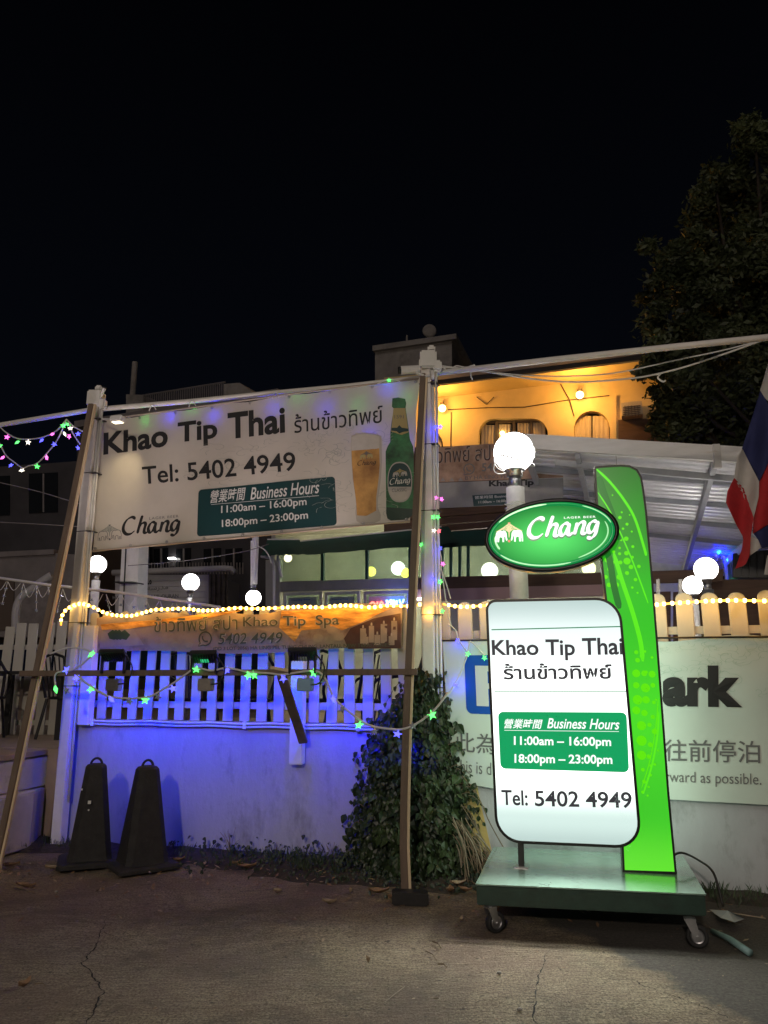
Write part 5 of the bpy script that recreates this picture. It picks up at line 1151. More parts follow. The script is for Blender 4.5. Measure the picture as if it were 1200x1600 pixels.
# roof
def edge_pt(x, off, dz=0.0):
    p = V.hit(x, 617 - (x - 684) * 0.119, 0.0); return p + V.n * off + Vector((0, 0, dz))
xs_ = [560, 1120]
ea, eb = edge_pt(560, 0.75), edge_pt(1120, 0.75)
rfm = MB(); vs = []; nt_ = 150; ns = 10
for j in range(ns + 1):
    t_ = j / ns
    for i in range(nt_ * 2 + 1):
        p = ea + (eb - ea) * (i / (nt_ * 2)) - V.n * (5.2 * t_) + Vector((0, 0, 2.1 * t_ + 0.05 * (i % 2) + 0.03 * (1 if False else 0)))
        vs.append(p)
w_ = nt_ * 2 + 1
rfm.add(vs, [(j * w_ + i, j * w_ + i + 1, (j + 1) * w_ + i + 1, (j + 1) * w_ + i) for j in range(ns) for i in range(w_ - 1)]); rfm.obj('roof', M['tile'], villa)
MB().slab([ea - Vector((0, 0, .02)), eb - Vector((0, 0, .02)), eb - V.n * 1.0 - Vector((0, 0, .02)), ea - V.n * 1.0 - Vector((0, 0, .02))], (0, 0, 1), 0.06).obj('soffit', M['villa'], villa)
MB().bar(ea + V.n * 0.02, eb + V.n * 0.02, 0.10, 0.03, (0, 0, 1)).obj('eave_board', M['tile'], villa)
te = MB()
for i in range(nt_): te.tube([ea + (eb - ea) * ((i + .5) / nt_) + V.n * 0.06 + Vector((0, 0, 0.09)), ea + (eb - ea) * ((i + .5) / nt_) - V.n * 0.3 + Vector((0, 0, 0.21))], 0.045, 6)
te.obj('eave_tile', M['bldg_grey'], villa, kind='stuff')
for (px, py, lab, pw) in ((691, 638, 'round porch bulb glowing orange beside the right steel post', 60), (906, 617, 'round porch bulb glowing orange above the arched window', 60)):
    p = V.hit(px, py, 0.30); b_ = thing('porch_lamp', lab, 'lamp', p)
    MB().ball(p, 0.085, 14, 10).obj('bulb', M['bulb_orange'], b_, smooth=True)
    MB().tube([p + Vector((0, 0, 0.07)), p + Vector((0, 0, 0.14))], 0.05, 10).obj('socket', M['villa_trim'], b_)
    lamp('porch_light', p + V.n * 0.42 - Vector((0, 0, 0.12)), pw, (1.0, 0.47, 0.09), 0.10)
p = V.hit(785, 677, -0.06); MB().ball(p, 0.055, 10, 8).obj('hanging_bulb', M['bulb_orange'], None, smooth=True, label='small glowing bulb hanging inside the wide villa window', cat='bulb')
# rooftop water room and dish
V2 = house_plane(640, 21.5)
rr_ = thing('rooftop_room', 'weathered concrete rooftop room behind the right post', 'building', V2.hit(640, 600))
sl(V2, [(586, 548), (706, 530), (706, 640), (586, 640)], 2.2).obj('room_wall', M['concrete_dark'], rr_)
sl(V2, [(582, 540), (713, 521), (713, 529), (582, 548)], 2.5, 0.12).obj('parapet', M['concrete_dark'], rr_)
ds = MB(); c = V2.hit(671, 517, -0.5); ds.ball(c, 0.22, 14, 8, (1, 0.35, 1)); ds.tube([c, c - Vector((0, 0, 0.6))], 0.03, 6); ds.obj('satellite_dish', M['concrete_dark'], None, smooth=True, label='small dish on the concrete rooftop room', cat='satellite dish')
setp(MB().tube([V2.hit(635, 545, -.3), V2.hit(636, 524, -.3)], 0.03, 6).obj('vent_pipe', M['concrete_dark']), 'thin vent pipe standing on the concrete rooftop room', 'pipe')

# ---- building behind the banner, left
LB = vplane(250, 18.0, -0.5)
lb = thing('apartment_building', 'dark flat-roofed building with roof railing behind the big banner', 'building', LB.hit(250, 900))
sl(LB, [(120, 662), (430, 612), (430, 1000), (120, 1000)], 5.0).obj('facade', M['bldg_dark'], lb)
sl(LB, [(116, 658), (434, 607), (434, 617), (116, 668)], 5.2, 0.1).obj('cornice', M['bldg_grey'], lb)
for k in range(44):
    x = 224 + k * 2.9; yb_ = 641 - (x - 215) * 0.16; MB().tube([LB.hit(x, yb_, -.4), LB.hit(x, yb_ - 22, -.4)], 0.014, 4).obj('baluster', M['bldg_grey'], lb)
for dy in (0, -22): MB().tube([LB.hit(222, 640 + dy, -.4), LB.hit(352, 619 + dy, -.4)], 0.022, 5).obj('railing', M['bldg_grey'], lb)
sl(LB, [(197, 616), (224, 617), (224, 650), (197, 652)], 0.5, -.3).obj('roof_block', M['concrete_dark'], lb)
sl(LB, [(350, 600), (374, 598), (398, 615), (398, 640), (350, 640)], 1.2, -.35).obj('roof_block', M['concrete_dark'], lb)
MB().tube([LB.hit(207, 620, -.5), LB.hit(211, 566, -.5)], 0.075, 10).obj('chimney_pipe', M['concrete_dark'], lb)
for (x0, x1) in ((208, 232), (240, 262), (275, 298), (318, 345), (352, 378)):
    w_ = sl(LB, [(x0, 858), (x1, 856), (x1, 886), (x0, 888)], 0.03, 0.02).obj('window', M['dark_glass'], lb)
    sl(LB, [((x0 + x1) / 2 - 1, 857), ((x0 + x1) / 2 + 1, 857), ((x0 + x1) / 2 + 1, 887), ((x0 + x1) / 2 - 1, 887)], 0.03, 0.045).obj('frame', M['bldg_grey'], w_)
rl = MB()
for k in range(40): x = 200 + k * 4.6; rl.tube([LB.hit(x, 879, .25), LB.hit(x, 897, .25)], 0.012, 4)
rl.obj('balcony_railing', M['bldg_grey'], lb)
sl(LB, [(262, 871), (272, 870.5), (273, 873.5), (263, 874)], 0.05, 0.12).obj('wall_lamp', M['globe'], lb)
# ---- far left house
FLH = vplane(50, 15.0, -0.15)
fh = thing('house', 'dark unlit house at the far left edge behind the steps', 'house', FLH.hit(40, 980))
sl(FLH, [(-80, 735), (128, 720), (128, 1000), (-80, 1000)], 3.0).obj('facade', M['bldg_dark'], fh)
sl(FLH, [(-80, 872), (85, 864), (140, 868), (140, 995), (-80, 995)], 0.3, 0.5).obj('garden_wall', M['bldg_grey'], fh)
sl(FLH, [(-80, 866), (84, 858), (84, 866), (-80, 874)], 0.36, 0.55).obj('wall_cap', M['bldg_grey'], fh)
for (x0, y0, x1, y1) in ((45, 740, 90, 800), (-30, 745, 15, 805)):
    w_ = sl(FLH, [(x0, y0), (x1, y0 - 2), (x1, y1), (x0, y1 + 2)], 0.03, 0.02).obj('window', M['dark_glass'], fh); sl(FLH, [((x0 + x1) / 2 - 1, y0), ((x0 + x1) / 2 + 1, y0), ((x0 + x1) / 2 + 1, y1), ((x0 + x1) / 2 - 1, y1)], 0.03, 0.04).obj('frame', M['bldg_grey'], w_)
sl(FLH, [(-40, 905), (22, 903), (20, 985), (-40, 985)], 0.03, 0.53).obj('gate', M['villa_trim'], fh)
setp(MB().tube(spline([vplane(50, 11, 0).hit(*p) for p in ((24, 990), (25, 955), (32, 935), (50, 920), (66, 908), (80, 899))], 6), 0.055, 10).obj('duct', M['shed_white'], smooth=True), 'bent white duct pipe rising behind the far left picket fence', 'pipe')
# ---- white shutter shed with script lettering
SH = vplane(280, 14.0, -0.1)
sh_ = thing('shed', 'low white slatted shed with faded script lettering beyond the globe lamps', 'shed', SH.hit(270, 960))
sl(SH, [(180, 898), (338, 898), (338, 1010), (180, 1010)], 1.5, -0.03).obj('shed_wall', M['shed_white'], sh_)
for k in range(12):
    y = 900 + k * 8.6; sl(SH, [(181, y), (337, y - 1), (337, y + 7), (181, y + 8)], 0.02, 0.0).obj('slat', M['shed_white'], sh_)
MB().tube([SH.hit(176, 895, .15), SH.hit(350, 888, .15), SH.hit(362, 889, .15), SH.hit(367, 895, .15)], 0.055, 10).obj('gutter_pipe', M['shed_white'], sh_, smooth=True)
SHS = Surf(SH, 0.01)
def ar(s): return s[::-1]
SHS.text(ar('\uFEE3\uFEAA\uFEAD\uFEB3\uFEEA \uFE97\uFECC\uFEE0\uFEF4\uFEE2'), (200, 929), (263, 924), (200, 918), M['ink_grey'], sh_, bold=0.012)
SHS.text(ar('\uFEE3\uFE8E\uFEB7\uFE8E\uFE80 \uFE8D\uFEDF\uFEE0\uFEEA'), (200, 917), (237, 914), (200, 903), M['ink'], sh_, bold=0.03)
SHS.text('MADRASA TALEEM-UL-QURAN', (176, 938), (279, 935), (176, 931), M['ink_grey'], sh_, bold=0.02)
cv = MB(); n_ = 12; vs = []
for i in range(n_ + 1):
    x = 326 + 30 * i / n_; o_ = 0.15 + 0.04 * math.sin(i * 2.1); vs += [SH.hit(x, 897, o_), SH.hit(x, 950, o_ * .9)]
cv.add(vs, [(2 * i, 2 * i + 1, 2 * i + 3, 2 * i + 2) for i in range(n_)]); cv.obj('tarpaulin', mat('clear_tarp', (0.11, 0.095, 0.085), 0.25, var=0.4, scale=6, bump=0.8, bscale=9), None, label='crumpled plastic sheet hung at the end of the white shed', cat='tarpaulin')
# square column with white render
SC = vplane(203, 9.8, -0.3)
cl = thing('column', 'square lilac-lit white column behind the spa banner fence', 'column', SC.hit(204, 960))
sl(SC, [(191, 845), (217, 845), (213, 990), (183, 990)], 0.22).obj('shaft', M['post_white'], cl); MB().tube([SC.hit(197, 850, .02), SC.hit(191, 985, .02)], 0.008, 5).obj('wire', M['cable_black'], cl)
MB().bar(SC.hit(186, 911, .02), SC.hit(216, 911, .02), 0.012, 0.25, (0, 0, 1)).obj('strap', M['cable_black'], cl)

# ---- restaurant front
RF = vplane(520, 13.0, BSL)
rest = thing('restaurant', 'restaurant front with green awning, lit glass band and metal frames', 'restaurant', RF.hit(560, 960))
M['room'] = mat('room_paint', (0.62, 0.64, 0.54), 0.85, var=0.2, scale=2); M['room_ceiling'] = mat('room_ceiling', (0.6, 0.6, 0.5), 0.85)
M['pane'] = mat('window_pane', (0.30, 0.38, 0.30), 0.06, trans=0.0, spec=0.6)
def pane_material():
    m = bpy.data.materials.new('window_glass'); m.use_nodes = True; N, L, b = ndoc(m); tr = N.nodes.new('ShaderNodeBsdfTransparent'); mx = N.nodes.new('ShaderNodeMixShader'); tr.inputs[0].default_value = (0.85, 0.95, 0.88, 1)
    b.inputs['Base Color'].default_value = (0.45, 0.55, 0.48, 1); b.inputs['Roughness'].default_value = 0.15; mx.inputs[0].default_value = 0.25; L.new(tr.outputs[0], mx.inputs[1]); L.new(b.outputs[0], mx.inputs[2]); L.new(mx.outputs[0], N.nodes['Material Output'].inputs[0]); return m
M['pane'] = pane_material()
def rp(px, z, off): p = RF.hit(px, 1055, off); return Vector((p.x, p.y, z))
zt, zb = 4.45, TERR + 0.01
# shell of the room
X0, X1 = 424, 1090
MB().slab([rp(X0, zt, -2.6), rp(X1, zt, -2.6), rp(X1, zb, -2.6), rp(X0, zb, -2.6)], RF.n, 0.1).obj('room_wall', M['room'], rest)
MB().slab([rp(X0, zt, -0.05), rp(X1, zt, -0.05), rp(X1, zt, -2.6), rp(X0, zt, -2.6)], (0, 0, 1), -0.1).obj('room_ceiling', M['room_ceiling'], rest)
MB().slab([rp(X0, zt, -0.05), rp(X0, zt, -2.6), rp(X0, zb, -2.6), rp(X0, zb, -0.05)], RF.ex, 0.08).obj('side_wall', M['alu'], rest)
# frames, bands and panes
sl(RF, [(430, 909), (642, 903), (642, 919), (430, 925)], 0.10, 0.05).obj('door_header', M['alu'], rest)
sl(RF, [(642, 903), (1130, 889), (1130, 908), (642, 921)], 0.10, 0.045).obj('window_header', M['maroon'], rest)
sl(RF, [(642, 921.5), (960, 911), (960, 930), (642, 940)], 0.10, 0.03).obj('shutter_box', mat('pink_panel', (0.42, 0.27, 0.27), 0.6), rest)
sl(RF, [(415, 875), (437, 874), (437, 1010), (415, 1010)], 0.12, 0.07).obj('corner_post', M['alu'], rest)
for x in (503, 572.5, 640, 690, 704, 718, 731, 806, 870, 985): sl(RF, [(x - 2, 848), (x + 2, 848), (x + 2, 909), (x - 2, 909)], 0.07, 0.04).obj('window_mullion', M['awning'], rest)
for a, b in ((438, 501), (505, 570.5), (574.5, 638), (642, 688), (692, 702), (706, 716), (720, 729), (733, 804), (808, 868), (872, 983)):
    sl(RF, [(a, 848), (b, 848), (b, 908), (a, 908)], 0.008, 0.0).obj('window_pane', M['pane'], rest)
for a, b, y0 in ((443, 503, 926), (507, 562, 925), (568, 640, 924)):
    fr_ = MB(); t_ = 4
    fr_.slab([RF.hit(*p, 0.06) for p in ((a, y0), (b, y0 - 2), (b, y0 + 2.5), (a, y0 + 4.5))], RF.n, 0.05)
    fr_.slab([RF.hit(*p, 0.06) for p in ((a, y0 + 4.5), (a + t_, y0 + 4.5), (a + t_, 1010), (a, 1010))], RF.n, 0.05)
    fr_.slab([RF.hit(*p, 0.06) for p in ((b - t_, y0 + 2.5), (b, y0 + 2.5), (b, 1010), (b - t_, 1010))], RF.n, 0.05)
    d_ = fr_.obj('door_frame', M['white_plastic'] if a < 560 else M['alu'], rest)
    sl(RF, [(a + t_, y0 + 3), (b - t_, y0 + 2), (b - t_, 1010), (a + t_, 1010)], 0.01, 0.0).obj('door_pane', M['pane'], d_)
    pp = sl(RF, [(a + 8, y0 + 8), (b - 8, y0 + 7), (b - 8, y0 + 40), (a + 8, y0 + 40)], 0.004, 0.02).obj('notice', mat('notice_paper', (0.40, 0.48, 0.50), 0.6, var=0.2, scale=30), d_)
    if a < 560: Surf(RF, 0.026).text('Opening Time', (a + 12, y0 + 13.5), (b - 18, y0 + 12.5), (a + 12, y0 + 10.5), M['blue_print'], d_, bold=0.02)
for (x0, x1) in ((700, 760), (1015, 1048), (1052, 1075)):
    sl(RF, [(x0, 925), (x1, 924), (x1, 1010), (x0, 1010)], 0.08, 0.01).obj('door', M['maroon'] if x0 > 900 else M['room_ceiling'], rest)
for x in (1028, 1063): sl(RF, [(x - 3, 905), (x + 3, 905), (x + 5, 1010), (x - 1, 1010)], 0.08, 0.09).obj('door_post', M['alu'], rest)
# upper storey shell behind the banners
sl(RF, [(600, 700), (1000, 690), (1000, 848), (600, 848)], 0.3, -0.3).obj('upper_wall', M['maroon'], rest)
for i, (y0, y1) in enumerate(((797, 808), (810, 820), (822, 831))):
    sl(RF, [(640, y0 + 3), (905, y0 - 18), (905, y1 - 18), (640, y1 + 3)], 0.08, 0.2 + 0.03 * i).obj('fascia_board', mat('fascia_%d' % i, (0.15 - .03 * i, 0.085 - .02 * i, 0.045 - .01 * i), 0.7, var=0.25, scale=5, stretch=(0.3, 1, 5)), rest)
# awning: sloping fabric with a hanging front edge
def awn(pt, pb, o0, o1, name='awning_fabric'):
    n_ = 14; vs = []
    for j in range(5):
        t_ = j / 4
        for i in range(n_ + 1):
            s_ = i / n_; a = RF.hit(pt[0][0] + (pt[1][0] - pt[0][0]) * s_, pt[0][1] + (pt[1][1] - pt[0][1]) * s_, o0); b = RF.hit(pb[0][0] + (pb[1][0] - pb[0][0]) * s_, pb[0][1] + (pb[1][1] - pb[0][1]) * s_, o1)
            p = a + (b - a) * t_; p.z -= 0.03 * math.sin(PI * t_) + 0.008 * math.sin(i * 2.3) * t_; vs.append(p)
    m_ = MB().add(vs, [(j * (n_ + 1) + i, j * (n_ + 1) + i + 1, (j + 1) * (n_ + 1) + i + 1, (j + 1) * (n_ + 1) + i) for j in range(4) for i in range(n_)]); return m_.obj(name, M['awning'], rest, smooth=True)
awn(((418, 843), (468, 843)), ((407, 868), (478, 866)), 0.25, 1.25)
awn(((468, 846), (700, 822)), ((478, 867), (720, 848)), 0.25, 1.25)
awn(((686, 832), (960, 815)), ((686, 856), (960, 842)), 0.28, 0.9)
for a, b in (((418, 843), (468, 843)), ((468, 846), (690, 823))): MB().tube([RF.hit(*a, .27), RF.hit(*b, .27)], 0.014, 6).obj('awning_rail', M['white_plastic'], rest)
for pts in ([(408, 869), (425, 872), (428, 885), (428, 1000)], [(434, 868), (436, 884), (440, 902)]):
    MB().tube([RF.hit(*p, 0.95) for p in pts], 0.025, 8).obj('awning_strut', M['post_white'], rest, smooth=True)
# inside lamps, seen through the glass band
for (px, py, c, pw, r_) in ((622, 888, (0.95, 1.0, 0.85), 190, 0.13), (580, 893, (1.0, 0.85, 0.1), 22, 0.09), (633, 895, (1.0, 0.85, 0.1), 22, 0.09), (765, 892, (1.0, 0.9, 0.75), 180, 0.15), (450, 872, (1.0, 0.8, 0.5), 60, 0.08), (920, 888, (1.0, 0.9, 0.4), 35, 0.12)):
    p = RF.hit(px, py, -1.2); l_ = MB().ball(p, r_, 12, 8); o = l_.obj('ceiling_lamp', emat('ceiling_lamp_glow', c, 5.0), rest, smooth=True); lamp('room_light', p + Vector((0, 0, 0)), pw, c, r_ * 1.1)
# neon squiggle
M['neon_b'] = emat('neon_blue', (0.15, 0.35, 1.0), 9.0); M['neon_r'] = emat('neon_red', (1.0, 0.12, 0.08), 6.0)
ne = thing('neon_sign', 'small blue and red neon lettering in the restaurant window', 'neon sign', RF.hit(628, 945, 0.12))
NS = Surf(RF, 0.12)
for (pts, mm) in (([(606, 945), (604, 938), (608, 941), (611, 937), (611, 946)], 'neon_b'), ([(613, 946), (614, 938), (618, 941), (615, 943), (618, 946)], 'neon_b'), ([(620, 938), (620, 945), (622, 946)], 'neon_b'), ([(624, 937), (627, 945), (631, 936)], 'neon_b'), ([(578, 944), (583, 941), (588, 946), (590, 940)], 'neon_r'), ([(593, 945), (596, 940), (599, 945)], 'neon_r')):
    MB().tube(spline([RF.hit(*p, 0.12) for p in pts], 4), 0.014, 6).obj('neon_tube', M[mm], ne, smooth=True)
lamp('neon_glow', RF.hit(618, 938, 0.3), 4, (0.1, 0.15, 1.0), 0.05)
setp(sl(RF, [(650, 934), (668, 933.5), (668, 937), (650, 937.5)], 0.05, 0.12).obj('tube_light', M['globe']), 'short white tube light between the props and right post', 'lamp')

# rear banners above the awning
RB = Surf(vplane(760, 9.9, BSL), 0.0, lambda u, v: 0.01 * noise.noise((u * 2, v * 2, 4)))
M['spa_dim'] = mat('spa_print_rear', (0.26, 0.13, 0.075), 0.55, var=0.4, scale=3.0, col2=(0.42, 0.27, 0.19)); M['rear_print'] = mat('rear_banner_print', (0.30, 0.29, 0.28), 0.55, var=0.15, scale=3)
rb1 = thing('banner', 'brown spa banner hung high behind the right steel post', 'banner', RB.pl.hit(770, 750))
RB.grid((668, 700), (880, 686), (880, 746), (668, 754), 24, 8).obj('vinyl_sheet', M['spa_dim'], rb1, smooth=True)
RB.text('วทิพย์ สปา', (683, 724), (776, 719), (683, 700), M['spa_halo'], rb1, bold=0.02)
RB.text('วทิพย์ สปา', (683, 724), (776, 719), (683, 700), M['spa_brown'], rb1, off=0.006)
RB.text('5402 4949', (753, 737), (828, 733), (753, 724), M['ink_grey'], rb1, bold=0.012)
phone_icon(RB, (733, 733), 0.07, rb1, M['ink_grey'], 0.005)
RB.text('BY HA LING PEI', (727, 750), (794, 747), (727, 744), M['ink_grey'], rb1)
for x in (692, 706, 720):
    RB.poly_px([(x - 4, 752), (x, 746), (x + 4, 752)], 0.004).obj('candle_print', M['spa_halo'], rb1)
rb2 = thing('banner', 'grey copy of the restaurant banner below the high spa banner', 'banner', RB.pl.hit(770, 790))
RB.grid((668, 755), (880, 747), (880, 785), (668, 795), 24, 6).obj('vinyl_sheet', M['rear_print'], rb2, smooth=True)
RB.text('Khao Tip', (764, 763), (834, 761), (764, 751), M['ink'], rb2, bold=0.04)
RB.poly_px([(738, 774), (800, 770), (800, 788), (740, 791)], 0.003).obj('hours_panel', M['teal_print'], rb2)
RB.text('營業時間 Business', (742, 780), (797, 777), (742, 775), M['white_print'], rb2, off=0.006)
RB.text('11:00am – 16:00pm', (748, 788), (797, 785), (748, 783), M['white_print'], rb2, off=0.006)

# ------------------------------------------------------------------ corrugated roof over the terrace
A0 = Vector((1.59, 8.5, 4.2)); d1 = Vector((1, -0.32, -0.169)).normalized(); d2 = Vector((0.32, 1.0, -0.067)).normalized()
nR = d1.cross(d2).normalized()
CR = Plane(A0, d1, d2); CR.n = nR if nR.z < 0 else -nR
def cr_uv(px, py):
    d = ray(px, py); p = CAMP + d * ((A0 - CAMP).dot(CR.n) / d.dot(CR.n)) - A0
    # solve p = a d1 + b d2
    g11, g12, g22 = d1.dot(d1), d1.dot(d2), d2.dot(d2); b1, b2 = p.dot(d1), p.dot(d2); det = g11 * g22 - g12 * g12
    return (b1 * g22 - b2 * g12) / det, (b2 * g11 - b1 * g12) / det
_, LEN = cr_uv(1040, 886)
WID = 5.2
roof = thing('corrugated_canopy', 'white corrugated metal lean-to roof with steel beams over the terrace', 'canopy', A0 + Vector((2, 1, -3)))
rw = [0.0, 0.03, 0.07, 0.10]; pitch_ = 0.17; n_r = int(LEN / pitch_); v_ = []; bs_ = []
for k in range(n_r):
    for s_, h_ in ((0.0, 0), (0.09, 0), (0.110, 0.038), (0.150, 0.038)): bs_.append((k * pitch_ + s_, h_))
bs_.append((n_r * pitch_, 0)); panels = 5
for q_ in range(panels):
    u0 = WID * q_ / panels; u1 = WID * (q_ + 1) / panels - 0.004; up = Vector((0, 0, 1)); vs = []
    for (b, h) in bs_:
        for u in (u0, u1): vs.append(A0 + d1 * u + d2 * b + up * (h + 0.002 * q_))
    MB().add(vs, [(2 * i, 2 * i + 1, 2 * i + 3, 2 * i + 2) for i in range(len(bs_) - 1)]).obj('roof_sheet', M['roof_sheet'], roof)
def rbar(u0, b0, u1, b1, wv, hv, m='roof_steel', dz=-0.05, name='roof_beam'):
    p0 = A0 + d1 * u0 + d2 * b0 + Vector((0, 0, dz)); p1 = A0 + d1 * u1 + d2 * b1 + Vector((0, 0, dz))
    MB().bar(p0, p1, hv, wv, (0, 0, 1)).obj(name, M[m], roof)
for b in (0.95, 1.9, 2.9, 3.9, LEN - 0.1): rbar(0, b, WID, b, 0.05, 0.06, 'roof_steel', -0.035, 'purlin')
for u in (0.02, 0.62, 2.05, 4.1): rbar(u, 0.05, u, LEN, 0.055, 0.09, 'roof_steel', -0.11, 'rafter')
rbar(-0.02, -0.03, WID, -0.03, 0.06, 0.17, 'roof_fascia', -0.02, 'front_beam')
rbar(0.35, 0.25, WID, 0.55, 0.06, 0.07, 'roof_steel', -0.16, 'brace_beam')
MB().box(A0 + d1 * 2.05 + Vector((0, -0.06, -0.06)), 0.07, 0.05, 0.26).obj('bracket', M['roof_fascia'], roof)
uu, bb = cr_uv(1138, 866)
cpst = A0 + d1 * uu + d2 * bb
MB().box((cpst.x, cpst.y, (cpst.z + TERR) / 2 - 0.03), 0.12, 0.12, cpst.z - TERR - 0.06).obj('support_post', M['roof_steel'], roof)
uu2, bb2 = cr_uv(1215, 790); pq = A0 + d1 * uu2 + d2 * bb2
MB().bar(cpst - Vector((0, 0, 0.12)), pq - Vector((0, 0, 0.12)), 0.12, 0.08, (0, 0, 1)).obj('edge_beam', M['roof_steel'], roof)
MB().bar(cpst - Vector((0, 0, 0.55)), cpst + (pq - cpst) * .45 - Vector((0, 0, 0.2)), 0.06, 0.05, (0, 0, 1)).obj('knee_brace', M['roof_steel'], roof)
# black louvred wall at the right edge and brown wall beneath
RL = vplane(1170, 11.5, -0.35)
lv = thing('louvred_wall', 'black slatted wall at the right edge beyond the flag', 'wall', RL.hit(1180, 960))
sl(RL, [(1145, 865), (1290, 850), (1290, 905), (1145, 903)], 0.15, -0.04).obj('backing', M['black_metal'], lv)
for x in range(1147, 1250, 12): sl(RL, [(x, 866), (x + 10.5, 865), (x + 10.5, 902), (x, 902)], 0.03, 0.0).obj('slat', M['black_metal'], lv)
sl(RL, [(1062, 905), (1290, 906), (1290, 1040), (1062, 1040)], 0.1, 0.02).obj('brown_wall', M['maroon'], lv)
star_string('star lights clustered at the top of the canopy support post', Plane(cpst + Vector((0, -.12, 0)), (1, -.32, 0)), 0.0,
    [(1119, 868, 'b'), (1123, 864, 'g'), (1126, 860, 'g'), (1131, 870, 'b'), (1137, 875, 'g'), (1142, 873, 'b'), (1148, 867, 'g'), (1154, 851, 'b'), (1158, 831, 'g'), (1146, 909, 'g'), (1146, 927, 'g'), (1118, 922, 'g'), (1095, 929, 'b'), (1100, 952, 'g'), (1100, 975, 'b'), (1144, 968, 'w'), (1138, 983, 'r'), (1147, 955, 'r')],
    [[(1158, 828), (1154, 850), (1147, 868), (1137, 876), (1128, 868), (1120, 862)], [(1125, 864), (1133, 900), (1128, 930), (1118, 920)], [(1124, 866), (1110, 900), (1097, 925), (1100, 950), (1100, 975)], [(1140, 876), (1146, 905), (1156, 926)]], lights=0.5, sc=1.2, only='bg')

# ------------------------------------------------------------------ flag
def flag():
    FPn = vplane(1180, 4.9, -0.25)
    f = thing('flag', 'red, white and blue striped flag hanging limp at the right edge', 'flag', FPn.hit(1190, 880))
    def z(x, y): return (1080 + x / 4.708, 560 + y / 4.708)
    rel = lambda px, py: 0.05 * math.sin((px - 1140) * 0.11 + (py - 600) * 0.012) + 0.02 * math.sin(py * 0.05)
    def piece(n, m, A_, B_, dz=0.0):
        """cloth between two polylines A_ and B_ (resampled)"""
        k = 26; w_ = 7; vs = []
        def rs_(P, t):
            P = [Vector(p) for p in P]; L = [0]
            for a, b in zip(P[:-1], P[1:]): L.append(L[-1] + (b - a).length)
            s_ = t * L[-1]
            for i in range(len(P) - 1):
                if s_ <= L[i + 1] + 1e-9: return P[i] + (P[i + 1] - P[i]) * ((s_ - L[i]) / max(L[i + 1] - L[i], 1e-9))
            return P[-1]
        for i in range(k + 1):
            a = rs_(A_, i / k); b = rs_(B_, i / k)
            for j in range(w_ + 1):
                q = a + (b - a) * (j / w_); px, py = z(q.x, q.y); vs.append(FPn.hit(px, py, rel(px, py) + dz))
        mb_ = MB(); mb_.add(vs, [(i * (w_ + 1) + j, i * (w_ + 1) + j + 1, (i + 1) * (w_ + 1) + j + 1, (i + 1) * (w_ + 1) + j) for i in range(k) for j in range(w_)])
        o = mb_.obj(n, M[m], f, smooth=True); s_ = o.modifiers.new('cloth_thickness', 'SOLIDIFY'); s_.thickness = 0.002
    piece('white_stripe', 'flag_white', [(565, 40), (508, 235)], [(700, 120), (700, 420), (548, 300), (508, 235)])
    piece('blue_stripe', 'flag_blue', [(508, 235), (440, 460), (375, 665)], [(548, 300), (600, 420), (600, 700), (500, 905)])
    piece('white_stripe', 'flag_white', [(375, 665), (338, 720), (315, 880)], [(375, 665), (440, 790), (500, 905), (497, 1020), (460, 1170)])
    piece('red_stripe', 'flag_red', [(315, 880), (265, 980), (255, 1060), (330, 1220), (385, 1320), (375, 1400), (325, 1545)], [(315, 880), (390, 960), (460, 1170), (440, 1300), (430, 1450), (400, 1520), (325, 1548)])
    piece('red_stripe', 'flag_red', [(600, 420), (560, 600), (500, 905), (460, 1170), (455, 1290)], [(760, 420), (760, 800), (760, 1000), (700, 1150), (560, 1225)], -0.03)
    piece('blue_stripe', 'flag_blue', [(455, 1285), (490, 1330), (515, 1400)], [(700, 1150), (700, 1300), (600, 1375)], -0.035)
    piece('white_stripe', 'flag_white', [(440, 1310), (430, 1450)], [(490, 1330), (518, 1392)], -0.02)
    piece('white_stripe', 'flag_white', [(560, 1450), (535, 1590)], [(700, 1380), (700, 1600)], -0.03)
    MB().tube([FPn.hit(1206, 560, .02), FPn.hit(1262, 640, .02), FPn.hit(1300, 1000, .02)], 0.02, 8).obj('pole', M['post_white'], f)
flag()

# ------------------------------------------------------------------ loose wires
def wire(label, pts, pl, r=0.007, m='cable_white', off=0.0):
    setp(MB().tube(spline([pl.hit(p[0], p[1], off) for p in pts], 7), r, 5).obj('wire', M[m], smooth=True), label, 'wire')
wire('upper white wire sagging from the right post towards the tree', [(690, 574), (740, 577), (800, 585), (880, 588), (960, 583), (1060, 562), (1140, 545), (1230, 520)], WB, 0.006)
wire('lower white wire sagging below the pipe past the tree', [(690, 572), (760, 581), (830, 592), (900, 597), (980, 592), (1033, 583), (1100, 564), (1230, 518)], WB, 0.008)
wire('knotted loose white wire end hanging at the tree', [(1033, 583), (1028, 590), (1036, 596), (1040, 594)], WB, 0.008)
wire('loose wire loops tied along the pipe beside the right post', [(684, 580), (692, 574), (702, 582), (712, 572), (728, 574), (742, 570)], WB, 0.007)
wire('short cable end dangling below the pipe right of the post', [(735, 580), (736, 588), (738, 593)], WB, 0.007)
OV = vplane(100, 9.0, 0)
wire('thin overhead wire crossing at upper left behind the prop', [(-60, 740), (0, 754), (60, 768), (110, 783), (140, 792)], OV, 0.006, 'bldg_grey')
wire('thin level wire crossing left of the banner', [(-60, 813), (0, 816), (60, 819), (125, 823)], OV, 0.006, 'bldg_grey')
wire('dark wire strung from the shed pipe up to the tube lamp', [(200, 884), (290, 876), (380, 862), (420, 850)], OV, 0.005, 'bldg_grey')
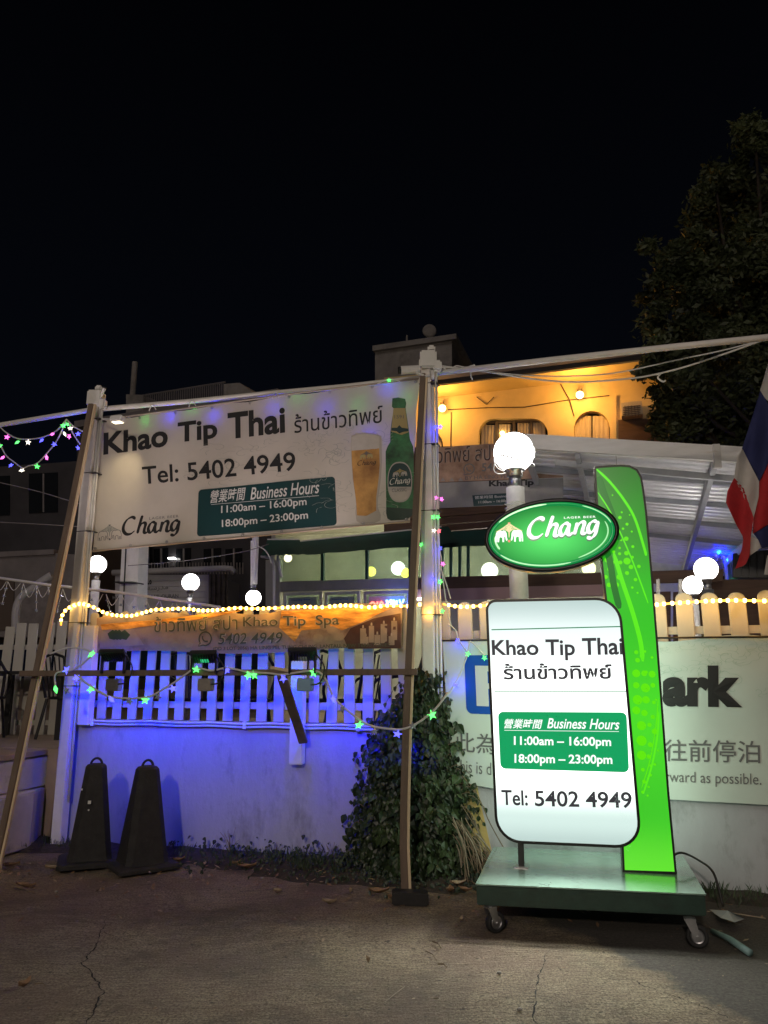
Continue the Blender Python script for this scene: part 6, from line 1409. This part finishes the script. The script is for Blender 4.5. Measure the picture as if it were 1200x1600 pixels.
wire('white wire from the awning down to the thin tube', [(398, 851), (412, 858), (420, 868), (424, 880)], vplane(410, 9.4, 0), 0.008)
for k, x in enumerate((238, 430, 300)):
    wire(('cable tie tails on the pipe above the word Khao', 'cable tie tails on the pipe above the telephone number', 'cable tie tails on the pipe above the word Tip')[k], [(x - 5, 642 - (x - 238) * .098 + 0), (x, 632 - (x - 238) * .098), (x + 6, 640 - (x - 238) * .098)], WA, 0.005, 'cable_white', 0.05)

# ------------------------------------------------------------------ terrace furniture, far left
def chair(loc, rz, label, first=None):
    if first is not None:
        o = copy_tree(first); retarget(o, loc, rz, label); return o
    c = thing('chair', label, 'chair', (0, 0, 0), 0, 'black metal terrace chairs'); m = M['black_metal']
    for (x, y) in ((-.22, -.2), (.22, -.2), (-.2, .22), (.2, .22)): MB().tube([(x * 0.9, y * 0.9, 0.44), (x * 1.15, y * 1.2, 0.0)], 0.017, 7).obj('leg', m, c)
    s_ = MB(); s_.tube([(0.24 * math.cos(a), 0.23 * math.sin(a), 0.45) for a in [i * PI / 10 for i in range(20)]], 0.016, 6, closed=True)
    for k in range(7): x = -.18 + .06 * k; s_.box((x, 0, 0.45), 0.028, 2 * 0.22 * math.sqrt(1 - (x / .24) ** 2), 0.008)
    s_.obj('seat', m, c)
    b = MB(); b.tube([(-.23, .18, .45), (-.25, .25, .75), (-.16, .29, .9), (0, .30, .94), (.16, .29, .9), (.25, .25, .75), (.23, .18, .45)], 0.017, 7)
    for k in range(5): x = -.14 + .07 * k; b.tube([(x, .20, .46), (x * 1.1, .285, .90)], 0.009, 5)
    b.tube([(-.24, .24, .70), (0, .285, .72), (.24, .24, .70)], 0.012, 6); b.obj('backrest', m, c)
    for s in (-1, 1): MB().tube(spline([(s * .25, .25, .75), (s * .29, .05, .70), (s * .28, -.15, .66), (s * .25, -.21, .55), (s * .22, -.2, .44)], 4), 0.015, 7).obj('armrest', m, c, smooth=True)
    retarget(c, loc, rz); return c
ch = chair((-4.52, 8.85, TERR), R(200), 'black metal armchair at the far left edge of the terrace')
chair((-3.55, 9.0, TERR), R(150), 'black metal armchair between the timber prop and left post', ch)
tb = thing('terrace_table', 'black slatted terrace table beside the far left armchair', 'table', (-4.05, 9.15, TERR))
tt = MB(); tt.box((-4.05, 9.15, TERR + 0.73), 1.0, 0.75, 0.035); tt.obj('table_top', M['black_metal'], tb, bevel=0.006)
for dx in (-.44, .44):
    for dy in (-.32, .32): MB().box((-4.05 + dx, 9.15 + dy, TERR + 0.355), 0.06, 0.06, 0.71).obj('leg', M['black_metal'], tb)
# stacked chairs and rails glimpsed between the pickets
for i, (px, Y) in enumerate(((300, 8.3), (390, 8.2), (480, 8.0), (555, 7.9), (620, 7.8))):
    d = ray(px, 1055); t_ = Y / d.y
    chair((d.x * t_, Y, TERR), R(170 + 23 * i), 'black chair glimpsed through the pickets, number %s from the left post' % ('first', 'second', 'third', 'fourth', 'fifth')[i] if False else 'black chair behind the pickets, ' + ('under the letters of the spa banner', 'below the spa telephone number', 'behind the brace', 'right of the brace', 'nearest the right timber prop')[i], ch)

# ------------------------------------------------------------------ ivy on the wall corner
def leaf_mesh(name, L_, W_, fold, tipdrop, m):
    me = bpy.data.meshes.new(name)
    vs = [(0, 0, 0), (-W_ * .42, L_ * .25, fold), (-W_ * .5, L_ * .45, fold * 1.1), (-W_ * .25, L_ * .8, fold * .5 - tipdrop * .5), (0, L_, -tipdrop), (W_ * .25, L_ * .8, fold * .5 - tipdrop * .5), (W_ * .5, L_ * .45, fold * 1.1), (W_ * .42, L_ * .25, fold), (0, L_ * .5, 0)]
    me.from_pydata(vs, [], [(0, 8, 2, 1), (8, 4, 3, 2), (0, 7, 6, 8), (8, 6, 5, 4)]); me.materials.append(m); return me
ivy = thing('ivy', 'dense dark green ivy climbing the wall corner behind the right timber prop', 'plant', (0.35, 6.45, 0))
edgeL = [(1040, 652), (1070, 640), (1100, 634), (1125, 604), (1150, 590), (1200, 576), (1260, 570), (1310, 566), (1360, 545), (1395, 520)]
edgeR = [(1040, 672), (1070, 682), (1100, 694), (1150, 698), (1200, 702), (1240, 724), (1290, 722), (1330, 735), (1360, 745), (1395, 748)]
def at_(E, y):
    if y <= E[0][0]: return E[0][1]
    for (a, b), (c, d) in zip(E[:-1], E[1:]):
        if y <= c: return b + (d - b) * (y - a) / (c - a)
    return E[-1][1]
def ivy_pt(px, py, k=1.0):
    l, r = at_(edgeL, py), at_(edgeR, py); t_ = (px - l) / max(r - l, 1); t_ = min(max(t_, 0), 1)
    depth = (0.08 + 0.26 * max(0, (py - 1040) / 360) ** 0.8) * (math.sin(PI * t_) ** 0.6) * k + 0.06 * noise.noise((px * 0.03, py * 0.03, 0))
    return WA.hit(px, py, 0.05 + max(depth, 0.01))
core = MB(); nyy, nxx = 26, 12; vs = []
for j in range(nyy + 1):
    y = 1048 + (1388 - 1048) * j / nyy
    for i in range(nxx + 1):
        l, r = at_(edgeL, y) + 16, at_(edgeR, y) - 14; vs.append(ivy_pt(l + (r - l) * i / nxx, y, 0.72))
core.add(vs, [(j * (nxx + 1) + i, j * (nxx + 1) + i + 1, (j + 1) * (nxx + 1) + i + 1, (j + 1) * (nxx + 1) + i) for j in range(nyy) for i in range(nxx)]); core.obj('shade_core', M['ivy_core'], ivy, smooth=True)  # dark sheet behind the leaves, standing in for the shade inside
rn = random.Random(21); LM = []
for k, (mm) in enumerate(('ivy', 'ivy', 'ivy2', 'ivy_dark')): LM.append(leaf_mesh('leaf', (0.075, 0.06, 0.07, 0.065)[k], (0.055, 0.045, 0.045, 0.05)[k], 0.010, 0.012, M[mm]))
stuff = {0: MB(), 1: MB(), 2: MB(), 3: MB()}
cnt = 0
def leaf_basis(rn, n):
    down = Vector((rn.uniform(-.9, .9), 0, -1)).normalized(); nn = (n + Vector((rn.uniform(-.7, .7), rn.uniform(-.4, .2), rn.uniform(-.3, .8)))).normalized()
    y = (down - nn * down.dot(nn)).normalized(); x = y.cross(nn); return Matrix((x, y, nn)).transposed().to_4x4()
for i in range(3600):
    py = 1042 + 345 * (rn.random() ** 0.8); l, r = at_(edgeL, py) - 4 + 26 * noise.noise((py * .022, 1, 0)) + 9 * noise.noise((py * .09, 4, 0)), at_(edgeR, py) + 3 + 22 * noise.noise((py * .03, 8, 0)); px = rn.uniform(l, r)
    if noise.noise((px * 0.05, py * 0.045, 3)) > 0.30 and rn.random() < .75: continue
    if rn.random() < 0.25: px = rn.choice((l, r)) + rn.gauss(0, 10)
    cl_ = noise.noise((px * 0.035, py * 0.035, 7))
    p = ivy_pt(px, py, 1.0 + 0.22 * cl_) + WA.n * rn.uniform(-0.02, 0.05)
    vi = 2 if (cl_ > 0.15 and rn.random() < .5) or (px > 690 and rn.random() < .4) else (3 if cl_ < -0.2 else rn.choice((0, 0, 1, 3)))
    s_ = rn.choice((0.5, 0.7, 0.9, 1.0, 1.25)) * rn.uniform(0.8, 1.1); B_ = Matrix.Translation(p) @ leaf_basis(rn, WA.n) @ Matrix.Scale(s_, 4)
    if cnt < 290 and i % 9 == 0 and s_ > 0.8:
        o = bpy.data.objects.new('leaf', LM[vi]); COL.objects.link(o); o.parent = ivy; o.matrix_local = WM[ivy.name].inverted() @ B_; cnt += 1
    else:
        me = LM[vi]; stuff[vi].add([B_ @ v.co for v in me.vertices], [tuple(f.vertices) for f in me.polygons])
fm = MB()
for k in range(4): fm.add(stuff[k].v, stuff[k].f, k)
fm.obj('foliage', [M['ivy'], M['ivy'], M['ivy2'], M['ivy_dark']], ivy, kind='stuff')
sh_ = MB(); shl = MB()
for i in range(26):
    py = rn.uniform(1060, 1370); left = rn.random() < .6; px = (at_(edgeL, py) + 6) if left else (at_(edgeR, py) - 6); sg = -1 if left else 1; L2 = rn.uniform(14, 42)
    P = spline([ivy_pt(px, py), WA.hit(px + sg * L2 * .5, py - rn.uniform(2, 14), .12), WA.hit(px + sg * L2, py + rn.uniform(-4, 16), .08)], 5); sh_.tube(P, 0.0025, 4)
    for p in P[2::2]:
        me = LM[rn.choice((0, 1, 2, 3))]; B_ = Matrix.Translation(p) @ leaf_basis(rn, WA.n) @ Matrix.Scale(rn.uniform(.4, .9), 4); shl.add([B_ @ v.co for v in me.vertices], [tuple(f.vertices) for f in me.polygons])
sh_.obj('shoot', M['twig'], ivy, kind='stuff'); shl.obj('shoot_leaf', M['ivy'], ivy, kind='stuff')
# dry stems spilling from the ivy at the right
for i in range(46):
    a = (rn.uniform(705, 745), rn.uniform(1275, 1330)); b = (a[0] + rn.uniform(5, 45), rn.uniform(1345, 1392)); m_ = ((a[0] + b[0]) / 2 + rn.uniform(-5, 9), (a[1] + b[1]) / 2 - rn.uniform(0, 9))
    o_ = rn.uniform(0.08, 0.30)
    MB().tube(spline([WA.hit(*a, o_), WA.hit(*m_, o_ + .06), WA.hit(*b, o_ + 0.10)], 4), rn.uniform(0.003, 0.006), 4).obj('dry_stem', M[rn.choice(('twig', 'twig_pale', 'twig'))], ivy)
for pts in ([(700, 1228), (716, 1250), (735, 1280), (760, 1320), (775, 1350)], [(722, 1212), (745, 1240), (765, 1285), (790, 1330)], [(700, 1260), (728, 1262), (742, 1290)]):
    MB().tube(spline([WB.hit(*p, 0.10) for p in pts], 5), 0.004, 4).obj('dry_stem', M['twig'], ivy)

# low growth: weeds and creepers along the foot of the wall
gr = MB(); rn = random.Random(77)
def tuft(p, n, h, sp, mi=0):
    for k in range(n):
        a = rn.uniform(0, 2 * PI); r = rn.uniform(0, sp); b = p + Vector((r * math.cos(a), r * math.sin(a), 0)); l = h * rn.uniform(.5, 1.1); dr = Vector((math.cos(a), math.sin(a), 0)) * l * rn.uniform(.1, .7); w_ = Vector((-math.sin(a), math.cos(a), 0)) * rn.uniform(.0015, .004)
        gr.add([b - w_, b + w_, b + dr * .5 + Vector((0, 0, l * .7)) + w_ * .7, b + dr + Vector((0, 0, l))], [(0, 1, 2), (0, 2, 3)], mi)
for i in range(520):
    px = rn.uniform(60, 1260)
    if 150 < px < 260 and rn.random() < .6: continue
    pl = WA if px < 700 else WB; o_ = abs(rn.gauss(0.05, 0.16)); p = pl.hit(px, 1055, 0.03 + o_); p = Vector((p.x, p.y, 0.05))
    dens = noise.noise((px * .02, 0, 0)); 
    if dens < -0.2 and rn.random() < .7: continue
    tuft(p, 5, rn.uniform(.03, .09) if px < 430 or px > 760 else rn.uniform(.05, .15), .05, 0)
for i in range(1500):      # small creeping leaves
    px = rn.gauss(590, 85) if i % 3 else rn.uniform(280, 760); pl = WA if px < 700 else WB; o_ = abs(rn.gauss(0.1, 0.22)); p = pl.hit(px, 1055, 0.03 + o_)
    if px > 760: continue
    p = Vector((p.x, p.y, 0.03 + max(0, rn.gauss(0.05, 0.06)) * max(0.2, 1 - o_ * 1.6)))
    me = LM[rn.choice((0, 3, 3, 1))]; B_ = Matrix.Translation(p) @ leaf_basis(rn, Vector((0, -0.7, 0.7))) @ Matrix.Scale(rn.uniform(.3, .75), 4)
    gr.add([B_ @ v.co for v in me.vertices], [tuple(f.vertices) for f in me.polygons], 1)
gr.obj('ground_weeds', [M['grass'], M['ivy_dark']], None, kind='stuff', label='weeds and creepers along the foot of the wall', cat='weeds')
def weed(px, py, h, lab, n=9):
    p = WA.hit(px, py, 0.06); p.z = 0.04; w_ = thing('weed', lab, 'weed', p)
    for k in range(n):
        a = rn.uniform(0, 2 * PI); t_ = p + Vector((math.cos(a) * h * rn.uniform(.2, .8), math.sin(a) * h * .15, h * rn.uniform(.5, 1)))
        MB().tube(spline([p, (p + t_) / 2 + Vector((0, 0, h * .12)), t_], 4), 0.002, 3).obj('stalk', M['twig'], w_)
weed(360, 1335, 0.22, 'thin dry weed stalks against the blue wall right of the cones')
weed(430, 1330, 0.12, 'low wispy weed near the middle of the wall base')
weed(520, 1322, 0.16, 'small sprig growing just left of the ivy')

# ------------------------------------------------------------------ litter: leaves, sticks, offcuts
def dry_leaf(px, py, L_, W_, lab, m='dryleaf', rz=None, z=0.012, curl=0.02):
    p = ground_hit(px, py, z); rz = rn.uniform(0, 6.28) if rz is None else rz; c_, s_ = math.cos(rz), math.sin(rz); mb_ = MB(); N_ = 8; vs = []
    for i in range(N_ + 1):
        t_ = i / N_; hw = W_ / 2 * math.sin(PI * t_ ** 0.8) ** 0.8 if 0 < t_ < 1 else 0.001
        for j in (-1, -.5, 0, .5, 1):
            x = (t_ - .5) * L_; y = j * hw; zz_ = curl * (abs(j) ** 1.5) + curl * 0.8 * (2 * t_ - 1) ** 2 + 0.004 * math.sin(9 * t_ + 4 * j)
            vs.append((p.x + x * c_ - y * s_, p.y + x * s_ + y * c_, p.z + zz_ - 0.002))
    mb_.add(vs, [(i * 5 + j, i * 5 + j + 1, (i + 1) * 5 + j + 1, (i + 1) * 5 + j) for i in range(N_) for j in range(4)])
    o = mb_.obj('dry_leaf', M[m], None, smooth=True, label=lab, cat='leaf', group='fallen leaves'); return o
dry_leaf(592, 1394, 0.15, 0.085, 'large pinkish dry leaf left of the prop foot', 'dryleaf', 0.1, 0.03)
dry_leaf(614, 1404, 0.09, 0.06, 'small curled leaf touching the prop foot block', 'dryleaf', 0.8, 0.03)
dry_leaf(658, 1402, 0.10, 0.06, 'brown curled leaf just right of the prop foot', 'dryleaf', 2.2, 0.04)
dry_leaf(716, 1382, 0.13, 0.08, 'broad dry leaf under the ivy near the trolley', 'dryleaf2', 0.3, 0.06)
dry_leaf(703, 1392, 0.10, 0.06, 'crumpled leaf left of the trolley corner', 'dryleaf', 1.4, 0.05)
dry_leaf(727, 1392, 0.11, 0.05, 'dry leaf lying against the trolley corner', 'dryleaf', 2.6, 0.04)
dry_leaf(515, 1411, 0.10, 0.035, 'thin pale leaf on the concrete left of the prop', 'dryleaf2', 0.0)
dry_leaf(548, 1394, 0.05, 0.03, 'tiny leaf beside the large pinkish leaf', 'dryleaf2')
dry_leaf(83, 1357, 0.13, 0.035, 'pale leaf in front of the left cone base', 'dryleaf2', 0.1, 0.03)
dry_leaf(40, 1385, 0.17, 0.05, 'long dry leaf at the left before the steps', 'dryleaf', -0.2)
dry_leaf(386, 1355, 0.15, 0.06, 'broad dry leaf at the wall foot right of the cones', 'dryleaf', 0.2, 0.04)
dry_leaf(370, 1350, 0.10, 0.04, 'dry leaf overlapping the broad one by the wall', 'dryleaf', 0.9, 0.05)
dry_leaf(280, 1345, 0.10, 0.05, 'dry leaf beside the right cone base', 'dryleaf', 0.6, 0.04)
dry_leaf(14, 1353, 0.16, 0.07, 'dark crumpled leaf at the foot of the steps', 'dryleaf', 0.3, 0.03)
dry_leaf(38, 1540, 0.09, 0.05, 'curled leaf on the concrete at lower left', 'dryleaf', 1.3)
dry_leaf(433, 1394, 0.08, 0.04, 'small pale leaf midway along the concrete edge', 'dryleaf2')
dry_leaf(575, 1503, 0.04, 0.02, 'tiny bright leaf scrap on the open concrete', 'dryleaf2')
dry_leaf(720, 1440, 0.05, 0.03, 'small white scrap left of the front caster', 'dryleaf2')
lt = MB()
for i in range(900):
    px = rn.uniform(-20, 1240); py = 1338 + abs(rn.gauss(0, 42)) + (12 if px > 700 else 0); p = ground_hit(px, py, 0.008 if py > 1385 else 0.035); L_ = rn.uniform(.008, .035); a = rn.uniform(0, 6.28); x = Vector((math.cos(a), math.sin(a), rn.uniform(-.2, .5))) * L_; y = Vector((-math.sin(a), math.cos(a), rn.uniform(-.3, .3))) * L_ * .4
    lt.add([p - x, p + y, p + x, p - y], [(0, 1, 2, 3)], rn.choice((0, 0, 1)))
for i in range(160):
    px = rn.uniform(0, 1200); py = rn.uniform(1400, 1600); p = ground_hit(px, py, 0.007); L_ = rn.uniform(.004, .014); a = rn.uniform(0, 6.28); x = Vector((math.cos(a), math.sin(a), .1)) * L_; y = Vector((-math.sin(a), math.cos(a), .1)) * L_ * .5
    lt.add([p - x, p + y, p + x, p - y], [(0, 1, 2, 3)], rn.choice((0, 1, 1)))
lt.obj('leaf_litter', [M['dryleaf'], M['dryleaf2']], None, kind='stuff', label='scattered fine leaf litter and crumbs on the ground', cat='litter')
def stick(a, b, r_, lab, m='twig'):
    p, q = ground_hit(*a, 0.012), ground_hit(*b, 0.012); mid = (p + q) / 2 + Vector((0.01, 0.01, 0.004)); setp(MB().tube([p, mid, q], r_, 5).obj('stick', M[m]), lab, 'stick')
stick((676, 1471), (689, 1481), 0.004, 'short dark twig on the concrete left of the trolley')
stick((684, 1506), (698, 1511), 0.004, 'dark twig below the trolley shadow')
stick((665, 1486), (682, 1500), 0.0025, 'hair-thin twig between the two dark twigs')
stick((601, 1566), (633, 1541), 0.002, 'pale grass stalk lying on the open concrete', 'twig_pale')
stick((677, 1560), (688, 1564), 0.003, 'pale splinter near the bottom centre', 'twig_pale')
stick((54, 1537), (72, 1541), 0.003, 'twig beside the curled leaf at lower left')
stick((1105, 1424), (1196, 1435), 0.004, 'pale wire lying at the wall foot at right', 'twig_pale')
stick((20, 1385), (52, 1396), 0.004, 'twig lying before the steps')
for (px, py, lab) in ((88, 1393, 'pebble on the concrete before the cones'), (410, 1372, 'small pebble by the wall foot'), (812, 1577, 'dark pebble near the bottom right'), (780, 1520, 'pebble below the trolley')):
    p = ground_hit(px, py, 0.012); MB().ball(p, 0.013, 8, 6, (1, .8, .6)).obj('pebble', M['concrete_dark'], None, label=lab, cat='pebble')
p1, p2 = ground_hit(1113, 1455, 0.03), ground_hit(1172, 1489, 0.02)
setp(MB().tube([p1, (p1 + p2) / 2 + Vector((0, 0, .012)), p2], [0.016, 0.019, 0.021], 8).obj('hose_offcut', mat('teal_hose', (0.22, 0.36, 0.36), 0.5, var=0.2, scale=20), smooth=True), 'teal hose offcut lying beside the right caster', 'hose')
pb = MB(); q = [ground_hit(x, y, 0.03 + 0.02 * ((i * 7) % 3)) for i, (x, y) in enumerate(((1108, 1421), (1130, 1424), (1152, 1429), (1163, 1436), (1148, 1441), (1126, 1434)))]
pb.add(q + [sum(q, Vector()) / 6 + Vector((0, 0, .03))], [(i, (i + 1) % 6, 6) for i in range(6)]); pb.obj('plastic_scrap', mat('plastic_film', (0.42, 0.47, 0.47), 0.25), None, label='crumpled clear plastic scrap by the wall at right', cat='plastic scrap')

# ------------------------------------------------------------------ tree at the right
tree = thing('tree', 'tall dark broadleaf tree rising against the night sky at right', 'tree', (7.4, 13.0, 0))
trk = MB(); trk.tube([(7.5, 13.2, 0), (7.3, 13.2, 2.5), (7.1, 13.0, 4.5), (6.9, 12.9, 6.2), (7.0, 12.8, 8.0)], [.30, .26, .20, .14, .06], 10); trk.obj('trunk', M['bark'], tree, smooth=True)
CL = [(1180, 215, 28), (1150, 270, 30), (1120, 300, 34), (1185, 290, 45), (1110, 345, 30), (1160, 360, 50), (1035, 405, 26), (1070, 430, 40), (1030, 455, 26), (1110, 420, 45), (1165, 440, 55), (1045, 500, 40), (1095, 500, 50), (1150, 520, 55), (1200, 500, 60), (1040, 560, 36), (1085, 570, 50), (1140, 590, 55), (1195, 600, 60), (1050, 620, 34), (1090, 640, 48), (1140, 660, 50), (1190, 680, 55), (1030, 655, 22), (1060, 680, 34), (1230, 400, 70), (1240, 300, 60), (1250, 560, 80), (1215, 230, 30), (1280, 450, 80), (1100, 700, 40), (1160, 715, 40)]
rn = random.Random(55); tl = MB(); br = MB(); T0 = Vector((11.0, 22.8, 6))
for (cx_, cy_, r_) in CL:
    dY = rn.uniform(11.6, 13.8); d = ray(cx_, cy_); c = CAMP + d * (dY / d.y); Rr = r_ / FPX * dY * 1.05
    n_sub = 7
    hub = [(c + Vector((rn.gauss(0, .5), rn.gauss(0, .8), rn.gauss(0, .5))) * Rr, Rr * rn.uniform(.3, .55)) for _ in range(n_sub)]
    base_z = min(max(c.z - 1.4, 2.8), 7); base = Vector((7.05, 12.95, base_z)); mid = (base + c) / 2 + Vector((rn.uniform(-.3, .3), 0, -0.3)); br.tube(spline([base, mid, c], 4), [0.055 * (1 - .08 * k) for k in range(9)], 6)
    for (h, hr) in hub:
        for _ in range(int(520 * (r_ / 40) ** 1.2)):
            v = Vector((rn.gauss(0, 1), rn.gauss(0, 1), rn.gauss(0, 1))).normalized() * hr * (rn.random() ** 0.45); v.z *= 0.8
            if rn.random() < 0.3: v = v * rn.uniform(1.1, 2.1)
            p = h + v
            x = Vector((rn.gauss(0, 1), rn.gauss(0, 1), rn.gauss(0, .7))).normalized(); y = x.cross(Vector((rn.gauss(0, 1), rn.gauss(0, 1), rn.gauss(0, 1)))).normalized(); L_ = rn.uniform(.04, .085)
            tl.add([p - x * L_, p + y * L_ * .45, p + x * L_, p - y * L_ * .45], [(0, 1, 2, 3)])
tl.obj('crown', M['tree_leaf'], tree, kind='stuff'); br.obj('limb', M['bark'], tree, smooth=True)

# ------------------------------------------------------------------ assumed street lamp behind the viewer: unseen body added for its light
sl_ = thing('assumed_street_lamp', 'assumed grey street lamp with curved arm, unseen behind the viewer, added for its light', 'assumed street lamp', (ASSUMED_LAMP_POS[0] - 1.4, ASSUMED_LAMP_POS[1], 0))
MB().tube(spline([(ASSUMED_LAMP_POS[0] - 1.4, ASSUMED_LAMP_POS[1], 0), (ASSUMED_LAMP_POS[0] - 1.4, ASSUMED_LAMP_POS[1], 5.0), (ASSUMED_LAMP_POS[0] - 1.2, ASSUMED_LAMP_POS[1], 6.1), (ASSUMED_LAMP_POS[0] - 0.3, ASSUMED_LAMP_POS[1], 6.4)], 6), 0.07, 10).obj('pole', M['steel'], sl_, smooth=True)
MB().box((ASSUMED_LAMP_POS[0], ASSUMED_LAMP_POS[1], 6.38), 0.7, 0.3, 0.12).obj('lamp_head', M['steel'], sl_, bevel=0.02)
